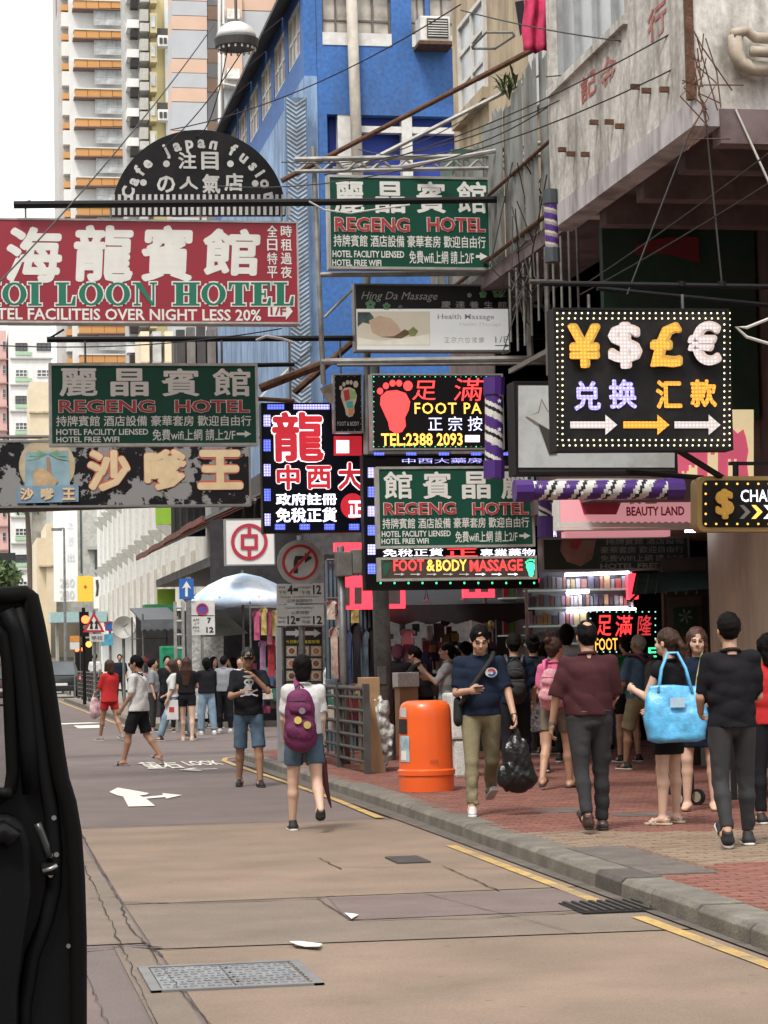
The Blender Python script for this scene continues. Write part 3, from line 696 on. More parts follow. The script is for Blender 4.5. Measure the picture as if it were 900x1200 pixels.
def stripe(pts, w, z, m, nm):
    vs = []
    for i, (x, y) in enumerate(pts):
        a = pts[max(i-1, 0)]; b = pts[min(i+1, len(pts)-1)]; d = Vector((b[0]-a[0], b[1]-a[1])).normalized()
        vs += [(x-d.y*w, y+d.x*w, z), (x+d.y*w, y-d.x*w, z)]
    return MB().add(vs, [(2*i, 2*i+1, 2*i+3, 2*i+2) for i in range(len(pts)-1)]).build(nm, m, road)
stripe([(3.97, -4), (3.95, 13.4)], 0.045, 0.012, yp, 'yellow_line')
stripe([(3.95, 14.1), (3.97, 18.9)], 0.045, 0.012, yp, 'yellow_line')
stripe([(4.0, 22.4), (4.06, 25.5), (4.03, 30), (3.97, 34.5), (3.98, 36.0), (4.12, 37.0), (4.5, 37.6), (6, 37.9), (12, 38)], 0.045, 0.012, yp, 'yellow_line')
stripe([(5.2, 52.6), (4.3, 53.0), (3.85, 53.8), (3.8, 60), (3.8, 96)], 0.05, 0.012, yp, 'yellow_line')
stripe([(2.3, 60), (3.4, 60.5)], 0.5, 0.012, wp, 'road_line')
for o in (0,): pass
# grimy gutter channel beside the kerb
sheet('gutter', [(3.995, -4), (4.40, -4), (4.40, 36), (4.09, 36), (4.10, 22)], 0.016, dirt_m, parent=road)
# litter on the road
lit = MB(); 
for x, y in [(340, 1108), (352, 1112), (368, 1112)]: pass
tag(MB().poly([Vector((*onZ(x, y, 0)[:2], 0.02+0.01*(i % 2))) for i, (x, y) in enumerate([(339, 1108), (352, 1110), (378, 1111), (374, 1116), (358, 1114), (346, 1113)])], 0.004, (0, 0, 1)).build('paper_scrap', mat('litter_white', (0.75, 0.74, 0.7))), 'torn white scrap of paper lying on the tan road', 'litter')
tag(MB().poly([Vector((*onZ(x, y, 0)[:2], 0.02)) for x, y in [(404, 1074), (420, 1076), (412, 1081)]], 0.004, (0, 0, 1)).build('paper_scrap', MATS['litter_white']), 'tiny pale litter scrap beside the dark road patch', 'litter')
# manhole cover: 2 plates in a frame
mh = empty('manhole_cover', (1.29, 11.65, 0.0), 'rectangular grey steel manhole cover set in the tan road', 'manhole cover')
steel_m = mat('galvanised_steel', (0.30, 0.31, 0.32), 0.45, 0.6, var=0.2, scale=8, bump=0.3, bscale=60, grime=0.4, gcol=(0.12, 0.11, 0.10))
f = MB(); x0, x1, y0, y1 = 0.87, 1.71, 11.2, 12.1
for a, b in (((x0, y0), (x1, y0+.05)), ((x0, y1-.05), (x1, y1)), ((x0, y0), (x0+.05, y1)), ((x1-.05, y0), (x1, y1))): f.box((a[0], a[1], 0), (b[0], b[1], 0.018 + random.random()*0.001))
f.build('frame', mat('manhole_frame', (0.22, 0.22, 0.22), 0.5, 0.5), mh)
for k in range(2):
    p = MB(); a = x0+0.06+k*(x1-x0-.12)/2; p.box((a, y0+.06, 0), (a+(x1-x0-.12)/2-0.008, y1-.06, 0.014)); cv = p.build('plate', steel_m, mh)
    t = MB()
    for i in range(9):
        for j in range(9):
            cx, cy = a+0.03+i*0.042, y0+0.11+j*0.085
            if (i+j) % 2: t.box((cx-.018, cy-.006, 0.014), (cx+.018, cy+.006, 0.019))
            else: t.box((cx-.006, cy-.018, 0.014), (cx+.006, cy+.018, 0.019))
    tag(t.build('tread_studs', steel_m, cv), kind='stuff')
# small grey inspection cover and gully grate
ic = onZ(477, 1009, 0); tag(MB().bbox((ic.x-.13, ic.y-.3, 0), (ic.x+.13, ic.y+.25, 0.02), 0.005).build('inspection_cover', mat('iron_dark', (0.07, 0.065, 0.06), 0.6, 0.5)), 'small dark iron utility cover in tan road slab', 'utility cover')
gr = empty('drain_grate', (4.05, 14.2, 0), 'long dark slotted gully grate against the kerb', 'drain')
g0, g1 = onZ(690, 1062, 0), onZ(722, 1051, 0)
MB().box((3.68, 13.65, 0.0), (4.2, 14.25, 0.004+0.014)).build('pit', mat('black_void', (0.008, 0.008, 0.008), 0.9, var=0), gr)
for i in range(9): MB().box((3.70+i*0.056, 13.67, 0.012), (3.725+i*0.056, 14.23, 0.03)).build('bar', mat('iron_dark', (0.07, 0.065, 0.06)), gr)
# kerb of separate granite stones
kerb_m = mat('kerb_granite', (0.165, 0.148, 0.122), 0.8, var=0.3, scale=5, bump=0.4, bscale=60, grime=0.55, gcol=(0.10, 0.09, 0.08))
kerb_d = mat('kerb_dark', (0.085, 0.075, 0.065), 0.8, var=0.3, scale=7, bump=0.4, bscale=60, grime=0.6)
KX = lambda y: 4.10 + 0.18*min(max((y-11)/12.0, 0), 1) if y < 36 else 4.28
kerb = empty('kerb', (4.3, 15, 0), kind='structure')
ys = [-4, -2.6, -1.3, 0, 1.3, 2.6, 3.9, 5.1, 6.3, 7.5, 8.7, 9.85, 10.9, 11.9, 12.85, 13.8, 14.5, 15.15, 16.9, 18.3, 19.6, 21.0, 22.3, 23.7, 25.1, 26.5, 27.9, 29.3, 30.7, 32.1, 33.5, 34.9, 36.0]
for a, b in zip(ys[:-1], ys[1:]):
    w = 0.30; bm = MB(); xa, xb = KX(a), KX(b)
    q = 0.018; z1 = 0.13 + random.uniform(-.004, .004)
    vs = [(xa, a+q, -0.02), (xa+w, a+q, -0.02), (xb+w, b-q, -0.02), (xb, b-q, -0.02), (xa+0.01, a+q, z1-0.03), (xa+w, a+q, z1), (xb+w, b-q, z1), (xb+0.01, b-q, z1-0.03), (xa+0.045, a+q, z1), (xb+0.045, b-q, z1)]
    bm.add(vs, [(0, 1, 5, 8, 4), (3, 7, 9, 6, 2), (0, 4, 7, 3), (4, 8, 9, 7), (8, 5, 6, 9), (1, 2, 6, 5)])
    bm.build('kerb_stone', kerb_d if 14.4 < a < 15.2 and b < 15.2 else kerb_m, kerb, bevel=0.006)
for i in range(8):                                        # curved corner into the side street
    t0, t1 = PI-(i)*PI/16, PI-(i+1)*PI/16; c = (5.4, 36.0); r0, r1 = 1.12, 0.82
    P = [(c[0]+r*math.cos(t), c[1]+r*math.sin(t)*1.2) for t in (t0-.01, t1+.01) for r in (r0, r1)]
    MB().add([(*P[k], z) for z in (-0.02, 0.13) for k in (0, 1, 3, 2)], [(0, 3, 2, 1), (4, 5, 6, 7), (0, 1, 5, 4), (1, 2, 6, 5), (2, 3, 7, 6), (3, 0, 4, 7)]).build('kerb_stone', kerb_m, kerb)
for i in range(10): MB().box((5.42+i*1.2, 37.05, -0.02), (6.6+i*1.2, 37.34, 0.13)).build('kerb_stone', kerb_m, kerb)
kerb2 = empty('kerb', (4.1, 54, 0), kind='structure')
for i in range(32): MB().box((4.02, 54+i*1.3, -0.02), (4.30, 54+i*1.3+1.28, 0.13)).build('kerb_stone', kerb_m, kerb2)
for i in range(8): MB().box((4.32+i*1.3, 53.7, -0.02), (4.32+i*1.3+1.28, 53.98, 0.13)).build('kerb_stone', kerb_m, kerb2)
# pavement of red brick pavers laid on a bed
bed_m = mat('paver_joint', (0.15, 0.085, 0.065), 0.9, var=0.2, scale=6)
pave = sheet('pavement', [(4.38, -4), (16, -4), (16, 37.1), (5.4, 37.1), (4.7, 36.6), (4.5, 35.8), (4.38, 23), (4.34, 11)], 0.118, bed_m)
pave2 = sheet('pavement', [(4.3, 53.98), (20, 53.98), (20, 96), (4.3, 96)], 0.12, mat('far_pavement', (0.24, 0.19, 0.165), 0.85, var=0.2, scale=2))
# kerb-side far end
bc = [mat('brick_red', (0.20, 0.077, 0.058), 0.85, var=0.2, scale=5, bump=0.3, bscale=80, grime=0.3, gcol=(0.09, 0.05, 0.04)),
      mat('brick_rust', (0.225, 0.09, 0.066), 0.85, var=0.2, scale=5, bump=0.3, bscale=80, grime=0.3, gcol=(0.10, 0.055, 0.045)),
      mat('brick_dull', (0.20, 0.085, 0.065), 0.85, var=0.2, scale=5, bump=0.3, bscale=80, grime=0.3, gcol=(0.08, 0.05, 0.04)),
      mat('paver_buff', (0.25, 0.18, 0.125), 0.85, var=0.22, scale=5, bump=0.3, bscale=80, grime=0.35, gcol=(0.13, 0.09, 0.07)),
      mat('paver_buff_dark', (0.21, 0.145, 0.10), 0.85, var=0.22, scale=5, bump=0.3, bscale=80, grime=0.35, gcol=(0.13, 0.09, 0.07))]
BW, BH = 0.20, 0.40
def in_buff(x, y):
    # a strip of buff pavers crosses the pavement behind the dark cover
    return 15.2 < y < 18.2 + 0.25*math.sin(x*3)
bricks = []
row = 0; y = 8.0
rest = MB()
def paver(mb, x0, y0, x1, y1, z):
    e = 0.008; mb.add([(x0, y0, 0.11), (x1, y0, 0.11), (x1, y1, 0.11), (x0, y1, 0.11), (x0+e, y0+e, z), (x1-e, y0+e, z), (x1-e, y1-e, z), (x0+e, y1-e, z)],
                      [(4, 5, 6, 7), (0, 1, 5, 4), (1, 2, 6, 5), (2, 3, 7, 6), (3, 0, 4, 7)])
cov = (4.42, 14.62, 4.86, 16.85)                            # dark steel plate let into the pavement
cand = []
while y < 36.8:
    x = 4.42 + (0.1 if row % 2 else 0)
    while x < 10.2:
        if not (x+.2 > cov[0] and x < cov[2] and y+.1 > cov[1] and y < cov[3]): cand.append((x, y))
        x += 0.205
    y += 0.105; row += 1
vis = [(x, y) for x, y in cand if 9.5 < y < 19 and x < 4.2 + (y-8)*0.34*1.0 and x < y*0.36]
vis.sort(key=lambda p: p[1]); single = set(vis[:290])
b0 = [None]*5
for (x, y) in cand:
    z = 0.130 + random.uniform(-0.0025, 0.0025)
    k = random.choice((3, 3, 4)) if in_buff(x, y) else random.choice((0, 0, 1, 1, 2))
    if (x, y) in single:
        if b0[k] is None:
            mb = MB(); paver(mb, x, y, x+0.2, y+0.1, 0.131); b0[k] = mb.build('brick', bc[k], pave, loc=(x, y, 0))
        else:
            o = b0[k].copy(); COL.objects.link(o); o.location = (x, y, z-0.131)
    else:
        rest.cur = k; paver(rest, x, y, x+0.2, y+0.1, z)
tag(rest.build('brick_paving', bc, pave), kind='stuff')
cvr = MB(); cvr.bbox((cov[0], cov[1], 0.112), (cov[2], cov[3], 0.137), 0.004); tag(cvr.build('pavement_cover', mat('cover_plate', (0.14, 0.12, 0.105), 0.75, 0.2, var=0.2, scale=6, bump=0.3, grime=0.4)), 'dark flat steel plate let into the pavement behind the kerb', 'utility cover')
for (x, y, w, d) in [(5.2, 20.6, 0.5, 0.5), (5.7, 19.8, 0.55, 0.4)]:
    tag(MB().bbox((x, y, 0.12), (x+w, y+d, 0.1345), 0.003).build('inspection_cover', MATS['cover_plate']), 'small dark utility cover in red pavers %s' % ('left of the man in maroon' if x < 5.5 else 'behind the man in maroon'), 'utility cover')
# ================================================================== buildings
def wallbox(a, b, m, parent, name='wall'):
    return MB().box(a, b).build(name, m, parent)
glass_m = mat('window_glass', (0.06, 0.075, 0.085), 0.12, 0.0, var=0.3, scale=1.5, spec=0.8)
glass_l = mat('window_glass_pale', (0.35, 0.37, 0.37), 0.25, var=0.35, scale=1.2)
white_fr = mat('white_frame', (0.62, 0.61, 0.58), 0.6, var=0.1, grime=0.3, gcol=(0.3, 0.28, 0.25))
dark_fr = mat('dark_frame', (0.04, 0.035, 0.03), 0.6)
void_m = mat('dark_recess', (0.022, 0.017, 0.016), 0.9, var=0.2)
def window_y(parent, x0, z0, x1, z1, Y, nx=2, nz=1, fm=None, gm=None, cache={}, name='window'):
    """window in a wall that faces -Y: frame bars and panes set back behind them; alike windows share their mesh"""
    key = (round(x1-x0, 3), round(z1-z0, 3), nx, nz, fm.name if fm else '', gm.name if gm else '')
    if key in cache:
        f0, p0 = cache[key]; f = f0.copy(); COL.objects.link(f); f.parent = parent; f.location = Vector((x0, Y, z0)) - wloc(parent)
        p = p0.copy(); COL.objects.link(p); p.parent = f; return f
    t = min(0.07, (x1-x0)*0.06); mb = MB(); d = 0.05; w, h = x1-x0, z1-z0
    mb.box((0, -d, 0), (t, d, h)); mb.box((w-t, -d, 0), (w, d, h)); mb.box((t, -d, 0), (w-t, d, t)); mb.box((t, -d, h-t), (w-t, d, h))
    for i in range(1, nx): mb.box((w*i/nx-t/2, -d*.8, t), (w*i/nx+t/2, d*.8, h-t))
    for i in range(1, nz): mb.box((t, -d*.6, h*i/nz-t/2), (w-t, d*.6, h*i/nz+t/2))
    f = MB(); f.v, f.f, f.mi = mb.v, mb.f, mb.mi
    fo = f.build(name, fm or white_fr, parent, loc=(0, 0, 0)); fo.location = Vector((x0, Y, z0)) - wloc(parent)
    g = MB().box((t, 0.0, t), (w-t, 0.012, h-t)); po = g.build('pane', gm or glass_m, fo, world=False)
    cache[key] = (fo, po); return fo
def window_x(parent, y0, z0, y1, z1, X, ny=2, nz=1, fm=None, gm=None):
    """window in a wall that faces -X"""
    t = min(0.07, (y1-y0)*0.08); mb = MB(); d = 0.05
    mb.box((X-d, y0, z0), (X+d, y0+t, z1)); mb.box((X-d, y1-t, z0), (X+d, y1, z1)); mb.box((X-d, y0+t, z0), (X+d, y1-t, z0+t)); mb.box((X-d, y0+t, z1-t), (X+d, y1-t, z1))
    for i in range(1, ny): q = y0+(y1-y0)*i/ny; mb.box((X-d*.8, q-t/2, z0+t), (X+d*.8, q+t/2, z1-t))
    for i in range(1, nz): q = z0+(z1-z0)*i/nz; mb.box((X-d*.6, y0+t, q-t/2), (X+d*.6, y1-t, q+t/2))
    f = mb.build('window', fm or white_fr, parent)
    MB().box((X, y0+t, z0+t), (X+0.012, y1-t, z1-t)).build('pane', gm or glass_m, f); return f
# ---- A: near right building with the overhanging dirty white upper floor
dw = mat('dirty_white_render', (0.58, 0.56, 0.52), 0.85, var=0.16, scale=1.3, bump=0.3, bscale=14, grime=0.85, gcol=(0.19, 0.168, 0.145), streak=True)
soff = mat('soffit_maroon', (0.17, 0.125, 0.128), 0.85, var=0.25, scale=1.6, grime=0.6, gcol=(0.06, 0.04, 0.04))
A = empty('corner_building', (9, 22, 0), 'dirty white overhanging balcony building with dark soffit on the right', 'building')
AX, AY0, AY1, AZ = 6.6, 19.9, 25.1, 6.5
m = MB(); m.box((AX, AY0, AZ), (AX+0.25, AY1, 7.95)); m.box((AX, AY0, 9.6), (AX+0.25, AY1, 16)); m.box((AX, AY0, 7.95), (AX+0.25, 22.0, 9.6)); m.box((AX, 24.9, 7.95), (AX+.25, AY1, 9.6))
m.box((AX+.25, AY0, AZ), (16, AY0+0.25, 16)); m.box((AX+.25, AY1-.25, AZ), (16, AY1, 16)); m.build('wall', dw, A)
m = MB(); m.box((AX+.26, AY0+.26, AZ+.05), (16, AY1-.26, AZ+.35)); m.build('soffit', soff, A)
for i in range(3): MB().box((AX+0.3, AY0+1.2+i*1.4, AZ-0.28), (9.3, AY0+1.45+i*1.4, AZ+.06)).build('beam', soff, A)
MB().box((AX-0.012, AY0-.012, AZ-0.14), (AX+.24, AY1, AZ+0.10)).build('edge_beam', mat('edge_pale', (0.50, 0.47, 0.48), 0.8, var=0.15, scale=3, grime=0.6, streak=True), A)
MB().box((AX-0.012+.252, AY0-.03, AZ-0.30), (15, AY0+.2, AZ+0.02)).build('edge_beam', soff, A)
window_x(A, 22.0, 7.95, 24.9, 9.6, AX+0.12, 4, 1, mat('grey_frame', (0.36, 0.38, 0.40), 0.6, grime=.3), glass_l)
MB().box((AX-.05, 21.9, 7.86), (AX+.3, 25.0, 7.95)).build('sill', dw, A)
for i in range(9): MB().box((AX-0.09, 20.6+i*0.47+.1*(i % 2), 6.85+0.13*(i % 3)), (AX, 20.64+i*0.47+.1*(i % 2), 6.90+0.13*(i % 3))).build('bracket', mat('rusty_iron', (0.12, 0.06, 0.035), 0.85, 0.3, var=0.35, scale=12, bump=0.4), A)
rust = MATS['rusty_iron']
MB().box((AX-.06, AY0-.04, 6.6), (AX+.01, AY0+.03, 7.9)).build('corner_iron', rust, A)
# faded red characters painted on the parapet
fr = mat('faded_red_paint', (0.38, 0.09, 0.08), 0.8, var=0.3, scale=10, grime=0.6, gcol=(0.45, 0.36, 0.31))
for s, (px, py, h) in (('記', (690, 100, 40)), ('金', (713, 84, 46)), ('行', (770, 25, 50))):
    c = onX(px, py, AX); k = mpp(c.y)
    v, f = glyphs(s, 0.02); lo, hi = v.min(0), v.max(0); hh = h*k*.8; wy = .62
    P = np.stack([np.full(len(v), AX-.006), c.y-(v[:, 0]-(lo[0]+hi[0])/2)/(hi[0]-lo[0])*wy, c.z+(v[:, 1]-(lo[1]+hi[1])/2)/(hi[1]-lo[1])*hh], 1)
    meshobj('painted_character', P, f, fr, A)
# pipes on the near face
pv = mat('old_pvc', (0.42, 0.36, 0.28), 0.6, var=0.2, grime=0.5)
mb = MB(); p = lambda x, y, d=0.12: onY(x, y, AY0-d)
MB().tube([p(862, 42), p(862, 60), p(868, 74), p(880, 80), p(910, 82)], 0.07, 10).build('drain_pipe', pv, A, smooth=True)
MB().tube([p(858, 40, .15), p(875, 36, .15), p(885, 44, .15), p(912, 46, .15)], 0.05, 10).build('drain_pipe', pv, A, smooth=True)
MB().tube([p(880, 60, .2), p(912, 62, .2)], 0.05, 10).build('drain_pipe', pv, A, smooth=True)
# ground storeys under the overhang
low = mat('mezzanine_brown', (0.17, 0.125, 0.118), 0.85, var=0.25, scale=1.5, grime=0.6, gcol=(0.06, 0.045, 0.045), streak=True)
bei = mat('beige_column', (0.55, 0.47, 0.36), 0.75, var=0.1, scale=2, grime=0.35, gcol=(0.22, 0.17, 0.13), streak=True)
GX = 9.0
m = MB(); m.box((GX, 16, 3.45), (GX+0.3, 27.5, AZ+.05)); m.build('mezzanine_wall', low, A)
grn = mat('green_panel', (0.012, 0.05, 0.033), 0.7, var=0.2, grime=.4)
MB().box((7.15, 24.95, 4.2), (8.95, 25.08, 6.45)).build('mezzanine_panel', grn, A)
pts = [onY(x, y, 24.90) for x, y in [(745, 286), (780, 278), (818, 277), (820, 308), (790, 299), (760, 296), (745, 299)]]
MB().poly(pts, 0.03).build('red_panel', mat('dull_red_panel', (0.16, 0.02, 0.025), 0.7), A)
for y0, y1 in ((17.8, 19.6), (21.2, 23.4)):
    window_x(A, y0, 4.2, y1, 5.6, GX-.02, 3, 2, dark_fr, glass_m)
m = MB(); m.box((GX, 24.9, 0.1), (GX+.3, 27.1, 3.45)); m.build('column', bei, A)
m = MB(); m.box((GX+0.15, 16, 0.1), (GX+.5, 24.9, 3.45)); m.build('shop_wall', mat('cream_shopfront', (0.55, 0.49, 0.39), 0.7, var=0.1, grime=.3, streak=True), A)
for (a, b, c_, d, mm, nm) in ((24.2, 24.5, 2.2, 3.0, mat('green_notice', (0.03, 0.18, 0.08), 0.6), 'notice'), (23.4, 23.6, 2.25, 2.7, MATS['green_notice'], 'notice'), (21.4, 23.2, 1.2, 2.9, mat('poster_cream', (0.5, 0.44, 0.33), 0.6), 'poster'), (21.6, 23.0, 2.2, 2.75, mat('poster_dark', (0.1, 0.07, 0.06), 0.6, var=.6, scale=8), 'poster_picture')):
    MB().box((GX+.11 - (0.02 if nm == 'poster_picture' else 0), a, c_), (GX+.15, b, d)).build(nm, mm, A)
# ---- B: low building with rusty sheet metal balcony cages
sm_ = mat('sheet_metal_grey', (0.25, 0.26, 0.25), 0.6, 0.25, var=0.2, scale=2, grime=0.75, gcol=(0.07, 0.055, 0.045), streak=True)
bw_ = mat('stained_beige', (0.47, 0.38, 0.25), 0.85, var=0.15, scale=1.5, grime=0.6, gcol=(0.15, 0.10, 0.07), streak=True)
B_ = empty('old_tenement', (9, 30, 0), 'stained tenement with grey sheet metal balcony cages beside the white balcony building', 'building')
BX = 7.0
m = MB(); m.box((8.0, 25.1, 4.6), (16, 34, 16)); m.build('wall', bw_, B_)
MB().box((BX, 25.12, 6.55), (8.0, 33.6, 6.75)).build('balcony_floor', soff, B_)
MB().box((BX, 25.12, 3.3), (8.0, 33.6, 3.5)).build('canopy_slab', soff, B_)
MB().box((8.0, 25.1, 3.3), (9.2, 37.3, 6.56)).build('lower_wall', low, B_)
y = 25.3; k = 0
while y < 33.4:                                           # separate corrugated sheets with torn tops
    w = random.uniform(0.55, 0.8); top = 8.95 - (y-26)*0.07 + random.uniform(-.12, .10); dx = random.uniform(-.03, .03)
    m = MB(); n = int(w/0.08); vs = []
    for i in range(n+1):
        yy = y+w*i/n; xx = BX+dx+(0.012 if i % 2 else -.012); tz = top+random.uniform(-.10, .06)
        vs += [(xx, yy, 6.75), (xx, yy, tz)]
    m.add(vs, [(2*i, 2*i+1, 2*i+3, 2*i+2) for i in range(n)])
    o = m.build('metal_sheet', sm_, B_); s_ = o.modifiers.new('s', 'SOLIDIFY'); s_.thickness = 0.008
    y += w*0.96; k += 1
for (z, r) in ((6.85, .03), (7.7, .025)): MB().rod((BX-.05, 25.2, z), (BX-.05, 33.5, z), r).build('rail', rust, B_)
for i in range(10): MB().rod((BX-.02, 25.4+i*0.37, 5.2+random.uniform(0, .5)), (BX-.02, 25.4+i*0.37, 6.5), 0.016).build('cage_bar', mat('cage_grey', (0.22, 0.22, 0.2), 0.6, .4, grime=.6), B_)
MB().box((BX, 25.3, 5.22), (BX+.04, 29.0, 5.28)).build('cage_rail', MATS['cage_grey'], B_)
# upper recess, window and drying rack
MB().box((7.96, 26.6, 8.6), (8.05, 29.0, 12.5)).build('dark_opening', void_m, B_)
window_x(B_, 29.6, 9.2, 31.2, 11.6, 7.98, 2, 2, white_fr, glass_l)
# peeling strip and drying rack
MB().tube([onY(553, 55, 31), onY(570, 38, 30.5), onY(600, 38, 30.2), onY(603, 42, 30.2), onY(580, 57, 31), onY(553, 57, 31)], 0.018).build('drying_rack', MATS['cage_grey'], B_)
MB().rod((6.96, 25.15, 6.6), (6.96, 25.15, 12), 0.09, 8).build('down_pipe', rust, B_)
# weeds growing from the parapet
wm = mat('weed_green', (0.06, 0.09, 0.03), 0.7, var=0.4, scale=20)
for (px, py) in ((590, 112), (604, 105), (597, 118)):
    c = onX(px, py, BX-.03); m = MB()
    for i in range(14):
        a = random.uniform(0, 2*PI); l = random.uniform(.18, .42); e = c+Vector((math.cos(a)*l*.6-.05, math.sin(a)*l*.7, l*random.uniform(.3, 1))); q = (c+e)/2+Vector((0, 0, .08)); s = Vector((-math.sin(a), math.cos(a), 0))*.018
        m.add([c, q-s, e, q+s], [(0, 1, 2, 3)])
    tag(m.build('weed', wm), {590: 'leftmost', 597: 'lowest', 604: 'highest'}[px]+' of three small weeds sprouting from the torn sheet metal parapet', 'plant', 'weeds on the parapet')
# ---- C: beige building at the corner of the side street
C_ = empty('beige_building', (10, 35, 0), 'beige plaster building with tall windows beside the blue building', 'building')
m = MB(); m.box((8.15, 34, 3.4), (16, 37.2, 18)); m.build('wall', bw_, C_)
window_x(C_, 34.6, 10.4, 36.5, 11.9, 8.13, 2, 3, white_fr, glass_l)
window_x(C_, 34.6, 7.2, 36.5, 8.9, 8.13, 2, 3, white_fr, glass_l)
MB().box((8.0, 34.4, 10.2), (8.15, 36.7, 10.38)).build('sill', bw_, C_)
MB().box((7.6, 34.9, 9.0), (8.15, 35.8, 9.5)).build('air_conditioner', mat('ac_green', (0.03, 0.09, 0.07), 0.6), C_)
# ground-floor arcade roof and its back wall for B and C
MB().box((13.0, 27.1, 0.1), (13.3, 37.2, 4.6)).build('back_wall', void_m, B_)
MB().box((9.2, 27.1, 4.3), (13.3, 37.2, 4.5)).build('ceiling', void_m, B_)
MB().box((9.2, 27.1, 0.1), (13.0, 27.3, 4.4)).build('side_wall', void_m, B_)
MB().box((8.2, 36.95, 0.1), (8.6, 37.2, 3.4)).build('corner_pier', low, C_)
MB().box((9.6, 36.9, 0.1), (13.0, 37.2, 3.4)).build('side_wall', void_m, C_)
# ---- D: blue building across the side street
D = empty('blue_building', (10, 60, 0), 'bright blue painted building with white framed windows across the side street', 'building')
blue = mat('blue_paint', (0.035, 0.125, 0.36), 0.75, var=0.14, scale=0.8, bump=0.2, bscale=10, grime=0.4, gcol=(0.045, 0.08, 0.17), streak=True)
lblue = mat('pale_blue_wall', (0.22, 0.33, 0.50), 0.8, var=0.2, scale=0.8, grime=0.65, gcol=(0.05, 0.09, 0.17), streak=True)
DX, DY = 8.0, 52.7
m = MB(); m.box((DX+.29, DY, 14.3), (16, DY+.3, 15.95)); m.box((DX+.29, DY, 0.1), (16, DY+.3, 12.3)); m.box((DX+.29, DY, 17.2), (16, DY+.3, 17.8)); m.box((DX+.3, DY+.4, 0.1), (16, 71.9, 17.7))
xs = []
def px2x(px, Y=52.7): return onY(px, 100, Y).x
wins = [(379, 412), (418, 460), (484, 500), (505, 536)]
edges = [DX+.29] + [px2x(v) for w in wins for v in w] + [16]
for i in range(0, len(edges), 2): m.box((edges[i], DY, 15.95), (edges[i+1], DY+.3, 17.2))
m.build('wall', blue, D)
pane_w = mat('papered_glass', (0.42, 0.38, 0.32), 0.35, var=0.5, scale=2.2)
for a, b in wins: window_y(D, px2x(a), 15.95, px2x(b), 17.2, DY+.15, 2, 2, mat('dark_window_frame', (0.12, 0.10, 0.09), 0.6), pane_w); MB().box((px2x(a), DY-.02, 15.95), (px2x(b), DY+.1, 16.25)).build('sill', white_fr, D)
# recessed balcony band
m = MB(); m.box((DX+.29, DY, 12.3), (8.5, DY+.3, 14.3)); m.build('wall', blue, D)
for a, b in ((395, 417), (470, 482)): MB().box((px2x(a), DY+.02, 12.3), (px2x(b), DY+.32, 14.3)).build('pilaster', white_fr, D)
MB().box((px2x(417), DY+.05, 13.9), (16, DY+.25, 14.05)).build('lintel', white_fr, D)
MB().box((px2x(417), DY+.12, 12.9), (px2x(423), DY+.2, 13.9)).build('window_bars', dark_fr, D)
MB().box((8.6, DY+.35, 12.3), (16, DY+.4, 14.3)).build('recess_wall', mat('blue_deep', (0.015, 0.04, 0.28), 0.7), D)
# drain pipe and air conditioner
MB().rod((px2x(417), DY-.15, 11), (px2x(412), DY-.15, 17.9), 0.13, 12).build('drain_pipe', mat('pipe_beige', (0.42, 0.38, 0.32), 0.7, grime=.4, streak=True), D, smooth=True)
ac = empty('air_conditioner', (px2x(505), DY-.4, 15.9), 'white window air conditioner on the blue building', 'air conditioner')
acm = mat('ac_white', (0.62, 0.60, 0.55), 0.6, grime=.3); a, b = px2x(488), px2x(523)
MB().bbox((a, DY-.6, 15.95), (b, DY, 16.55), .03).build('housing', acm, ac)
MB().box((a+.16, DY-.63, 16.02), (b-.06, DY-.6, 16.48)).build('grille', dark_fr, ac)
for i in range(7): MB().box((a+.18, DY-.65, 16.05+i*.06), (b-.08, DY-.63, 16.07+i*.06)).build('slat', acm, ac)
MB().box((a-.05, DY-.7, 15.85), (b+.05, DY, 15.93)).build('shelf', rust, ac)
# street face of the blue building: lower pale wall, upper windows under a dark awning
MB().box((DX-.02, DY, 0.1), (DX+.28, 72, 15.2)).build('side_wall', lblue, D)
m = MB(); m.box((DX-.02, DY, 15.2), (DX+.28, 72, 15.9)); m.box((DX-.02, DY, 17.2), (DX+.28, 72, 17.8)); m.build('side_wall', blue, D)
for i in range(7):
    y0 = DY+.6+i*2.6; window_x(D, y0, 15.9, y0+2.0, 17.2, DX+.05, 3, 2, white_fr, pane_w)
    MB().box((DX-.02, y0+2.0, 15.9), (DX+.28, y0+2.6, 17.2)).build('pier', blue, D)
MB().box((DX-.02, DY, 15.9), (DX+.28, DY+.6, 17.2)).build('pier', blue, D)
aw = mat('awning_dark', (0.045, 0.045, 0.048), 0.8, var=0.3, scale=3, grime=.4)
for i in range(6):
    y0 = DY+.3+i*3.2; MB().add([(DX-.02, y0, 17.6), (DX-.02, y0+3.1, 17.6), (DX-.55, y0+3.1, 17.2), (DX-.55, y0, 17.2), (DX-.02, y0, 17.54), (DX-.02, y0+3.1, 17.54), (DX-.55, y0+3.1, 17.1), (DX-.55, y0, 17.1)], [(0, 1, 2, 3), (7, 6, 5, 4), (0, 3, 7, 4), (1, 5, 6, 2), (3, 2, 6, 7)]).build('awning', aw, D)
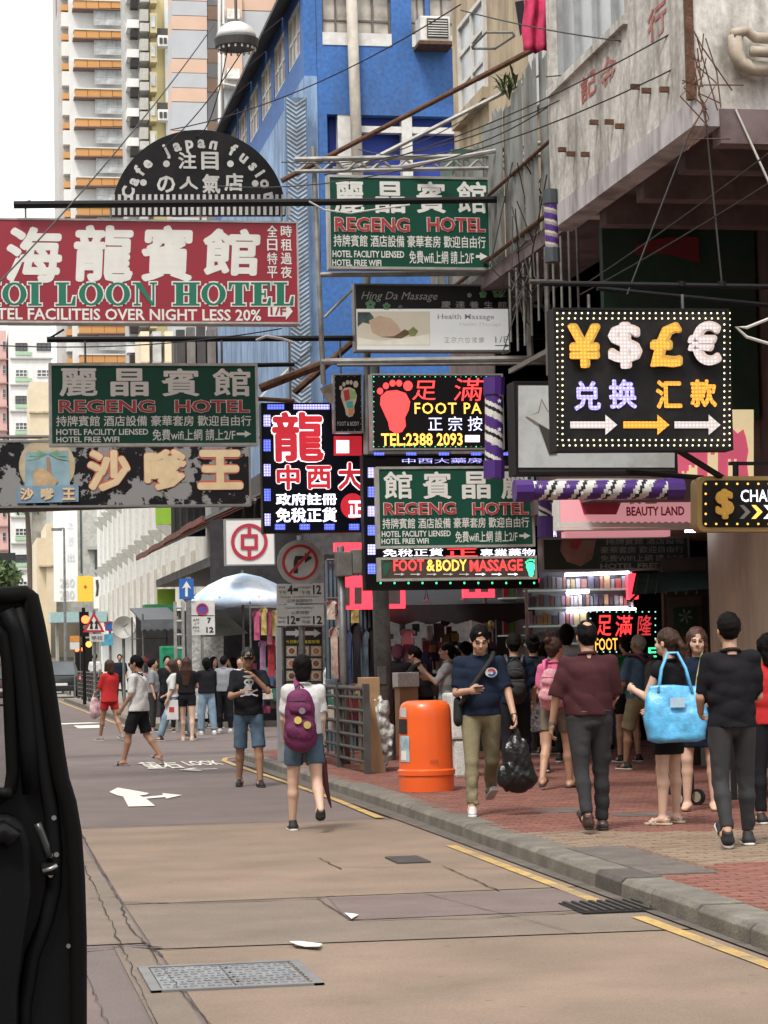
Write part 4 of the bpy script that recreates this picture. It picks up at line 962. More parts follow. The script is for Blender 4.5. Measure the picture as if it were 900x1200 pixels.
# chevron sign running down the corner
ch = empty('chevron_sign', (DX-.9, DY-.3, 8), 'tall narrow blue sign of stacked white chevrons on the blue building corner', 'sign')
cx0, cx1 = px2x(331), px2x(357)
MB().box((cx0, DY-.32, 7.0), (cx1, DY-.2, 14.6)).build('panel', mat('chevron_blue', (0.09, 0.16, 0.26), 0.6, grime=.4), ch)
for i in range(72):
    z = 7.1+i*.103; xm = (cx0+cx1)/2
    MB().poly([(cx0+.04, DY-.335, z+.15), (xm, DY-.335, z), (cx1-.04, DY-.335, z+.15), (cx1-.04, DY-.335, z+.19), (xm, DY-.335, z+.04), (cx0+.04, DY-.335, z+.19)], .012).build('chevron', mat('chevron_white', (0.40, 0.44, 0.48), 0.6, grime=.5), ch)
# lower shopfront zone of the blue building with long rusty canopies over market stalls
dk = mat('stall_dark', (0.03, 0.028, 0.03), 0.85, var=.3)
m = MB(); m.box((DX-.06, DY-.03, 0.1), (16, DY+.35, 7.2)); m.box((DX-.06, DY+.35, .1), (DX, 72, 6.6)); m.build('shopfront', mat('shop_grey', (0.055, 0.05, 0.05), 0.8, var=.4), D)
MB().add([(DX, DY-.4, 8.8), (DX, DY+3.4, 8.8), (DX-1.3, DY+3.4, 7.5), (DX-1.3, DY-.4, 7.5)], [(0, 1, 2, 3)]).build('canopy', mat('canopy_cream', (0.42, 0.40, 0.33), 0.8, grime=.5), D)
# ---- rust-edged canopy roofs of the stall row (street face of D)
rc = mat('rust_roof', (0.17, 0.055, 0.035), 0.8, 0.1, var=0.3, scale=4, grime=.4)
gyr = mat('roof_grey', (0.17, 0.17, 0.17), 0.8, var=.3, grime=.5)
rowm = empty('market_roof', (6.5, 60, 0), 'long rust red edged market canopy roof receding along the blue building', 'canopy')
for i in range(8):
    y0 = 55+i*2.7; dz = .03*(i % 2)
    MB().add([(DX, y0, 6.0+dz), (DX, y0+2.6, 6.0+dz), (5.7, y0+2.6, 5.0+dz), (5.7, y0, 5.0+dz), (DX, y0, 5.94+dz), (DX, y0+2.6, 5.94+dz), (5.7, y0+2.6, 4.92+dz), (5.7, y0, 4.92+dz)], [(0, 1, 2, 3), (7, 6, 5, 4), (0, 3, 7, 4), (1, 5, 6, 2), (3, 2, 6, 7)]).build('roof_sheet', rc if i % 3 else gyr, rowm)
    MB().box((5.64, y0-.05, 4.88+dz), (5.70, y0+2.65, 5.03+dz)).build('fascia', rc, rowm)
    MB().box((6.3, y0, 4.0+.002*i), (8.0, y0+2.7, 4.25)).build('lower_roof', gyr, rowm)
# ---- E: white and green building further down
E_ = empty('white_building', (10, 100, 0), 'long white building with lime green panels down the street', 'building')
wb = mat('white_wall', (0.66, 0.66, 0.63), 0.8, var=0.06, scale=1, grime=.2, gcol=(0.4, 0.38, 0.34), streak=True)
m = MB(); m.box((8.0, 75, 3.2), (22, 140, 10.9)); m.box((8.2, 75, .1), (22, 140, 3.2)); m.build('wall', wb, E_)
lime = mat('lime_green', (0.28, 0.50, 0.04), 0.6, var=.06)
g0 = onY(182, 590, 75); g1 = onY(199, 625, 75)
MB().box((g0.x, 74.9, 6.0), (g1.x+.1, 75.05, 10.9)).build('panel', lime, E_); 
MB().box((onY(184, 690, 75).x, 74.9, 2.6), (onY(205, 690, 75).x, 75.05, 3.9)).build('panel', lime, E_)
MB().box((onY(200, 590, 75).x, 74.85, 5.6), (onY(240, 590, 75).x, 75.05, 10.9)).build('shutter', mat('black_shutter', (0.02, 0.02, 0.022), 0.5), E_)
for i in range(5): x = onY(201+i*8, 590, 75).x; MB().box((x, 74.8, 5.6), (x+.08, 74.86, 10.9)).build('shutter_rib', dark_fr, E_)
rib = mat('bracket_grey', (0.33, 0.33, 0.30), 0.7)
for i in range(15):
    y0 = 78+i*4.0
    for z in (6.3, 9.1):
        MB().add([(8.0, y0, z+.6), (8.0, y0, z), (7.45, y0, z+.48), (7.45, y0, z+.6), (8.0, y0+.15, z+.6), (8.0, y0+.15, z), (7.45, y0+.15, z+.48), (7.45, y0+.15, z+.6)], [(0, 1, 2, 3), (7, 6, 5, 4), (2, 1, 5, 6), (3, 2, 6, 7), (0, 3, 7, 4)]).build('bracket', rib, E_)
    MB().box((7.9, y0+1.2, 3.3), (8.0, y0+1.35, 10.8)).build('fin', mat('fin_white', (0.55, 0.55, 0.5), .7), E_)
    MB().box((7.93, y0+1.9, 3.6), (8.01, y0+3.4, 5.4)).build('window', mat('beige_window', (0.42, 0.36, 0.29), 0.5, var=.2), E_)
MB().box((7.6, 75, 3.05), (8.2, 140, 3.25)).build('cornice', wb, E_)
# ---- far end: beige block, banner, yellow sign, teal footbridge, pale tower, pink tower
F_ = empty('cream_block', (6, 152, 0), 'cream corner block with stepped top at the end of the street', 'building')
cm = mat('cream_wall', (0.60, 0.51, 0.36), 0.8, var=.08, scale=.5, grime=.2, gcol=(.4, .33, .25))
def pbox(x0, y0, x1, y1, Y, d, m, parent, name='wall', off=0):
    a, b = rect_on(x0, y0, x1, y1, Y); return MB().box((a[0], Y-off, a[2]), (b[0], Y+d, b[2])).build(name, m, parent)
pbox(44, 630, 66, 800, 150, 10, cm, F_); pbox(55, 613, 66, 800, 149.5, 10, cm, F_); pbox(46, 662, 64, 664, 149.3, 1, bw_, F_, 'ledge')
pbox(62, 560, 102, 800, 150.5, 10, mat('grey_block', (0.42, 0.42, 0.38), .8, grime=.3), F_, 'rear_wall'); pbox(98, 586, 118, 800, 149.0, 10, MATS['grey_block'], F_, 'rear_wall')
pbox(103, 640, 116, 644, 148.5, .6, rib, F_, 'ledge'); pbox(111, 645, 115, 672, 148.9, .3, glass_m, F_, 'window'); pbox(94, 595, 98, 672, 149.9, .3, glass_m, F_, 'window')
pbox(60, 725, 100, 770, 149.2, .5, mat('shade_brown', (0.09, 0.075, 0.05), .8, var=.4, scale=.5), F_, 'shopfront')
bn = empty('white_banner', onY(78, 705, 146), 'tall white hanging banner with pale 260 280 figures', 'banner')
pbox(63, 592, 91, 705, 146, .3, mat('banner_white', (0.74, 0.74, 0.72), .6, var=.02), bn, 'cloth')
bt = mat('banner_grey_text', (0.50, 0.51, 0.51), .6)
for s, r in (('之', (79, 612, 86, 620)), ('沙', (80, 628, 87, 640)), ('出', (79, 648, 87, 658)), ('260', (70, 678, 87, 688)), ('280', (70, 692, 87, 702))): text_on(bn, s, r, 146, bt, 0.0, proud=.05)
ys_ = empty('yellow_sign', onY(100, 705, 140), 'yellow rectangular shop sign hanging beside the white banner', 'sign')
pbox(91, 675, 109, 705, 140, .5, mat('yellow_plastic', (0.75, 0.50, 0.05), .5, var=.03), ys_, 'panel'); shape_on(ys_, 'emblem', [(98, 688), (100, 685), (102, 688), (100, 690)], 140, mat('sign_red', (0.55, .05, .03), .5), .02)
ws_ = empty('white_sign', onY(114, 718, 138), 'narrow white sign with black figure next to yellow sign', 'sign')
pbox(110, 676, 118, 713, 138, .4, MATS['banner_white'], ws_, 'panel'); shape_on(ws_, 'black_figure', [(112, 680), (115, 679), (116, 686), (115, 698), (112, 699), (113, 690)], 138, dark_fr, .02)
fb = empty('footbridge', onY(85, 735, 130), 'pale teal elevated footbridge at the far end of the road', 'bridge')
pbox(60, 717, 125, 729, 130, 3, mat('teal_bridge', (0.30, 0.44, 0.45), .6), fb, 'deck'); pbox(66, 729, 69, 778, 131, 1, rib, fb, 'pier'); pbox(112, 729, 116, 778, 131, 1, rib, fb, 'pier')
# pale tower with green balcony fronts
G_ = empty('pale_apartment_tower', onY(35, 778, 195), 'white apartment tower with green balcony fronts behind the left green hotel sign', 'building')
wt = mat('tower_white', (0.66, 0.66, 0.64), .8, var=.05, scale=.3, grime=.25, gcol=(.4, .38, .35), streak=True)
pbox(13, 370, 62, 778, 195, 14, wt, G_); gb = mat('pale_green', (0.30, 0.46, 0.30), .7)
for i in range(14):
    y = 402+i*31
    if y > 740: break
    for x0, x1 in ((18, 32), (43, 60)):
        a, b = rect_on(x0, y, x1, y+9, 195); window_y(G_, a[0], a[2], b[0], b[2], 194.95, 3, 2, white_fr if i % 2 else dark_fr, glass_m)
        if x0 == 18: pbox(x0, y+10, x1+5, y+14, 194.9, .5, gb, G_, 'balcony_front')
    pbox(12, y+17, 62, y+18.5, 194.8, .5, rib, G_, 'floor_band')
bl = empty('blank_block', onY(48, 778, 180), 'blank pale cream block in front of the white apartment tower', 'building')
pbox(35, 447, 64, 516, 180, 8, cm, bl); pbox(34, 482, 64, 484, 179.8, .5, bw_, bl, 'joint'); pbox(37, 516, 64, 640, 180.1, 8, mat('cage_clutter', (0.24, .23, .19), .8, var=.7, scale=.8), bl, 'lower_wall')
P_ = empty('pink_tower', onY(2, 778, 200), 'pink apartment tower at the left edge of the photo', 'building')
pk = mat('pink_wall', (0.56, 0.36, 0.33), .8, var=.06, grime=.25, gcol=(.35, .24, .22), streak=True)
pbox(-30, 385, 9, 778, 200, 14, pk, P_)
for i in range(12):
    y = 400+i*28
    pbox(-30, y+20, 9, y+21.5, 199.7, .5, mat('pink_dark', (0.33, .19, .17), .8), P_, 'floor_band')
    for x0, x1 in ((-8, -2), (3, 7)):
        a, b = rect_on(x0, y, x1, y+10, 200); window_y(P_, a[0], a[2], b[0], b[2], 199.95, 1, 2, white_fr, glass_m)
# orange and white tower
O_ = empty('orange_tower', onY(118, 778, 226), 'tall white apartment tower with orange balcony bands at upper left', 'building')
ora = mat('orange_panel', (0.50, 0.25, 0.08), .7, var=.08, scale=.3); wt2 = mat('tower_cream', (0.60, 0.60, 0.58), .8, var=.05, scale=.3, grime=.15, gcol=(.45, .43, .4), streak=True)
brn = mat('brown_trim', (0.17, 0.10, 0.08), .8)
def tb(x0, y0, x1, y1, d0, m, nm, Y=226, dd=3, P=None): pbox(x0, y0, x1, y1, Y-d0, dd, m, P or O_, nm)
pbox(84, -60, 146, 560, 226, 5, wt2, O_); pbox(70, -60, 84, 560, 229, 12, mat('side_grey', (0.40, .39, .37), .8), O_, 'side_wall')
for i in range(17):
    y = 1+i*34.6-34.6; dx = i*0.6
    for q in range(4): tb(86+dx+q*14.6, y, 86+dx+q*14.6+14.2, y+8.6, 1.2, ora, 'balcony_panel')
    tb(85+dx, y-1.6, 146+dx, y-.2, 1.3, wt2, 'slab_edge'); tb(84+dx, y+8.8, 147+dx, y+10, 1.4, brn, 'slab_edge')
    a, b = rect_on(109+dx, y+11.5, 145+dx, y+29, 225); window_y(O_, a[0], a[2], b[0], b[2], 225, 3, 2, MATS['side_grey'], glass_l)
    tb(71+dx, y+4, 79+dx, y+11, 0, ora, 'side_panel', 228, 2); tb(79.5+dx, y-2, 84+dx, y+30, -.5, brn, 'recess', 228); tb(66+dx, y-12, 71+dx, y+14, -.5, brn, 'recess', 229)
    tb(71+dx, y+13, 80+dx, y+30, 0, wt2, 'side_bay', 228, 2)
# middle tower with air conditioners and yellow strip
Y_ = empty('yellow_strip_tower', onY(175, 778, 215), 'grey tower with stacked air conditioners and a pale yellow strip', 'building')
pbox(149, -60, 182, 560, 216, 5, mat('panel_grey', (0.42, .42, .40), .8, var=.15, scale=.6, grime=.3), Y_); pbox(180, -60, 200, 560, 215, 5, mat('pale_yellow', (0.66, .57, .30), .8, var=.05), Y_, 'yellow_strip'); pbox(196, -60, 201, 560, 214.5, 3, wt2, Y_, 'white_strip')
for i in range(16):
    y = i*34.6-20
    tb(149, y+8, 163, y+18, 1, wt2, 'balcony_panel', 215, 2, Y_); tb(153, y+20, 162, y+29, 1, void_m, 'recess', 215, 1, Y_)
    tb(164, y-4, 174, y+10, 1.6, mat('ac_beige', (0.35, .34, .30), .7), 'air_conditioner', 215, 2, Y_); tb(164, y+12, 175, y+22, 1.6, MATS['side_grey'], 'air_conditioner', 215, 2, Y_)
    tb(176, y, 184, y+24, 2, mat('mustard_trim', (0.42, .36, .20), .7), 'bay', 215, 2, Y_); tb(177, y+3, 182, y+17, 2.1, glass_l, 'bay_window', 215, .2, Y_)
for y in (37, 124): tb(184, y-4, 200, y+4, 1.5, dark_fr, 'plant_recess', 215, 1, Y_); tb(185, y+4, 199, y+17, 2.5, wt2, 'air_conditioner', 215, 1, Y_); tb(187, y+7, 190.5, y+14, 2.6, dark_fr, 'grille', 215, .1, Y_); tb(192, y+7, 195.5, y+14, 2.6, dark_fr, 'grille', 215, .1, Y_)
# striped grey and tan tower
S_ = empty('striped_tower', onY(280, 778, 150), 'tower striped in grey and tan bands behind the round street lamp', 'building')
sg = mat('band_grey', (0.36, 0.37, 0.385), .8, var=.05, scale=1); st = mat('band_tan', (0.50, 0.345, 0.255), .8, var=.05, scale=1)
def stripes(x0, x1, Y, d, ph=0):
    y = -60+ph; i = 0; seq = [(34, sg), (16.5, st), (17.5, sg), (16.5, st)]
    while y < 520:
        h, m_ = seq[i % 4]; pbox(x0, y, x1, y+h-.15, Y, d, m_, S_, 'wall_band'); y += h; i += 1
stripes(201, 243, 150, 3, 10.5); stripes(243, 262, 151.5, 3, -1); stripes(262, 330, 150.5, 3, -12); stripes(330, 372, 149.5, 2, 5)
MB().rod(onY(257, -60, 150.3), onY(258, 400, 150.3), .12, 8).build('down_pipe', wt2, S_)
for y in (-8, 62, 140): 
    pbox(261, y, 284, y+42, 150.2, .5, st, S_, 'niche'); pbox(263, y+28, 284, y+40, 149.6, .7, rib, S_, 'ac_shelf'); pbox(266, y+18, 281, y+30, 149.2, .8, MATS['ac_white'], S_, 'air_conditioner'); MB().tube([onY(262, y+2, 149.5), onY(262, y+36, 149.5), onY(284, y+40, 149.5)], .1).build('pipe', wt2, S_)
# dark low roofs behind the hotel signs (between y 385 and 430)
lr = empty('tin_roof_building', onY(250, 700, 74), 'low dark building with tin roofs behind the hotel signs', 'building')
pbox(205, 395, 300, 560, 74, 1, mat('tin_dark', (0.08, .075, .07), .8, var=.4, scale=.6, grime=.4), lr); 
for i in range(8): pbox(207+i*12, 386-3*(i % 3), 217+i*12, 430, 73.5, .3, mat('tin_pale', (0.26, .23, .20), .8, var=.3, scale=1.2, grime=.5, streak=True) if i % 2 else MATS['tin_dark'], lr, 'roof_sheet')
for i in range(3): pbox(165+i*14, 388, 175+i*14, 424, 118, 4, MATS['panel_grey'] if i % 2 else cm, F_, 'rooftop_block')
# far left trees
def tree(px, py, Y, r, n, label):
    c = onY(px, py, Y); t = empty('tree', (c.x, Y, 0), label, 'tree')
    MB().tube([(c.x, Y, 0), (c.x+.3, Y, c.z*.5), (c.x, Y, c.z)], [.35, .25, .12], 8).build('trunk', mat('bark', (0.08, .06, .045), .9), t)
    lm = [mat('leaf_a', (0.05, .085, .03), .7, var=.3, scale=1), mat('leaf_b', (0.09, .13, .045), .7, var=.3, scale=1)]; m = MB()
    for i in range(n):
        m.cur = i % 2; d = Vector((random.gauss(0, 1), random.gauss(0, 1), random.gauss(0, .7))); d = d.normalized()*r*random.uniform(.3, 1.0)*(1+.3*math.sin(d.x*7+d.z*5)); q = c+d
        u = Vector((random.gauss(0, 1), random.gauss(0, 1), random.gauss(0, 1))).normalized()*.22; w = u.orthogonal().normalized()*.13
        m.add([q-u, q-w, q+u, q+w], [(0, 1, 2, 3)])
    tag(m.build('crown', lm, t), kind='stuff')
tree(2, 676, 120, .8, 1100, 'small leafy tree at the far left edge above the van door'); tree(30, 560, 175, 2.4, 2000, 'leafy creeper covered tree between pink tower and white tower')
pbox(-30, 648, 18, 692, 125, 2, mat('dark_canopy', (0.02, .022, .025), .8), fb, 'dark_cover')

# the other side of the street, outside the photograph: a plain row that closes the canyon and shades it
for i, (y0, y1, hgt, cc) in enumerate(((-30, 18, 22, bw_), (18.3, 52, 26, wb), (60, 110, 20, cm))):
    lb_ = empty('tenement', (-14, (y0+y1)/2, 0), ('stained beige tenement facing the balcony building', 'white tenement across the road from the hotel signs', 'cream block across the road from the white building')[i], 'building')
    MB().box((-24, y0, 0), (-12, y1, hgt)).build('wall', cc, lb_); MB().box((-12, y0, 3.4), (-10.2, y1, 3.7)).build('canopy', gyr, lb_)
    for fl in range(4):
        for k in range(int((y1-y0)/5)): MB().box((-12.02, y0+1.2+k*5, 5+fl*4), (-11.95, y0+3.6+k*5, 6.8+fl*4)).build('window', glass_m, lb_)
bkb = empty('tenement', (4, -34, 0), 'grey tenement closing the view behind the camera', 'building'); MB().box((-12, -44, 0), (30, -34, 24)).build('wall', MATS['panel_grey'], bkb)
# ================================================================== hanging signs over the street
steel = mat('old_steel', (0.16, 0.15, 0.145), 0.6, 0.5, var=.3, scale=8, grime=.5, gcol=(.09, .05, .03))
pale_st = mat('pale_pipe', (0.38, 0.37, 0.35), 0.5, 0.4, var=.2, grime=.4)
blk = mat('black_iron', (0.012, 0.012, 0.013), 0.55, 0.2, spec=.2)
wht = mat('letter_white', (0.74, 0.74, 0.70), 0.5, var=.05, grime=.1, gcol=(.5, .48, .45))
grnp = mat('hotel_green', (0.008, 0.070, 0.045), 0.45, spec=.25, var=.1, scale=2, grime=.15, gcol=(.02, .05, .04))
redp = mat('letter_red', (0.42, 0.035, 0.04), 0.5, var=.05)
redl = mat('red_sheet', (0.30, 0.02, 0.038), 0.4, var=.08, scale=1.2, grime=.25, gcol=(.2, .02, .03))
grl = mat('letter_green', (0.01, 0.16, 0.10), 0.5, var=.04)
SG = {}
def sign(label, rect, Y, pm, fm=None, fw=1.6, thick=0.16, cat='sign', name='hanging_sign', hang=None, group=None, pname='panel'):
    a, b = rect_on(*rect, Y); r = empty(name, ((a[0]+b[0])/2, Y, a[2]), label, cat, group)
    MB().box((a[0], Y, a[2]), (b[0], Y+thick, b[2])).build(pname, pm, r)
    if fm:
        w = fw*mpp(Y); e = 0.012; m = MB(); x0, z0, x1, z1 = a[0]-w*.3, a[2]-w*.3, b[0]+w*.3, b[2]+w*.3
        m.box((x0, Y-e, z0), (x1, Y+thick+e, z0+w)); m.box((x0, Y-e, z1-w), (x1, Y+thick+e, z1)); m.box((x0, Y-e, z0+w), (x0+w, Y+thick+e, z1-w)); m.box((x1-w, Y-e, z0+w), (x1, Y+thick+e, z1-w))
        m.build('frame', fm, r)
    if hang:
        for hx in hang[1:]:
            p = onY(hx, rect[1], Y+thick/2); q = onY(hx, hang[0], Y+thick/2); MB().rod((p.x, p.y, b[2]-.02), (p.x, p.y, q.z), 0.014, 6).build('hanger', steel, r)
    return r
def arrow_shape(r, x0, x1, yc, h, hh, Y, m, name='arrow', proud=.006, hl=None):
    hl = hl or hh*1.1
    return shape_on(r, name, [(x0, yc-h/2), (x1-hl, yc-h/2), (x1-hl, yc-hh/2), (x1, yc), (x1-hl, yc+hh/2), (x1-hl, yc+h/2), (x0, yc+h/2)], Y, m, proud)
def regeng(label, x0, y0, x1, y1, Y, rev=False, lit=0, hang=None):
    r = sign(label, (x0, y0, x1, y1), Y, grnp, mat('alu_frame', (0.50, .50, .46), .4, .5, grime=.3), 3, hang=hang)
    W_, H_ = x1-x0, y1-y0; R = lambda a, b, c, d: (x0+a*W_, y0+b*H_, x0+c*W_, y0+d*H_)
    chars = list('麗晶賓館') if not rev else list('館賓晶麗')
    for i, c in enumerate(chars): text_on(r, c, R(.045+i*.245, .06, .235+i*.245-.01, .40), Y, wht, 0.022)
    ed = (wht, .028)
    text_on(r, 'REGENG', R(.045, .45, .50, .595), Y, redp, .02, outline=ed); text_on(r, 'HOTEL', R(.60, .45, .955, .595), Y, redp, .02, outline=ed)
    text_on(r, '持牌賓館 酒店設備 豪華套房 歡迎自由行', R(.03, .635, .97, .765), Y, wht, .012)
    text_on(r, 'HOTEL FACILITY LIENSED', R(.03, .80, .47, .87), Y, wht, .02); text_on(r, 'HOTEL FREE WIFI', R(.03, .895, .33, .96), Y, wht, .02)
    text_on(r, '免費wifi上網 請上2/F', R(.49, .80, .89, .94), Y, wht, .01); arrow_shape(r, x0+.895*W_, x0+.965*W_, y0+.86*H_, H_*.03, H_*.085, Y, wht, hl=H_*.08)
    return r
regeng('green hotel sign hanging at upper centre, just above the white massage sign', 383, 206, 578, 316, 30.0)
regeng('green hotel sign at left, hanging below the big red hotel sign', 59, 426, 303, 522, 30.6, hang=(397, 100, 260))
regeng('green hotel sign at middle height with its four large characters in reversed order', 441, 547, 628, 641, 28.0, rev=True)
# --- big red hotel sign
Y = 29.5
r = sign('large red hotel sign with white brush characters and green serif letters, at left', (-120, 256, 354, 379), Y, redl, mat('alu_frame', (0.5, .5, .46)), 2.2, .25, hang=(238, 30, 130, 235, 330))
for c, q in (('海', (8, 266, 72, 331)), ('龍', (87, 264, 156, 330)), ('賓', (166, 264, 226, 330)), ('館', (238, 268, 304, 323))): text_on(r, c, q, Y, wht, .035, shear=.06)

def serif(r, s, x0, x1, y0, y1, Y, m, em, depth=.01):
    """slab-serif capitals from strokes; widths shared out by letter"""
    wd = {'K': 1.15, 'O': 1.15, 'I': .55, 'L': .95, 'N': 1.2, 'H': 1.2, 'T': 1.0, 'E': .95, ' ': .5}
    tot = sum(wd[c] for c in s)+.12*(len(s)-1); u = (x1-x0)/tot; x = x0; H = y1-y0
    for c in s:
        w = wd[c]*u; S = []
        B = lambda a, b, cc, d: S.append([(x+a*w, y0+b*H), (x+cc*w, y0+b*H), (x+cc*w, y0+d*H), (x+a*w, y0+d*H)])
        st = .34*u/w
        def stem(xc): B(xc-st/2, 0, xc+st/2, 1); q = st*.95; B(xc-q, 0, xc+q, .075); B(xc-q, .925, xc+q, 1)
        if c == 'I': stem(.5)
        if c == 'L': stem(.3); B(.2, .925, .92, 1); S.append([(x+.86*w, y0+.6*H), (x+.96*w, y0+.6*H), (x+.94*w, y0+H), (x+.72*w, y0+H)])
        if c == 'H': stem(.24); stem(.76); B(.2, .46, .8, .54)
        if c == 'T': stem(.5); B(.04, 0, .96, .08); S.append([(x+.02*w, y0), (x+.22*w, y0), (x+.10*w, y0+.32*H), (x+.02*w, y0+.32*H)]); S.append([(x+.78*w, y0), (x+.98*w, y0), (x+.98*w, y0+.32*H), (x+.90*w, y0+.32*H)])
        if c == 'E': stem(.3); B(.2, 0, .9, .075); B(.2, .925, .92, 1); B(.4, .46, .68, .54); B(.62, .34, .70, .66); S.append([(x+.72*w, y0), (x+.92*w, y0), (x+.92*w, y0+.32*H), (x+.86*w, y0+.32*H)]); S.append([(x+.86*w, y0+.66*H), (x+.96*w, y0+.66*H), (x+.94*w, y0+H), (x+.72*w, y0+H)])
        if c == 'N': B(.14, 0, .22, 1); B(.78, 0, .86, 1); S.append([(x+.06*w, y0), (x+.34*w, y0), (x+.86*w, y0+H), (x+.74*w, y0+H)]); B(.04, .93, .32, 1); B(.68, 0, .96, .07); B(.0, 0, .2, .07)
        if c == 'K': stem(.24); S.append([(x+.40*w, y0+.60*H), (x+.74*w, y0), (x+.86*w, y0), (x+.42*w, y0+.70*H)]); S.append([(x+.46*w, y0+.42*H), (x+.64*w, y0+.36*H), (x+.98*w, y0+H), (x+.70*w, y0+H)]); B(.60, 0, .98, .075); B(.60, .925, 1.04, 1)
        if c == 'O':
            n = 20; o = [(x+(.5+.5*math.cos(2*PI*i/n))*w, y0+(.5+.5*math.sin(2*PI*i/n))*H) for i in range(n)]; ii = [(x+(.5+.26*math.cos(2*PI*i/n))*w, y0+(.5+.42*math.sin(2*PI*i/n))*H) for i in range(n)]
            for k in range(n): S.append([o[k], o[(k+1) % n], ii[(k+1) % n], ii[k]])
        if S:
            for mm, gr, pr in ((em, 1.5, .006), (m, 0, .010)):
                mb = MB()
                for j, q in enumerate(S):
                    cx = sum(p[0] for p in q)/4; cy = sum(p[1] for p in q)/4; q2 = []
                    for px, py in q:
                        d = math.hypot(px-cx, py-cy) or 1
                        q2.append((px+(gr if px > cx else -gr if px < cx else 0), py+(gr if py > cy else -gr if py < cy else 0)))
                    mb.poly([onY(px, py, Y)-Vector((0, pr+j*.0001, 0)) for px, py in q2])
                mb.build('letter' if mm is m else 'letter_edge', mm, r)
        x += w+.12*u
serif(r, 'HOI LOON HOTEL', -30, 345, 331, 358, Y, grl, wht)
text_on(r, 'HOTEL FACILITEIS OVER NIGHT LESS 20%', (-30, 362, 308, 375), Y, wht, .02)
text_on(r, '全日特平', (0, 0, 1, 1), Y, wht) if False else None
for i, (a, b) in enumerate(zip('全日特平', '時租過夜')):
    text_on(r, a, (313, 264+i*16, 325, 278+i*16), Y, wht, .015); text_on(r, b, (329, 264+i*16, 342, 278+i*16), Y, wht, .015)
shape_on(r, 'arrow', [(314, 358), (335, 358), (335, 354), (343, 365), (335, 375), (335, 371), (314, 371)], Y, wht); text_on(r, '1/F', (317, 360, 335, 369), Y, redl, .02, proud=.009)
# --- health massage
Y = 30.5
r = sign('white and black health massage lightbox below the upper green hotel sign', (414, 333, 600, 412), Y, mat('massage_black', (0.012, .012, .014), .35), mat('dull_frame', (.25, .25, .24), .5, .5), 2, .2)
lb = mat('lightbox_white', (0.62, .62, .60), .4, var=.03, emit=.28)
shape_on(r, 'white_panel', [(416.5, 362), (598, 362), (598, 410), (416.5, 410)], Y, lb)
text_on(r, 'Hing Da Massage', (423, 342, 514, 354), Y, mat('dull_white', (.5, .5, .5), .5), 0.0, shear=.35); text_on(r, '慶達養生館', (516, 353, 595, 361), Y, MATS['dull_white'], .01, spacing=1.9)
text_on(r, 'Health Massage', (512, 368, 580, 376), Y, mat('print_dark', (.02, .02, .02), .5), .008); text_on(r, '正宗穴位按摩', (520, 395, 568, 402), Y, MATS['print_dark'], .0, spacing=1.4); text_on(r, '1/F', (580, 394, 596, 402), Y, MATS['print_dark'], .0); arrow_shape(r, 580, 597, 405, 1, 4, Y, mat('print_green', (.02, .10, .07), .5), hl=5)
text_on(r, 'Health Massage', (538, 378, 588, 383), Y, mat('print_faint', (.5, .42, .38), .5))
shape_on(r, 'picture_panel', [(418, 365), (504, 365), (504, 405), (418, 405)], Y, mat('picture_cream', (.60, .54, .42), .5, var=.1, scale=2.5, emit=.2), .008)
shape_on(r, 'picture_towel', [(419, 366), (433, 366), (438, 372), (434, 380), (425, 378), (419, 383)], Y, mat('picture_teal', (.12, .19, .19), .6, var=.4, scale=9), .011)
shape_on(r, 'picture_face', [(432, 376), (444, 370), (458, 373), (466, 381), (470, 389), (462, 394), (446, 395), (436, 390)], Y, mat('picture_skin', (.58, .42, .30), .6, var=.12, scale=6, emit=.15), .012)
shape_on(r, 'picture_shadow', [(445, 395), (462, 394), (474, 386), (483, 390), (470, 397)], Y, mat('picture_brown', (.28, .18, .10), .6), .011)
shape_on(r, 'picture_pillow', [(419, 396), (446, 400), (503, 392), (503, 404), (419, 404)], Y, mat('picture_white', (.66, .62, .52), .6, emit=.25), .010); shape_on(r, 'picture_flower', [(478, 388), (484, 383), (490, 388), (486, 394), (480, 394)], Y, mat('picture_green', (.42, .48, .20), .6), .013)
def petals(r, x, y, s, Y, m):
    for k in range(5):
        a = 2*PI*k/5-PI/2; cx, cy = x+math.cos(a)*s*.55, y+math.sin(a)*s*.55; shape_on(r, 'petal', [(cx+math.cos(a+t)*s*.42, cy+math.sin(a+t)*s*.42) for t in np.linspace(0, 2*PI, 7)[:-1]], Y, m, .005)
gn = mat('flower_green', (.20, .45, .22), .5)
for x, y, s, m in ((583, 343, 7, gn), (566, 345, 5, gn), (550, 346, 3, MATS['dull_white']), (434, 357, 6.5, gn), (453, 359, 5, gn), (469, 360, 3, mat('dull_grey_print', (.2, .2, .2), .5))): petals(r, x, y, s, Y, m)
# --- LED foot massage sign
Y = 29.0
led_p = mat('led_panel', (0.008, .007, .008), .4, spec=.2, var=.1)
LR = mat('led_red', (0.9, .04, .04), .5, var=0, emit=.85, dots=38); LO = mat('led_amber', (1, .45, .06), .5, var=0, emit=1.0, dots=38); LW = mat('led_white', (.8, .82, 1), .5, var=0, emit=.855, dots=38); LG = mat('led_green', (.05, .8, .35), .5, var=0, emit=.85); LB = mat('led_blue', (.12, .16, .95), .5, var=0, emit=.85, dots=26); LY = mat('bulb_yellow', (1, .9, .45), .5, var=0, emit=.8); LP = mat('led_violet', (.42, .40, 1.0), .5, var=0, emit=.855, dots=26)
LRs = mat('neon_red', (1, .05, .05), .5, var=0, emit=.85); LOs = mat('neon_amber', (1, .5, .08), .5, var=0, emit=.85); LWs = mat('neon_white', (.9, .9, 1), .5, var=0, emit=.85)
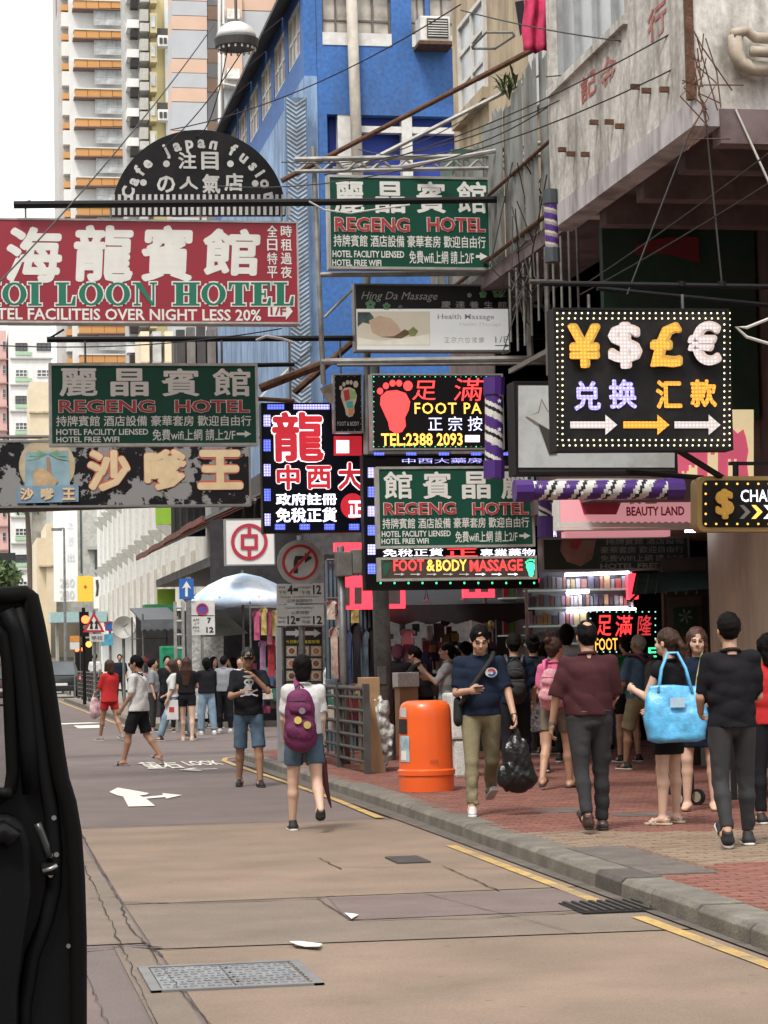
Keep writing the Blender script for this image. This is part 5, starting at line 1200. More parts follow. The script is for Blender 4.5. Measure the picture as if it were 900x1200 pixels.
def bulbs(r, rect, Y, m, step=6.0, s=1.3, rows=1, gap=5, name='bulb_row', m2=None, ratio=2):
    x0, y0, x1, y1 = rect
    for k in range(rows):
        mb = MB(); mb2 = MB(); d = k*gap; cnt = 0
        xs = np.arange(x0+d, x1-d+.1, (x1-x0-2*d)/max(1, round((x1-x0-2*d)/step))); ys_ = np.arange(y0+d, y1-d+.1, (y1-y0-2*d)/max(1, round((y1-y0-2*d)/step)))
        P = [(x, y0+d) for x in xs]+[(x, y1-d) for x in xs]+[(x0+d, y) for y in ys_[1:-1]]+[(x1-d, y) for y in ys_[1:-1]]
        for x, y in P:
            q = onY(x, y, Y); w = s*mpp(Y); t = mb2 if (m2 and cnt % ratio) else mb; t.rod(q, q-Vector((0, w*.7, 0)), w*.5, 6, w*.25); cnt += 1
        tag(mb.build(name, m, r), kind='stuff')
        if m2: tag(mb2.build(name, m2, r), kind='stuff')
r = sign('lit foot massage sign with a red foot and telephone number', (434, 438, 592, 527), Y, led_p, mat('alu_dim', (.34, .34, .32), .4, .5), 2, .18)
bulbs(r, (438, 441.5, 588, 523.5), Y-.01, LG, 6, 1.6, m2=mat('bulb_off', (.3, .3, .28), .5), ratio=2)
def foot(r, x0, y0, x1, y1, Y, m, flip=False, proud=.006):
    F = lambda u, v: ((x1-u*(x1-x0)) if flip else (x0+u*(x1-x0)), y0+v*(y1-y0))
    shape_on(r, 'foot_sole', [F(u, v) for u, v in [(.12, .30), (.28, .20), (.55, .18), (.80, .24), (.92, .40), (.88, .56), (.78, .70), (.80, .86), (.70, .97), (.52, 1.0), (.36, .93), (.32, .78), (.20, .60), (.10, .45)]], Y, m, proud)
    for u, v, s in ((.10, .20, .085), (.26, .10, .085), (.44, .05, .085), (.62, .05, .085), (.86, .10, .13)):
        shape_on(r, 'toe', [F(u+s*math.cos(t), v+s*.75*math.sin(t)) for t in np.linspace(0, 2*PI, 11)[:-1]], Y, m, proud)
foot(r, 441, 446, 484, 508, Y, LRs)
text_on(r, '足', (484, 446, 512, 469), Y, LRs, -.0, shear=.15); text_on(r, '滿', (532, 443, 566, 470), Y, LRs, .0, shear=.15)
text_on(r, 'FOOT PA', (485, 472, 565, 485), Y, LOs, .01, spacing=1.15); text_on(r, '正 宗 按', (501, 488, 566, 505), Y, mat('neon_lilac', (.65, .65, 1), .5, var=0, emit=.85), .0); text_on(r, 'TEL:2388 2093', (446, 508, 543, 522), Y, LOs, .02)
shape_on(r, 'white_label', [(545, 510), (562, 510), (562, 518), (545, 518)], Y, LWs)
# --- foot & body
Y = 27.8
r = sign('narrow lit foot and body massage sign with red and amber letters', (443, 653, 631, 679), Y, mat('sign_brown', (.07, .05, .04), .5), MATS['alu_frame'], 3, .15)
text_on(r, 'FOOT', (461, 656, 497, 669), Y, LRs, .02); text_on(r, '&', (500, 656, 509, 669), Y, LOs, .02); text_on(r, 'BODY', (511, 656, 547, 669), Y, LOs, .02); text_on(r, 'MASSAGE', (550, 656, 613, 669), Y, LRs, .02)
for i in range(8): arrow_shape(r, 462+i*19, 474+i*19, 673, 1, 3.4, Y, wht if i < 5 else LWs, hl=4)
foot(r, 615, 655, 628, 676, Y, LG); foot(r, 447, 656, 458, 675, Y, mat('led_green_off', (.02, .10, .06), .5), flip=True)
bulbs(r, (446, 683, 626, 683.5), Y, LG, 17, 2.4)
# --- black LED medicine shop sign (behind the green one)
Y = 30.2
r = sign('black sign edged with blue light blocks, mostly hidden behind the lower green hotel sign', (425, 532, 632, 690), Y, led_p, blk, 2, .2)
for i in range(6): shape_on(r, 'light_block', [(431, 548+i*22.5), (440, 548+i*22.5), (440, 560+i*22.5), (431, 560+i*22.5)], Y, LB if i % 2 else LP, .006)
for i in range(5): shape_on(r, 'light_block', [(438+i*38, 530.5), (450+i*38, 530.5), (450+i*38, 533.5), (438+i*38, 533.5)], Y-.02, LB, .006)
text_on(r, '中西大藥房', (470, 537, 566, 543), Y, LP, .0); text_on(r, '免稅正貨', (448, 643, 520, 652), Y, LWs, .01); text_on(r, '正', (522, 643, 560, 652), Y, LRs, .01); text_on(r, '專業藥物', (562, 643, 628, 652), Y, LWs, .01)
# --- dragon sign
Y = 31.2
r = sign('black LED medicine sign with a large red and white dragon character', (307, 472, 427, 624), Y, mat('led_navy', (.006, .008, .02), .35, spec=.2), blk, 2, .2, hang=(398, 340, 400))
ed = (mat('neon_pinkwhite', (1, .78, .8), .5, var=0, emit=.9), .045)
rr_ = mat('glossy_red_letter', (.75, .03, .05), .4, var=.05, emit=.25)
text_on(r, '龍', (319, 483, 379, 541), Y, rr_, .03, outline=ed); 
for c, q in (('中', (324, 545, 351, 574)), ('西', (359, 546, 388, 573)), ('大', (396, 542, 424, 574))): text_on(r, c, q, Y, rr_, .035, outline=ed)
text_on(r, '政府註冊', (323, 578, 395, 592), Y, LWs, .025); text_on(r, '免稅正貨', (323, 595, 395, 612), Y, LWs, .025)
shape_on(r, 'red_disc', [(413+14*math.cos(t), 593+15*math.sin(t)) for t in np.linspace(0, 2*PI, 24)[:-1]], Y, rr_, .006); text_on(r, '正', (408, 587, 426, 606), Y, LWs, .03, proud=.01)
for i in range(5): shape_on(r, 'light_block', [(309, 486+i*29), (317, 486+i*29), (317, 500+i*29), (309, 500+i*29)], Y, LB if i % 2 else LP, .006)
for i in range(4): shape_on(r, 'light_block', [(322+i*29, 614), (334+i*29, 614), (334+i*29, 621), (322+i*29, 621)], Y, LB, .006)
for x0, x1 in ((313, 333), (344, 386)): shape_on(r, 'light_block', [(x0, 474), (x1, 474), (x1, 480), (x0, 480)], Y, LB if x0 == 313 else LP, .006)
shape_on(r, 'white_block', [(394, 516), (409, 516), (409, 531), (394, 531)], Y, LWs, .008); shape_on(r, 'red_block', [(391, 511), (426, 511), (426, 534), (391, 534)], Y, rr_, .006)
# --- small foot chart sign
Y = 30.8
r = sign('small black sign with a multicoloured foot reflexology chart', (391, 438, 425, 507), Y, led_p, MATS['alu_dim'], 1.8, .14)
foot(r, 397, 446, 420, 489, Y, mat('foot_cream', (.55, .45, .35), .5)); shape_on(r, 'foot_zone', [(402, 458), (409, 456), (410, 468), (404, 470)], Y, redp, .01); shape_on(r, 'foot_zone', [(410, 456), (417, 460), (416, 468), (410, 466)], Y, mat('zone_green', (.25, .45, .15), .5), .01); shape_on(r, 'foot_zone', [(405, 471), (413, 470), (414, 477), (407, 478)], Y, mat('zone_teal', (.05, .35, .33), .5), .01); shape_on(r, 'foot_zone', [(408, 479), (415, 478), (413, 486), (409, 487)], Y, mat('zone_orange', (.6, .25, .08), .5), .01)
bulbs(r, (393, 441, 423, 504), Y-.01, mat('bulb_off', (.3, .3, .28), .5), 7, 1.3); text_on(r, 'FOOT & BODY', (395, 494, 421, 499), Y, MATS['dull_white'], .0)
# --- black dome cafe sign
Y = 31.0
cx, cy, rd = 233, 250, 98
def dome(rad, n=40, x0=cx): return [(x0-rad*math.cos(PI*i/n)*1.04, cy-rad*math.sin(PI*i/n)) for i in range(n+1)]
r = empty('hanging_sign', onY(233, 252, Y), 'black semicircular cafe sign with white curved letters above the red hotel sign', 'sign')
shape_on(r, 'panel', [(335, 252), (131, 252)]+[(p[0], p[1]) for p in dome(98)][1:-1], Y, mat('cafe_black', (.010, .010, .012), .5, spec=.2, grime=.2), 0, .12)
wl = mat('cafe_letter', (.56, .56, .54), .5, grime=.3, gcol=(.15, .15, .15))
s = 'Cafe japan fusion'; angs = [168, 159, 150.5, 142.5, 0, 129, 117, 107, 97, 87, 0, 71, 62, 51, 43, 33, 22]
s = ['C', 'a', 'f', 'e', '', 'j', 'a', 'p', 'a', 'n', '', 'f', 'u', 's', 'i', 'o', 'n']; angs = [163, 153, 143.5, 135, 0, 117, 107.5, 97.5, 88, 78.5, 0, 62.5, 52, 42, 34, 25, 14]
for c, a in zip(s, angs):
    if not c: continue
    t = math.radians(a); px, py = cx+rd*.84*1.04*math.cos(t), cy-rd*.84*math.sin(t); q = onY(px, py, Y); k = mpp(Y)
    v, f = glyphs(c, .04); lo, hi = v.min(0), v.max(0); sc = 14*k/.72; th = t-PI/2; X = (v[:, 0]-(lo[0]+hi[0])/2)*sc*(-1 if c in 'n' and a > 70 else 1); Z = (v[:, 1]-.27)*sc
    meshobj('letter', np.stack([q.x+X*math.cos(th)-Z*math.sin(th), np.full(len(X), Y-.006), q.z+X*math.sin(th)+Z*math.cos(th)], 1), f, wl, r)
for c, q in (('注', (209, 178, 230, 198)), ('目', (236, 178, 256, 199)), ('の', (184, 206, 205, 226)), ('人', (210, 207, 232, 222)), ('氣', (237, 204, 258, 227)), ('店', (263, 203, 285, 224))): text_on(r, c, q, Y, wl, .03)
for x, y in ((195, 192), (270, 192), (168, 214), (299, 215)): shape_on(r, 'dot', [(x+4*math.cos(t), y+4*math.sin(t)) for t in np.linspace(0, 2*PI, 13)[:-1]], Y, wl)
for i in range(30): shape_on(r, 'fence_slat', [(131+i*7.1, 228), (134.6+i*7.1, 228), (134.6+i*7.1, 252), (131+i*7.1, 252)], Y, wl, .012, .01)
# --- sha-dieh king sign
Y = 36.9
bkp = mat('flaking_black', (.010, .010, .012), .6, spec=.2, var=.2, grime=1.0, gcol=(.26, .26, .26), sharp=True)
r = sign('weathered black shop sign with three chubby cream characters outlined in red', (-90, 516, 295, 594), Y, bkp, MATS['dull_frame'], 2.4, .25)
cr = mat('cream_letter', (.70, .56, .34), .5, var=.08, grime=.25, gcol=(.5, .38, .25)); pe = mat('coral_edge', (.55, .13, .09), .5)
for c, q in (('沙', (103, 528, 152, 575)), ('嗲', (170, 527, 218, 574)), ('王', (232, 528, 284, 573))): text_on(r, c, q, Y, cr, .045, outline=(pe, .035))
shape_on(r, 'round_board', [(55+33*math.cos(t), 546+33*math.sin(t)) for t in np.linspace(0, 2*PI, 30)[:-1]], Y, mat('badge_cream', (.48, .40, .26), .6, var=.2, scale=4), .006, .02)
shape_on(r, 'picture_panel', [(30, 530), (80, 528), (82, 572), (29, 574)], Y, mat('badge_blue', (.24, .38, .44), .6, var=.3, scale=3), .01)
for a in range(7):
    t = a*PI/6; shape_on(r, 'palm_leaf', [(56, 532), (56-22*math.cos(t), 534-12*math.sin(t)+4), (56-26*math.cos(t), 540-10*math.sin(t)), (56-12*math.cos(t), 538-6*math.sin(t))], Y, mat('palm_green', (.18, .34, .24), .6, var=.3, scale=5), .014+a*.0008)
shape_on(r, 'palm_trunk', [(54, 536), (58, 536), (62, 568), (56, 568)], Y, mat('palm_brown', (.35, .22, .14), .6), .020); shape_on(r, 'figure', [(38, 552), (50, 548), (60, 556), (68, 564), (62, 572), (40, 572)], Y, mat('badge_tan', (.48, .34, .20), .6, var=.3, scale=5), .022)
shape_on(r, 'ribbon', [(20, 570), (92, 568), (92, 588), (20, 590)], Y, mat('ribbon_blue', (.20, .34, .46), .6, grime=.3), .026, .02)
for c, x in (('沙', 24), ('嗲', 48), ('王', 73)): text_on(r, c, (x, 572, x+15, 586), Y, cr, .04, outline=(pe, .03), proud=.03)
# --- currency exchange sign
Y = 19.6
rim = mat('sign_black', (.009, .009, .010), .4, spec=.2, var=.15, grime=.3, gcol=(.06, .055, .05))
r = sign('large black currency exchange sign with lit yen dollar pound and euro symbols', (647, 361, 861, 528), Y, rim, blk, 3, .22, hang=(345, 690, 800))
bulbs(r, (653, 367, 855, 522), Y, LY, 7.2, 2.6, rows=2, gap=6.2, m2=mat('bulb_warm', (.9, .75, .55), .5, var=0, emit=.9))
gold = mat('gold_face', (.62, .36, .07), .4, .3, var=.2, scale=60, emit=.10, dots=0); pinkw = mat('pinkwhite_face', (.62, .50, .46), .45, var=.12, scale=60, emit=.08)
LOd = mat('led_gold', (.80, .34, .04), .5, var=0, emit=.42, dots=30); LLd = mat('led_lilac', (.36, .33, .85), .5, var=0, emit=.62, dots=30); LWd = mat('led_ivory', (.62, .56, .56), .5, var=0, emit=.24, dots=30)
for c, q, mm in (('¥', (665, 381, 702, 431), gold), ('$', (712, 379, 750, 432), pinkw), ('£', (761, 379, 797, 430), gold), ('€', (805, 378, 843, 428), pinkw)): text_on(r, c, q, Y, mm, .05, proud=.03, depth=.03)
mbd = {}
for c, q in (('¥', (665, 381, 702, 431)), ('$', (712, 379, 750, 432)), ('£', (761, 379, 797, 430)), ('€', (805, 378, 843, 428))): text_on(r, c, q, Y-.062, LOd if c in '¥£' else LWd, .02, name='diode_face')
for c, q, mm in (('兑', (672, 447, 704, 481), LLd), ('换', (713, 445, 746, 479), LLd), ('汇', (768, 446, 799, 479), LOd), ('款', (808, 445, 840, 477), LOd)): text_on(r, c, q, Y, mm, .035, proud=.01)
for x0, x1, mm in ((668, 723, LWd), (730, 784, LOd), (790, 844, LWd)): arrow_shape(r, x0, x1, 498, 8, 24, Y, mm, hl=14, proud=.01)
# --- change sign at right edge
Y = 20.6
r = empty('hanging_sign', onY(875, 622, Y), 'gold rimmed exchange sign with a dollar symbol at the right edge', 'sign')
def rrect(x0, y0, x1, y1, rad, n=6):
    P = []
    for cx_, cy_, a0 in ((x1-rad, y0+rad, -PI/2), (x1-rad, y1-rad, 0), (x0+rad, y1-rad, PI/2), (x0+rad, y0+rad, PI)):
        for i in range(n+1): t = a0+PI/2*i/n; P.append((cx_+rad*math.cos(t), cy_+rad*math.sin(t)))
    return P
shape_on(r, 'rim', rrect(817, 558, 985, 623, 9), Y, mat('brass_rim', (.42, .29, .12), .4, .6, var=.1), 0, .2); shape_on(r, 'panel', rrect(823, 563, 979, 618, 6), Y, rim, .01)
shape_on(r, 'bar', [(855, 541), (1000, 541), (1000, 545), (855, 545)], Y+.1, blk, 0, .04); MB().rod(onY(862, 541, Y+.1), onY(862, 560, Y+.1), .03).build('hanger', blk, r)
text_on(r, '$', (837, 574, 858, 608), Y, mat('gold_face', (.62, .36, .07)), .05, proud=.03, depth=.02); text_on(r, 'CHANGE', (866, 574, 930, 588), Y, LWs, .01, proud=.015)
for i, mm in enumerate((MATS['bulb_off'], LOs, LW, MATS['bulb_off'], LOs)): x = 866+i*14; shape_on(r, 'chevron', [(x, 592), (x+5, 592), (x+13, 600), (x+5, 608), (x, 608), (x+7, 600)], Y, mm, .015)
bulbs(r, (827, 567, 975, 614), Y-.012, LOs, 12, 3)
# --- grey star lightbox
Y = 22.6
r = sign('unlit grey lightbox with a broken white star, behind the exchange sign', (601, 447, 796, 555), Y, mat('black_box', (.03, .03, .03), .5, grime=.3), blk, 3, .3)
shape_on(r, 'face', [(607, 447+5), (790, 452), (790, 548), (607, 548)], Y, mat('lightbox_grey', (.50, .53, .53), .5, var=.06, scale=1, grime=.45, gcol=(.2, .19, .17)), .015)
shape_on(r, 'star', [(617, 488), (631, 484), (634, 470), (641, 483), (655, 484), (646, 495), (650, 508), (637, 500)], Y, mat('star_white', (.45, .46, .45), .5), .022)
shape_on(r, 'star_outline', [(615, 489), (630, 483), (634, 467), (642, 482), (657, 483), (648, 495), (652, 511), (637, 503), (626, 497)], Y, mat('star_edge', (.2, .15, .14), .5), .019); shape_on(r, 'black_wedge', [(630, 497), (652, 508), (652, 532), (643, 533)], Y, dark_fr, .024)
# --- pink beauty sign
Y = 25.6
pinkm = mat('pink_panel', (.66, .30, .33), .5, var=.04, emit=.32)
r = sign('pink beauty salon lightbox with a dark pink crown, behind the striped pole', (651, 561, 829, 620), Y, pinkm, wht, 2, .25)
shape_on(r, 'scallop_edge', [(652, 612)]+[(652+i*4.0, 611+2*(i % 2)) for i in range(44)]+[(828, 618), (652, 618)], Y, MATS['letter_white'], .006)
crn = mat('deep_pink', (.52, .05, .12), .5); shape_on(r, 'crown', [(677, 580), (687, 590), (692, 577), (701, 588), (705, 575), (711, 588), (720, 577), (725, 590), (730, 583), (722, 603), (684, 603)], Y, crn, .008)
text_on(r, '女 王', (737, 578, 770, 591), Y, mat('letter_soft_white', (.8, .74, .74), .5), .03); text_on(r, 'BEAUTY LAND', (733, 594, 803, 604), Y, crn, .03)
r2 = sign('lower pink lightbox strip hanging under the beauty salon sign', (661, 622, 788, 629), Y+.3, pinkm, None, 1, .2)
# --- cream and pink board behind
Y = 24.0
r = sign('tall pink board with cream scalloped top behind the exchange sign', (775, 491, 883, 558), Y, mat('board_pink', (.60, .10, .17), .5, var=.05, emit=.35), None, 2, .1)
crm = mat('cream_icing', (.72, .58, .34), .5, emit=.4)
shape_on(r, 'cream_drip', [(775, 498), (775, 480), (883, 480), (883, 560), (877, 558), (875, 540), (877, 528), (874, 512), (871, 503), (864, 508), (858, 502), (850, 509), (842, 503), (834, 509), (826, 502), (815, 510), (800, 502), (788, 508)], Y, crm, .006)
for x, y0, y1, w in ((812, 545, 558, 5), (835, 530, 558, 6), (858, 538, 558, 5), (803, 552, 560, 4)): shape_on(r, 'castle_tower', [(x-w, y1), (x-w, y0+4), (x-w, y0), (x-w*.4, y0), (x-w*.4, y0+3), (x+w*.4, y0+3), (x+w*.4, y0), (x+w, y0), (x+w, y1)], Y, crm, .008)
# --- dark green hotel sign low right
Y = 28.6
r = sign('unlit dark green hotel sign with grey lettering over the accessory shop', (633, 630, 811, 668), Y, mat('dim_green', (.01, .035, .02), .5, grime=.3), MATS['alu_dim'], 2.2, .2)
dl = mat('dim_letter', (.26, .28, .25), .5); text_on(r, '持牌賓館 酒店設備', (708, 631, 803, 638), Y, dl, .01); text_on(r, '豪華套房 歡迎自由行', (702, 640, 803, 648), Y, dl, .01); text_on(r, '免費WIFI上網 請上2/F', (702, 650, 803, 658), Y, dl, .01); text_on(r, 'HOTEL FREE WIFI', (702, 660, 803, 666), Y, dl, .03)
shape_on(r, 'picture_panel', [(658, 633), (698, 633), (694, 655), (680, 664), (664, 658), (656, 645)], Y, mat('dim_picture', (.30, .18, .14), .6, var=.5, scale=4), .008); shape_on(r, 'picture_red', [(668, 633), (682, 633), (676, 644), (668, 642)], Y, redp, .011)
r = sign('short grey hotel wifi sign hanging left of the dark green hotel sign', (634, 622, 660, 630), 26.8, mat('dark_violet', (.05, .02, .09), .5), None, 1, .1); text_on(r, 'WiFi', (641, 623, 652, 629), 26.8, LWs, .01)
# --- Bank sign
Y = 51.8
r = sign('white square bank sign with a dark red round coin emblem', (264, 608, 322, 662), Y, mat('bank_white', (.72, .71, .69), .4, var=.03), MATS['dull_frame'], 1.0, .3)
bk = mat('bank_red', (.42, .03, .06), .45, var=0)
def ring(cx, cy, r0, r1, n=36, sx=1.0):
    o = [(cx+r1*sx*math.cos(2*PI*i/n), cy+r1*math.sin(2*PI*i/n)) for i in range(n)]; q = [(cx+r0*sx*math.cos(2*PI*i/n), cy+r0*math.sin(2*PI*i/n)) for i in range(n)]
    return [[o[i], o[(i+1) % n], q[(i+1) % n], q[i]] for i in range(n)]
def polys_on(r, name, P, Y, m, proud=.006): 
    mb = MB()
    for q in P: mb.poly([onY(x, y, Y)-Vector((0, proud, 0)) for x, y in q])
    return mb.build(name, m, r)
polys_on(r, 'emblem_ring', ring(292, 635, 17.5, 21.5), Y, bk, .02)
polys_on(r, 'emblem_coin', [[(282, 626), (302, 626), (302, 630), (282, 630)], [(282, 640), (302, 640), (302, 644), (282, 644)], [(282, 630), (286, 630), (286, 640), (282, 640)], [(298, 630), (302, 630), (302, 640), (298, 640)], [(290, 614), (294, 614), (294, 626), (290, 626)], [(290, 644), (294, 644), (294, 656), (290, 656)]], Y, bk, .022)
# --- barber poles
pur = mat('barber_purple', (.07, .025, .19), .4, var=.05); bwh = mat('barber_white', (.68, .68, .66), .35, var=.03); bbk = mat('barber_black', (.015, .015, .018), .4)
def barber(label, p0, p1, rpx, Y, seq, capl, turns, capm=None, star=True, thinY=0):
    a, b = onY(*p0, Y), onY(*p1, Y); r = empty('barber_pole', (a+b)/2, label, 'barber pole'); R = rpx*mpp(Y)
    ax = (b-a); Lg = ax.length; ax.normalize(); u = Vector((0, -1, 0)); w = ax.cross(u)
    n, m_ = 36, 60; vs, fs, mi = [], [], []
    for j in range(m_+1):
        for i in range(n): t = 2*PI*i/n; vs.append(a+ax*(Lg*j/m_)+(u*math.cos(t)+w*math.sin(t))*R)
    tot = sum(q[1] for q in seq)
    for j in range(m_):
        for i in range(n):
            fs.append([j*n+i, j*n+(i+1) % n, (j+1)*n+(i+1) % n, (j+1)*n+i]); ph = ((j+.5)/m_*turns + (i+.5)/n) % 1.0*tot; s_ = 0
            for k, (mm, q) in enumerate(seq):
                s_ += q
                if ph <= s_: mi.append(k); break
    o = meshobj('striped_drum', vs, fs, [q[0] for q in seq], r, smooth=True); o.data.polygons.foreach_set('material_index', mi)
    cm_ = capm or pur
    for e, dd in ((a, -1), (b, 1)): MB().rod(e-ax*dd*.01, e+ax*dd*capl*mpp(Y), R*1.18, 10).build('end_cap', cm_, r)
    if star:
        for i in range(int(Lg/(17*mpp(Y)))):
            c = a+ax*(9+i*17)*mpp(Y)+ax*(0)*1+w*R*(.35 if i % 2 else -.35); q = []
            for k in range(10): rr = (3.2 if k % 2 == 0 else 1.3)*mpp(Y); t = k*PI/5; q.append(c+Vector((math.sin(t)*rr, -R*.99, math.cos(t)*rr)))
            MB().poly(q).build('star', bwh, r)
    return r
seq1 = [(pur, .42), (bwh, .16), (bbk, .14), (bwh, .28)]
barber('horizontal purple capped barber pole with white stars and stripes', (622, 575), (781, 573), 11.5, 21.8, seq1, 20, 4.6)
barber('vertical purple capped barber pole hanging in front of the lit foot sign', (579, 462), (579, 541), 11, 27.4, seq1, 20, 2.6)
barber('stub of barber pole with purple cap below the left end of the horizontal pole', (639, 588), (639, 606), 8, 23.2, seq1, 24, .8, star=False)
barber('upper vertical barber pole with dark caps and cream and purple stripes', (645, 238), (647, 292), 8, 24.0, [(pur, .55), (mat('barber_cream', (.55, .48, .35), .5), .2), (mat('barber_grey', (.28, .27, .28), .5), .25)], 16, 4.0, capm=mat('cap_slate', (.06, .07, .08), .5), star=False)
# ================================================================== steel frames, beams, cables
def fr_(name, label, parts, cat='sign frame', m=None, loc=None, group=None):
    r = empty(name, loc or parts[0][1], label, cat, group)
    for nm, p, q, rad in parts: MB().rod(p, q, rad, 8).build(nm, m or steel, r)
    return r
P = onY
Y = 29.4
fr_('beam', 'long dark steel beam carrying the red hotel sign across the street', [('bar', P(16, 240, Y), P(375, 237, Y), .05), ('bar', P(375, 237, Y), P(645, 233, Y), .045), ('tip', P(16, 240, Y), P(36, 236, Y), .02)], m=blk)
fr_('beam', 'dark steel beam carrying the left green hotel sign', [('bar', P(55, 398, 30.7), P(640, 395, 30.7), .04), ('strut', P(57, 397, 30.7), P(75, 386, 30.7), .015), ('bar', P(240, 429, 30.7), P(345, 427, 30.7), .03)], m=blk)
fr_('beam', 'long pale rail carrying the black weathered shop sign', [('bar', P(-90, 601, 37), P(300, 587, 37), .05), ('bar', P(-90, 512, 37.1), P(420, 512, 37.1), .03)])
fr_('beam', 'dark steel beam above the currency exchange sign', [('bar', P(632, 332, 19.8), P(905, 336, 19.8), .025), ('bar', P(700, 338, 20.2), P(905, 358, 20.4), .022), ('clamp', P(799, 330, 19.8), P(799, 336, 19.8), .04), ('clamp', P(846, 330, 19.8), P(846, 336, 19.8), .04)], m=blk)
# truss over the upper green sign
Y = 30.0; parts = [('chord', P(345, 187, Y), P(655, 181, Y), .035), ('chord', P(345, 201, Y), P(628, 196, Y), .028)]
for i in range(10):
    x = 350+i*28; parts += [('lacing', P(x, 200, Y), P(x+14, 187, Y), .018), ('lacing', P(x+14, 187, Y), P(x+28, 200, Y), .018)]
fr_('truss', 'pale steel lattice truss above the upper green hotel sign', parts, m=pale_st)
Y = 30.3
fr_('sign_frame', 'pale pipe frame around the upper green hotel sign and massage sign', [('post', P(367, 172, Y), P(379, 450, Y), .035), ('post', P(612, 230, Y), P(622, 418, Y), .05), ('rail', P(374, 322, Y), P(645, 320, Y), .035), ('rail', P(376, 424, Y), P(655, 420, Y), .045), ('rail', P(612, 281, Y), P(640, 281, Y), .03), ('rail', P(615, 358, Y), P(645, 358, Y), .03), ('brace', P(600, 339, Y), P(607, 340, Y), .012), ('brace', P(607, 340, Y), P(621, 415, Y), .012), ('brace', P(380, 372, Y), P(412, 340, Y), .02), ('post', P(430, 320, 30.9), P(430, 560, 30.9), .05)], m=pale_st)
fr_('sign_frame', 'thin pipe frame beside the upper barber pole', [('post', P(640, 300, 25.3), P(643, 440, 25.3), .03), ('rail', P(620, 330, 25.3), P(660, 331, 25.3), .03), ('rail', P(395, 428, 29.4), P(655, 426, 29.4), .02)], m=steel)
fr_('sign_frame', 'rusty diagonal brace and pipe beneath the massage sign', [('brace', P(305, 455, 31), P(395, 420, 31), .06), ('brace', P(345, 460, 31.5), P(420, 395, 31.5), .05), ('rail', P(280, 466, 31), P(345, 470, 31), .03)], m=rust)
for (a, b, rad, lab, m_) in (((330, 212), (560, 92), .035, 'long brown diagonal strut rising from the cafe sign to the pink cloth', rust), ((560, 92), (640, 50), .04, 'upper piece of the brown diagonal strut by the pink cloth', rust), ((420, 195), (650, 78), .03, 'long pale diagonal strut above the truss', pale_st)):
    q = MB().rod(P(*a, 30.2), P(*b, 30.2), rad, 8).build('strut', m_, None); tag(q, lab, 'strut')
tag(MB().tube([P(390, 198, 30.1), P(470, 196, 30.0), P(655, 164, 29)], .03, 6).build('strut', pale_st), 'pale pipe crossing above the truss to the wall', 'strut')
tag(MB().rod(P(735, 553, 20.4), P(824, 560, 20.8), .025).build('strut', blk), 'thin black strut between exchange sign and gold rimmed sign', 'strut')
tag(MB().rod(P(795, 528, 20.0), P(850, 562, 20.7), .03).build('strut', blk), 'black diagonal strut below the currency exchange sign', 'strut')
# cables: each hangs between two places
cab = mat('cable_black', (.03, .028, .027), .6); cabw = mat('cable_white', (.55, .54, .5), .6)
def cable(a, b, sag, r=.009, m=None, label='thin black cable strung above the street', g='overhead cables'):
    pa, pb = P(*a), P(*b); pts = []
    for i in range(15): t = i/14; q = pa.lerp(pb, t); q.z -= sag*4*t*(1-t); pts.append(q)
    return tag(MB().tube(pts, r, 5).build('cable', m or cab), label, 'cable', g)
L2 = 'thin black cable strung above the street'
for a, b, sg_, lb_ in (((0, 330, 20), (250, 30, 30), .1, 'rising from the red sign to the round lamp'), ((200, 152, 30), (540, 5, 24), .2, 'from the cafe dome to the top of the blue building'), ((268, 50, 30), (230, 160, 31), .3, 'dropping from the left side of the round lamp'), ((285, 58, 30), (190, 175, 31), .1, 'dropping from the right side of the round lamp'), ((255, 218, 30), (830, 60, 20), .4, 'longest, crossing from the cafe sign to the white balcony'), ((330, 190, 30), (700, 95, 24), .3, 'running along the truss to the metal balcony'), ((380, 205, 30), (820, 20, 20), .2, 'from the upper green sign to the rusty corner iron'), ((540, 12, 25), (900, 60, 20), .1, 'passing under the pink garment'), ((640, 90, 25), (905, 42, 20), .05, 'crossing the painted red characters'), ((420, 175, 30), (650, 120, 25), .3, 'short, above the right part of the truss'), ((345, 200, 31), (560, 130, 33), .2, 'in front of the blue wall above the truss'), ((0, 405, 28), (330, 385, 30), .1, 'just under the big red sign'), ((690, 330, 22), (900, 180, 19), .02, 'upper of two diagonal ones under the overhang'), ((680, 345, 22), (900, 215, 19), .02, 'lower of two diagonal ones under the overhang'), ((735, 345, 20), (810, 150, 20), .0, 'steep, above the yen symbol')):
    cable(a, b, sg_, r=.008, label='thin black cable '+lb_)
cable((826, 130, 19.8), (846, 332, 19.8), 0, .009, label='cable dropping from the balcony corner to the beam')
cable((862, 128, 19.85), (905, 222, 19.85), .0, .012, cabw, 'white cable hanging down the near balcony face')
tag(MB().tube([P(905, 372, 19.7), P(875, 384, 19.7), P(862, 383, 19.7), P(875, 395, 19.7), P(905, 404, 19.7)], .015, 6).build('cable', cabw), 'white cable loop to the right of the currency exchange sign', 'cable')
tag(MB().tube([P(300, 399, 30.5), P(312, 394, 30.5), P(330, 397, 30.5), P(345, 402, 30.5)], .02, 6).build('cable', cabw), 'pale rag of cable tied on the beam above the dragon sign', 'cable')
tag(MB().tube([P(362, 236, 29.3), P(380, 246, 29.3), P(410, 250, 29.3), P(450, 244, 29.3), P(480, 240, 29.3)], .012, 6).build('cable', cabw), 'white cable sagging across the upper green hotel sign', 'cable')
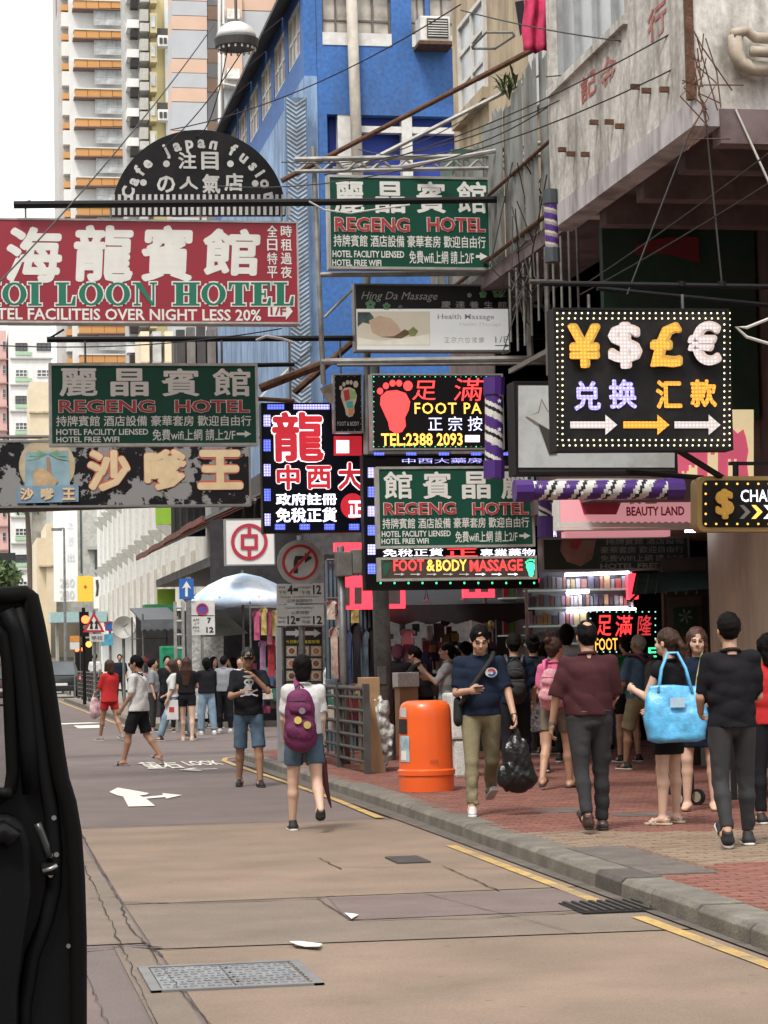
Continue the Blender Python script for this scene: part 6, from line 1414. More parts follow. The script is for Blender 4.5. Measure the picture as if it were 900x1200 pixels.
# tangled wires at the wall behind the truss
tw = MB()
for i in range(22):
    a = P(random.uniform(600, 650), random.uniform(190, 330), random.uniform(26, 30)); b = P(random.uniform(595, 655), random.uniform(200, 420), random.uniform(26, 30)); q = (a+b)/2+Vector((random.gauss(0, .2), 0, -random.uniform(.1, .5)))
    tw.tube([a, (a*.5+q*.5), q, (b*.5+q*.5), b], .009, 4)
tag(tw.build('tangled_wires', cab), 'tangle of old wires on the wall behind the truss', 'wires', kind='stuff')
tw = MB()
for i in range(16):
    a = P(random.uniform(812, 828), random.uniform(30, 130), 19.7); tw.tube([a, a+Vector((random.gauss(0, .12), -.05, -random.uniform(.1, .35))), a+Vector((random.gauss(0, .2), -.05, -random.uniform(.2, .7)))], .007, 4)
tag(tw.build('tangled_wires', rust), 'rusty wires hanging from the white balcony corner', 'wires', kind='stuff')
# round street lamp on a wire
c = P(277, 50, 30.0); k = mpp(30)
r = empty('street_lamp', c, 'round hanging street lamp with pale dome and ribbed dark rim', 'street lamp')
MB().lathe(c, [(0.01, 24*k), (10*k, 23*k), (18*k, 18*k), (23*k, 10*k), (24*k, 4*k)], 28).build('dome', mat('lamp_dome', (.6, .6, .6), .5), r, smooth=True)
MB().lathe(c, [(26*k, 3.9*k), (26.5*k, 3*k), (25*k, -6*k), (20*k, -7*k), (.01, -7*k)], 28).build('rim', mat('lamp_rim', (.07, .07, .07), .5), r)
for i in range(18): t = 2*PI*i/18; MB().box((c.x+math.cos(t)*22*k-.012, c.y+math.sin(t)*22*k-.012, c.z-10*k), (c.x+math.cos(t)*22*k+.012, c.y+math.sin(t)*22*k+.012, c.z-6.8*k)).build('rim_lug', wht, r)
MB().rod(c+Vector((0, 0, 23*k)), c+Vector((0, 0, 23*k+1.0)), .02).build('hanger', steel, r)
# pink cloth drying at the window and dark garment
g = MB(); n = 9; vs = []
for j in range(8):
    for i in range(n):
        px = 614+i*3.4+(math.sin(j*1.2)*1.2); py = -8+j*10-abs(i-4)*(.9 if j == 7 else 0); q = P(px, py, 28.7); q.y += .06*math.sin(i*1.5+j*.3); vs.append(q)
g.add(vs, [(j*n+i, j*n+i+1, (j+1)*n+i+1, (j+1)*n+i) for j in range(7) for i in range(n-1)])
o = g.build('drying_cloth', mat('pink_cloth', (.62, .04, .13), .8, bump=.3, bscale=8), smooth=True); o.modifiers.new('s', 'SOLIDIFY').thickness = .01; tag(o, 'bright pink garment drying below the tenement window', 'garment')
o = MB().poly([P(604, 2, 28.8), P(614, 0, 28.8), P(616, 34, 28.8), P(610, 42, 28.8)], .03).build('drying_cloth', mat('black_cloth', (.02, .02, .025), .8)); tag(o, 'small black garment drying beside the pink garment', 'garment')
# torn cloth tied on the frame
o = MB().poly([P(375, 455, 31), P(393, 447, 31), P(402, 470, 31), P(414, 494, 31), P(406, 492, 31), P(392, 476, 31), P(383, 470, 31)], .02).build('torn_cloth', mat('dusty_cloth', (.28, .23, .18), .9, var=.3, scale=6, bump=.5, bscale=12)); tag(o, 'dusty torn cloth tied beside the small foot chart sign', 'rag')
# ================================================================== street furniture, stalls, vehicles
red_pl = mat('sign_red_film', (.50, .03, .04), .45, var=.04); gpl = mat('plate_grey', (.62, .62, .60), .5, var=.04, grime=.25); bkl = mat('print_black', (.02, .02, .02), .5); pole_g = mat('pole_grey', (.24, .25, .25), .5, .5, var=.2, grime=.4)
PZ = 0.13
def disc(x, y, r, n=36): return [(x+r*math.cos(2*PI*i/n), y+r*math.sin(2*PI*i/n)) for i in range(n)]
# no right turn sign
Y = 32.0
r = empty('road_sign', P(351, 860, Y), 'round no right turn sign above two white time plates on a grey pole', 'road sign'); r.location.z = PZ
p0 = P(352, 640, Y+.1); MB().rod((p0.x, Y+.12, PZ), (p0.x, Y+.12, p0.z+.15), .045, 12).build('pole', pole_g, r, smooth=True)
shape_on(r, 'backing_disc', disc(351.5, 659, 26.5), Y, mat('sign_back_grey', (.42, .42, .41), .5), 0, .03); shape_on(r, 'sign_face', disc(351.5, 659, 21.5), Y, mat('sign_face_grey', (.60, .60, .59), .5, grime=.2), .004)
polys_on(r, 'red_ring', ring(351.5, 659, 17.8, 21.2), Y, red_pl, .008); shape_on(r, 'red_bar', [(337.5, 672), (340, 674.5), (366, 646), (363.5, 643.5)], Y, red_pl, .012)
polys_on(r, 'turn_arrow', [[(344, 672), (349, 672), (349, 658), (344, 658)], [(344, 658), (349, 658), (351, 656), (346, 651.5)], [(346, 651.5), (351, 656), (357, 656), (357, 651.5)], [(357, 647.5), (366, 654), (357, 660)]], Y, bkl, .010)
for y0, y1, L in ((684, 707, (('PM', (327, 687, 334, 690)), ('下午', (326, 692, 336, 697)), ('4', (337, 686, 343, 696)), ('–', (344, 690, 349, 692)), ('midnight', (349, 687, 365, 690)), ('午夜', (353, 692, 364, 697)), ('12', (367, 686, 376, 696)), ('Except General Holidays', (329, 698, 374, 701)), ('公眾假期除外', (336, 702, 367, 706)))), (709, 733, (('General Holidays', (335, 711, 368, 714)), ('公眾假期', (341, 716, 362, 720)), ('Noon', (326, 722, 335, 725)), ('中午', (326, 727, 335, 731)), ('12', (337, 722, 346, 731)), ('–', (347, 725, 351, 727)), ('midnight', (351, 722, 365, 725)), ('午夜', (354, 727, 364, 731)), ('12', (367, 722, 377, 731))))):
    a, b = rect_on(324, y0, 380, y1, Y); q = MB().bbox((a[0], Y-.01, a[2]), (b[0], Y+.02, b[2]), .006).build('plate', gpl, r)
    for t, rc_ in L: text_on(q, t, rc_, Y-.01, bkl, .03 if t in ('4', '12', '–') else .0)
# menu stand
Y = 32.6
r = empty('menu_stand', P(358, 870, Y), 'tall black menu board with food pictures and two arrows behind the woman with backpack', 'menu board'); r.location.z = PZ
a, b = rect_on(333, 735, 379, 878, Y); MB().box((a[0], Y, PZ), (b[0], Y+.08, b[2])).build('board', mat('menu_black', (.02, .018, .018), .5), r); MB().box((a[0]-.10, Y-.02, PZ), (a[0]-.03, Y+.1, b[2])).build('side_frame', mat('pale_plastic', (.40, .42, .44), .5), r)
for x0 in (335, 357): arrow_shape(r, x0, x0+19, 742, 5, 10, Y, mat('arrow_silver', (.6, .6, .62), .4), hl=8)
text_on(r, '今日推介', (335, 750, 352, 754), Y, mat('menu_yellow', (.65, .6, .06), .5), .02); text_on(r, '精選套餐', (355, 750, 375, 754), Y, MATS['menu_yellow'], .02)
fcol = [mat('food_%s' % n, c, .5, var=.6, scale=14) for n, c in (('brown', (.32, .12, .05)), ('green', (.20, .26, .06)), ('orange', (.45, .18, .06)), ('noodle', (.45, .30, .12)))]
for j in range(8):
    for i in range(3):
        x0, y0 = 335.5+i*14.3, 757+j*14.5; pc = shape_on(r, 'menu_picture', [(x0, y0), (x0+12.5, y0), (x0+12.5, y0+12), (x0, y0+12)], Y, mat('menu_tile', (.50, .45, .36), .5, var=.1)); 
        q = P(x0+6.2, y0+6, Y-.006); MB().poly([P(px, py, Y)-Vector((0, .008, 0)) for px, py in disc(x0+6.2, y0+6, 5.2, 14)]).build('plate_print', wht, pc); MB().poly([P(px, py, Y)-Vector((0, .011, 0)) for px, py in disc(x0+6.2, y0+6, 3.8, 9)]).build('food_print', fcol[(i*3+j*2) % 4], pc)
# pole with grey control boxes
Y = 31.2; x0 = P(405, 700, Y).x
r = empty('box_pole', (x0, Y, PZ), 'thin grey pole with two weathered control boxes at its top', 'pole')
MB().rod((x0-.03, Y, PZ), (x0-.06, Y, P(400, 640, Y).z), .055, 12).build('pole', pole_g, r, smooth=True)
for (xa, ya, xb, yb, d) in ((393, 647, 411, 676, -.15), (411, 644, 424, 673, -.1)): a, b = rect_on(xa, ya, xb, yb, Y); MB().bbox((a[0], Y-.16, a[2]), (b[0], Y+.1, b[2]), .02).build('control_box', mat('box_grey', (.25, .24, .22), .7, .2, var=.2, grime=.5), r)
# lamp post
Y = 32.0
c = P(447, 700, Y); r = empty('lamp_post', (c.x, Y, PZ), 'thick weathered dark grey lamp post behind the orange bin', 'lamp post')
lpm = mat('post_grey', (.105, .10, .092), .75, .2, var=.25, scale=6, bump=.3, grime=.5, gcol=(.22, .2, .18))
MB().rod((c.x+.03, Y, PZ), (c.x-.02, Y, P(441, 672, Y).z), .125, 18, .118).build('shaft', lpm, r, smooth=True)
MB().rod((c.x-.02, Y, P(441, 674, Y).z), (c.x-.02, Y, P(441, 670, Y).z), .135, 18).build('collar', lpm, r); MB().rod((c.x-.02, Y, P(441, 672, Y).z), (c.x-.02, Y, P(441, 420, Y).z), .06, 12).build('upper_shaft', lpm, r); MB().rod((c.x, Y, PZ), (c.x, Y, PZ+.35), .15, 18).build('foot', lpm, r)
MB().box((c.x-.1, Y-.14, 1.2), (c.x+.02, Y-.11, 1.45)).build('door_plate', pole_g, r)
# orange litter bin
bc_ = onZ(499.5, 921, PZ); bc_ = Vector((bc_.x, 24.6, PZ)); bc_.x = P(499.5, 900, 24.6).x
om = mat('bin_orange', (.86, .125, .02), .35, var=.05, scale=3, coat=.3, grime=.12, gcol=(.4, .12, .05))
r = empty('litter_bin', bc_, 'glossy orange domed litter bin standing on the red paving', 'litter bin')
o = MB().lathe(bc_, [(.296, .0), (.298, .10), (.300, .17), (.312, .175), (.314, .225), (.300, .232), (.292, .24), (.288, .5), (.283, .80), (.278, .87), (.262, .925), (.235, .955), (.19, .972), (.01, .976)], 40).build('bin_shell', om, r, smooth=True); auto_smooth(o, 28)
a_ = math.radians(195)
def on_bin(t0, t1, z0, z1, rad, m, nm): 
    n = 8; vs = []
    for i in range(n+1): t = math.radians(t0+(t1-t0)*i/n); vs += [(bc_.x+rad*math.cos(t), bc_.y+rad*math.sin(t), bc_.z+z0), (bc_.x+rad*math.cos(t), bc_.y+rad*math.sin(t), bc_.z+z1)]
    return MB().add(vs, [(2*i, 2*i+2, 2*i+3, 2*i+1) for i in range(n)]).build(nm, m, r)
on_bin(180, 216, .62, .78, .291, mat('bin_slot', (.02, .015, .015), .8), 'opening'); on_bin(190, 214, .80, .90, .287, gpl, 'sticker'); on_bin(192, 222, .32, .60, .297, mat('poster_pale_blue', (.36, .50, .56), .5, var=.3, scale=9), 'notice'); on_bin(196, 214, .34, .44, .299, wht, 'notice_print')
text_on(r, '垃圾箱', (504, 890, 514, 895), bc_.y-.298, mat('faint_print', (.30, .07, .02), .5), .0)
# pedestrian railings by the kerb
rail_m = mat('railing_grey', (.085, .085, .082), .55, .4, var=.2, grime=.35, gcol=(.05, .03, .02))
def railing(xa, ya, xb, yb, label, n=1):
    r = empty('pedestrian_railing', ((xa+xb)/2, (ya+yb)/2, PZ), label, 'railing'); 
    for i in range(n+1): t = i/n; x, y = xa+(xb-xa)*t, ya+(yb-ya)*t; MB().box((x-.04, y-.04, PZ), (x+.04, y+.04, PZ+1.12)).build('post', rail_m, r)
    for z in (.14, .30, .46, .62, .78, .94, 1.06): MB().rod((xa, ya, PZ+z), (xb, yb, PZ+z), .022 if z < 1 else .03, 8).build('rail', rail_m, r)
    for i in range(n*3): t = (i+.5)/(n*3); x, y = xa+(xb-xa)*t, ya+(yb-ya)*t; MB().rod((x, y, PZ+.14), (x, y, PZ+1.06), .014, 6).build('upright', rail_m, r)
railing(4.93, 28.4, 4.86, 32.2, 'dark grey kerbside railing between the woman with backpack and the lamp post', 2)
for k in range(3): railing(4.55, 78+k*5.2, 4.5, 82.8+k*5.2, ('nearest', 'middle', 'farthest')[k]+' of three far railings beside the man in white', 2)
# cardboard and wrapped goods by the railing
cb = mat('cardboard', (.36, .22, .12), .85, var=.12, scale=5)
def leaning(name, label, pts, Y, m, th=.03, cat='cardboard'): return tag(MB().poly([P(x, y, Y) for x, y in pts], th).build(name, m), label, cat)
leaning('cardboard_sheet', 'flat brown cardboard sheet leaning behind the railing post', [(425, 850), (437, 812), (452, 905), (436, 908)], 28.7, cb)
c = P(424, 803, 29.2); tag(MB().bbox((c.x-.02, 29.0, PZ), (c.x+.20, 29.4, c.z+.1), .01).build('cardboard_box', cb), 'upright brown carton beside the lamp post', 'box')
wrap = mat('plastic_wrap', (.50, .50, .48), .25, var=.35, scale=14, bump=1, bscale=18)
def lumpy(name, label, c, r, m, cat, n=1.0, seed=0):
    g = Field(.02, np.array(c)-np.array(r)*1.4-.05, np.array(c)+np.array(r)*1.4+.05); g.ell(c, r, None, 0); g.folds(.03*n, 22, seed, 1.0); V_, F_ = g.mesh(); o = np_mesh(name, V_, F_, m, None); return tag(o, label, cat)
lumpy('plastic_bundle', 'crumpled clear plastic bundle propped behind the lamp post', (P(447, 860, 29.0).x, 29.0, .62), (.17, .15, .48), wrap, 'plastic wrap', 1.3, 3)
tag(MB().bbox((P(528, 830, 27).x, 27, PZ+.45), (P(556, 830, 27).x, 27.5, PZ+1.0), .03).build('styrofoam_box', mat('styrofoam', (.60, .60, .57), .7, bump=.2)), 'white styrofoam box stacked behind the orange bin', 'box')
tag(MB().bbox((P(532, 830, 27).x, 27.02, PZ), (P(554, 830, 27).x, 27.5, PZ+.44), .03).build('styrofoam_box', MATS['styrofoam']), 'lower white styrofoam box behind the orange bin', 'box')
tag(MB().bbox((P(468, 800, 33).x, 33, PZ), (P(490, 800, 33).x, 33.4, P(480, 790, 33).z), .01).build('cardboard_box', cb), 'tall brown carton with white top behind the lamp post', 'box')
tag(MB().bbox((P(466, 800, 33).x, 32.98, P(480, 805, 33).z), (P(491, 800, 33).x, 33.42, P(480, 788, 33).z), .01).build('foam_tray', MATS['styrofoam']), 'white foam tray lying on the tall brown carton', 'tray')
# lit red panels (massage counters) behind the poles
nr = mat('neon_red_tube', (1, .03, .05), .5, var=0, emit=1.6); gb_ = mat('panel_grey_unlit', (.16, .13, .13), .5)
def redbox(label, x0, y0, x1, y1, Y, wins_):
    r = sign(label, (x0, y0, x1, y1), Y, nr, None, 1, .12); 
    for a, b, c_, d in wins_: shape_on(r, 'dark_window', [(a, b), (c_, b), (c_, d), (a, d)], Y, gb_, .01)
    return r
redbox('glowing red lightbox behind the pole with the control boxes', 397, 675, 438, 714, 33.5, [(404, 688, 410, 710), (415, 688, 424, 708)]); redbox('glowing red lightbox to the right of the lamp post', 444, 684, 475, 713, 33.4, [(444, 684, 469, 708)])
redbox('small glowing red lightbox hanging in the dark shop opening', 543, 680, 580, 700, 31.5, [(549, 686, 557, 694), (563, 686, 572, 694)]); redbox('small red lit panel beside the bank sign', 392, 636, 436, 646, 33.6, [])
redbox('small red lit letters over the accessory shelves', 618, 678, 632, 683, 32.5, []); redbox('vertical glowing red panel at the right end of the shelves', 736, 672, 748, 702, 33.2, [])
# ---- corner market stall with dark canopy, hung with goods
def stall_roof(label, x0, x1, ytop, Y, d, m): 
    a, b = P(x0, ytop, Y), P(x1, ytop, Y); r = empty('market_stall', ((a.x+b.x)/2, Y, PZ), label, 'market stall')
    MB().add([(a.x, Y, a.z-.25), (b.x, Y, a.z-.25), (b.x, Y+d, a.z+.15), (a.x, Y+d, a.z+.15), (a.x, Y, a.z-.29), (b.x, Y, a.z-.29), (b.x, Y+d, a.z+.11), (a.x, Y+d, a.z+.11)], [(0, 1, 2, 3), (7, 6, 5, 4), (0, 4, 5, 1), (1, 5, 6, 2), (3, 7, 4, 0)]).build('canopy', m, r)
    MB().add([(a.x, Y-.01, a.z-.26), (b.x, Y-.01, a.z-.26)]+[(b.x-(b.x-a.x)*i/12, Y-.03, a.z-.55+.06*(i % 2)) for i in range(13)], [tuple(range(15))]).build('valance', m, r)
    for x in (a.x+.05, b.x-.05):
        for y in (Y+.05, Y+d-.05): MB().rod((x, y, PZ), (x, y, a.z-.1), .025, 6).build('pole', steel, r)
    for z in (.9, 1.5, 2.2): MB().rod((a.x, Y+d-.2, z), (b.x, Y+d-.2, z), .015, 5).build('rail', steel, r)
    MB().box((a.x+.1, Y+.3, PZ), (b.x-.1, Y+d-.3, .85)).build('counter', mat('counter_dark', (.04, .035, .04), .8, var=.5, scale=4), r)
    return r, a, b
blackc = mat('canopy_black', (.012, .012, .014), .8, var=.3)
s1, a, b = stall_roof('black canopied corner stall hung with bags behind the lamp post', 440, 626, 690, 33.8, 2.6, blackc)
cols = [(.30, .02, .03), (.02, .02, .025), (.5, .48, .45), (.06, .10, .22), (.42, .08, .18), (.12, .10, .09), (.45, .35, .12), (.05, .18, .14), (.32, .18, .32), (.55, .50, .42), (.10, .16, .20), (.25, .06, .08)]
cm_ = [mat('goods_%d' % i, c, .7, var=.35, scale=9) for i, c in enumerate(cols)]
def bag(x, y, w, h, Y, m, lab, g='bags hanging in the corner stall'):
    c = P(x, y, Y); ww, hh = w*mpp(Y)/2, h*mpp(Y)/2; r = empty('hanging_bag', c, lab, 'bag', g)
    g_ = Field(.02, np.array(c)-[ww+.06, .16, hh+.06], np.array(c)+[ww+.06, .16, hh+.06]); g_.cap((c.x, c.y, c.z-hh*.5), (c.x, c.y, c.z+hh*.5), ww*.9, ww*.7, 0, ((0, 1, 0), .5)); g_.folds(.012, 25, int(x)); V_, F_ = g_.mesh()
    V_ = V_-np.array(c); np_mesh('bag_body', V_, F_, m, r); MB().tube([c+Vector((-ww*.3, 0, hh*.7)), c+Vector((0, 0, hh*1.5)), c+Vector((ww*.3, 0, hh*.7))], .012, 5).build('strap', MATS['goods_1'], r)
bag(500, 716, 18, 34, 34.3, cm_[0], 'dark red backpack hanging left in the black canopied stall'); bag(544, 714, 18, 34, 34.3, cm_[0], 'dark red backpack hanging right in the black canopied stall'); bag(522, 722, 15, 26, 34.6, cm_[1], 'black backpack hanging between two dark red backpacks')
words = ['navy', 'cream', 'maroon', 'teal', 'brown', 'purple', 'grey', 'mustard']
gd = [3, 9, 0, 7, 5, 8, 10, 6]
def goods(x0, x1, y0, y1, Y, n, grp, cat='merchandise', sz=(5, 14), where=''):
    """small bagged and boxed goods, too small in the photo to pick apart: one piece"""
    mb = MB()
    for i in range(n):
        x, y = random.uniform(x0, x1), random.uniform(y0, y1); w, h = random.uniform(*sz)*.5, random.uniform(sz[0], sz[1]*1.3)*.5; mb.cur = random.randrange(len(cm_)); yy = Y+random.uniform(-.15, .15)
        a, b = rect_on(x-w, y-h, x+w, y+h, yy); mb.bbox((a[0], yy-.03, a[2]), (b[0], yy+.04, b[2]), .008)
    return tag(mb.build('small_goods', cm_), where, cat, kind='stuff')
goods(455, 620, 735, 850, 35.2, 210, '', where='jumble of small goods on the racks of the corner stall')
sh_ = MB(); 
# pale child's shirt hanging
def garment(x, y, w, h, Y, m, lab, g, stripe=None):
    c = P(x, y, Y); W2, H2 = w*mpp(Y)/2, h*mpp(Y)/2; n = 7; vs = []
    pr = [(.35, 1.0), (1.0, .86), (.92, .62), (.62, .62), (.60, 0), (.66, -.5), (.72, -1)]
    L = [(-a*W2, b*H2) for a, b in pr]; R = [(a*W2, b*H2) for a, b in reversed(pr)]
    pts = [Vector((c.x+px, Y+.03*math.sin(px*25+i), c.z+pz)) for i, (px, pz) in enumerate(L+R)]
    o = MB().poly(pts, .035).build('hanging_garment', m); tag(o, lab, 'garment', g)
    if stripe: MB().box((c.x-W2*.6, Y-.045, c.z-.25*H2), (c.x+W2*.6, Y+.01, c.z+.1*H2)).build('stripe', stripe, o)
    return o
garment(478, 757, 20, 40, 33.9, mat('pink_white_cloth', (.55, .38, .42), .8, var=.3, scale=6), 'pale pink girl dress with purple band on the stall', 'garments on the stalls', mat('purple_band', (.12, .05, .13), .8))
# ---- clothes stall left of the lamp post with blue slatted back
r = empty('clothes_stall', (5.2, 36, PZ), 'clothes rack with pale blue slatted back behind the railing', 'market stall')
x0, x1 = P(383, 700, 35.5).x, P(442, 700, 35.5).x; bs = mat('slat_blue', (.10, .17, .22), .6, var=.2)
for i in range(13): MB().box((x0+i*(x1-x0)/12-.015, 35.5, PZ), (x0+i*(x1-x0)/12+.02, 35.53, 3.1)).build('slat', bs, r)
for z in (1.2, 1.9, 2.5, 3.1): MB().rod((x0, 35.45, z), (x1, 35.45, z), .02, 6).build('rail', steel, r)
MB().box((x0, 35.7, PZ), (x1, 35.75, 3.2)).build('back_sheet', mat('stall_back', (.035, .035, .04), .9, var=.4, scale=3), r)
for i, (x, y, w, h, k, lab) in enumerate([(392, 765, 12, 60, 9, 'cream long garment at the left end of the clothes rack'), (400, 772, 10, 56, 0, 'maroon garment on the clothes rack behind the control box pole'), (408, 770, 11, 62, 3, 'navy garment on the clothes rack'), (418, 765, 14, 70, 1, 'black long garment in the middle of the clothes rack'), (428, 768, 11, 60, 10, 'slate garment on the clothes rack'), (435, 765, 10, 60, 1, 'black garment next to the lamp post'), (388, 715, 14, 22, 9, 'white and red patterned top hanging high at the left of the rack'), (416, 720, 14, 20, 6, 'mustard top hanging under the red lightbox'), (398, 727, 12, 18, 2, 'grey top hanging high on the clothes rack')]): garment(x, y, w, h, 35.0+.04*i, cm_[k], lab, 'garments on the stalls')
for i, (x, y, w, h, k, lab) in enumerate([(301, 733, 10, 34, 4, 'pink scarf hanging below the blue umbrella'), (309, 728, 10, 32, 6, 'yellow scarf hanging below the blue umbrella'), (316, 735, 9, 40, 11, 'dark red scarf hanging below the blue umbrella'), (322, 730, 9, 30, 6, 'olive scarf hanging beside the menu board'), (318, 770, 12, 44, 0, 'maroon dress hanging below the scarves'), (308, 768, 10, 34, 8, 'mauve dress hanging below the scarves'), (330, 760, 10, 50, 5, 'brown dress hanging next to the menu board')]): garment(x, y, w, h, 45+.05*i, cm_[k], lab, 'garments on the stalls')
tag(MB().rod(P(292, 712, 45.1), P(335, 712, 45.1), .02).build('garment_rail', steel), 'steel rail the scarves hang from', 'rail')
goods(286, 338, 790, 832, 46, 60, '', where='heap of colourful goods below the hanging scarves'); goods(383, 440, 800, 850, 34.2, 50, '', where='clutter of goods behind the kerbside railing')
for x in (293, 334): tag(MB().rod((P(x, 712, 45.1).x, 45.1, .02), P(x, 705, 45.1), .02).build('garment_rail_post', steel), 'thin steel post at the %s end of the scarf rail' % ('left' if x < 300 else 'right'), 'post')
# side-street stalls behind (dark roofs, lit white sheet)
s2, a, b = stall_roof('dark stall under the umbrella across the side street', 225, 300, 700, 54.5, 3, blackc)
tag(MB().add([P(222, 735, 54.2), P(262, 745, 54.2), P(262, 842, 54.2), P(222, 842, 54.2)], [(0, 1, 2, 3)]).build('plastic_sheet', wrap), 'crumpled grey plastic sheet hanging on the stall behind the time plate', 'plastic sheet')
tag(MB().add([P(222, 746, 53.9), P(240, 725, 53.9), P(270, 724, 53.9), P(291, 742, 53.9), P(280, 744, 53.5), P(222, 748, 53.5)], [(0, 1, 2, 3, 4, 5)]).build('small_canopy', mat('canopy_sage', (.22, .24, .19), .8, grime=.3)), 'small sage green canopy below the blue umbrella', 'canopy')
s3, a, b = stall_roof('market stall with grey domed tarpaulin beside the white building', 165, 212, 715, 60, 4, mat('tarp_grey', (.10, .11, .12), .7, var=.2))
tag(MB().bbox((P(180, 760, 62).x, 59.9, .12), (P(209, 760, 62).x, 60.2, P(190, 757, 60).z), .05).build('green_tarp', mat('tarp_green', (.01, .22, .11), .6, bump=.4, bscale=6)), 'bright green tarpaulin covering goods in front of the grey stall', 'tarpaulin')
goods(228, 385, 765, 840, 54.6, 130, '', where='dim shelves of goods in the stalls across the side street', sz=(4, 10)); goods(160, 225, 770, 835, 62, 70, '', where='dim goods in the stalls beside the white building', sz=(3, 8))
tag(MB().box((P(255, 700, 53).x, 54.45, .12), (P(440, 700, 53).x, 54.5, P(380, 600, 52).z)).build('shade_sheet', dk), 'dark sheet added for shade across the side street behind the clothes rack', 'shade sheet')  # added dark sheet, its colour stands for the shade behind the stalls
tag(MB().box((P(160, 760, 65).x, 65, .12), (P(226, 760, 65).x, 65.2, P(190, 716, 65).z)).build('shade_sheet', dk), 'dark sheet added for shade beside the white building behind the crossing group', 'shade sheet')  # added too: near-black backing in place of deep shade under the canopies
st_ = empty('green_stall', P(180, 760, 66), 'small green box stall beyond the blue arrow sign', 'market stall'); a, b = rect_on(170, 708, 205, 735, 66); MB().box((a[0], 66, a[2]), (b[0], 67, b[2])).build('panel', mat('stall_green', (.03, .20, .07), .6), st_); shape_on(st_, 'dark_window', [(176, 714), (200, 714), (200, 733), (176, 733)], 66, void_m, .02)
# ---- umbrella
c = P(284, 672, 53.0); R2 = 60*mpp(53)*1.02; r = empty('parasol', (c.x, 53, .12), 'large pale blue and white parasol over the stall', 'umbrella')
ub = mat('parasol_sky', (.48, .60, .76), .7, var=.2, scale=1.6, grime=1.0, gcol=(.74, .76, .80), sharp=False); n = 48; prof = [(0.02, 0), (.35, -.10), (.65, -.28), (.88, -.50), (1.0, -.68)]
vs, fs = [], []
for j, (q, z) in enumerate(prof):
    for i in range(n): t = 2*PI*i/n; sc_ = 1-.035*abs(math.sin(t*4))*q; vs.append((c.x+R2*q*sc_*math.cos(t), 53+R2*q*sc_*math.sin(t), c.z+z*.95+(.05*abs(math.sin(t*4)) if j == 4 else 0)))
for i in range(n): t = 2*PI*i/n; vs.append((vs[4*n+i][0], vs[4*n+i][1], vs[4*n+i][2]-.16+.05*math.cos(t*8)))
for j in range(5):
    for i in range(n): fs.append((j*n+i, j*n+(i+1) % n, (j+1)*n+(i+1) % n, (j+1)*n+i))
o = meshobj('canopy', vs, fs, ub, r, smooth=True); o.modifiers.new('s', 'SOLIDIFY').thickness = .01
MB().rod((c.x, 53, .12), (c.x, 53, c.z+.08), .03).build('pole', steel, r); 
for i in range(8): t = 2*PI*i/8+.2; MB().rod((c.x, 53, c.z-.1), (c.x+R2*math.cos(t)*.97, 53+R2*math.sin(t)*.97, c.z-.58), .012, 5).build('rib', steel, r)
text_on(r, 'BLUE GIRL', (243, 706, 268, 710), 53-R2*.93, mat('parasol_print', (.06, .10, .35), .6), .02, shear=.1) if False else None
# ---- blue arrow sign and time plate
Y = 50.0
c = P(221, 690, Y); r = empty('road_sign', (c.x, Y, 0), 'small blue one way arrow sign on a scaffold pole', 'road sign'); MB().rod((c.x, Y+.06, 0), (c.x, Y+.06, P(218, 676, Y).z), .06, 10).build('pole', pole_g, r)
a, b = rect_on(210, 678, 227, 702, Y); MB().box((a[0], Y-.01, a[2]), (b[0], Y+.02, b[2])).build('plate', mat('road_blue', (.02, .12, .42), .5), r); shape_on(r, 'arrow', [(217, 699), (217, 688), (213, 690), (218.5, 681), (224, 690), (220, 688), (220, 699)], Y-.01, wht)
a, b = rect_on(222, 704, 252, 744, Y); r2_ = empty('road_sign', ((a[0]+b[0])/2, Y+.15, 0), 'white no stopping time plate with purple disc below the blue arrow sign', 'road sign'); MB().box((a[0], Y+.04, a[2]), (b[0], Y+.07, b[2])).build('plate', gpl, r2_); MB().rod(((a[0]+b[0])/2, Y+.1, 0), ((a[0]+b[0])/2, Y+.1, a[2]), .03).build('pole', pole_g, r2_)
shape_on(r2_, 'blue_disc', disc(237, 714, 7, 20), Y+.04, mat('disc_purple', (.10, .06, .28), .5)); polys_on(r2_, 'red_ring', ring(237, 714, 5.6, 7.2, 20), Y+.03, red_pl); shape_on(r2_, 'divider', [(223, 721), (251, 721), (251, 722), (223, 722)], Y+.04, bkl)
for t, q in (('AM', (226, 725, 233, 728)), ('7', (243, 724, 247, 730)), ('上午', (227, 729, 234, 732)), ('PM', (226, 734, 233, 737)), ('12', (242, 735, 250, 741)), ('下午', (227, 738, 234, 741))): text_on(r2_, t, q, Y+.036, bkl, .03 if t in '712' else 0)
# scaffold frame next to the arrow pole
sf = empty('scaffold_ladder', P(209, 760, 52), 'grey ladder like pole frame left of the blue arrow pole', 'pole'); sf.location.z = 0
for x in (205, 214): q = P(x, 705, 52); MB().rod((q.x, 52, 0), q, .04).build('upright', pale_st, sf)
for i in range(7): MB().rod(P(205, 712+i*16, 52), P(214, 712+i*16, 52), .03).build('rung', pale_st, sf)
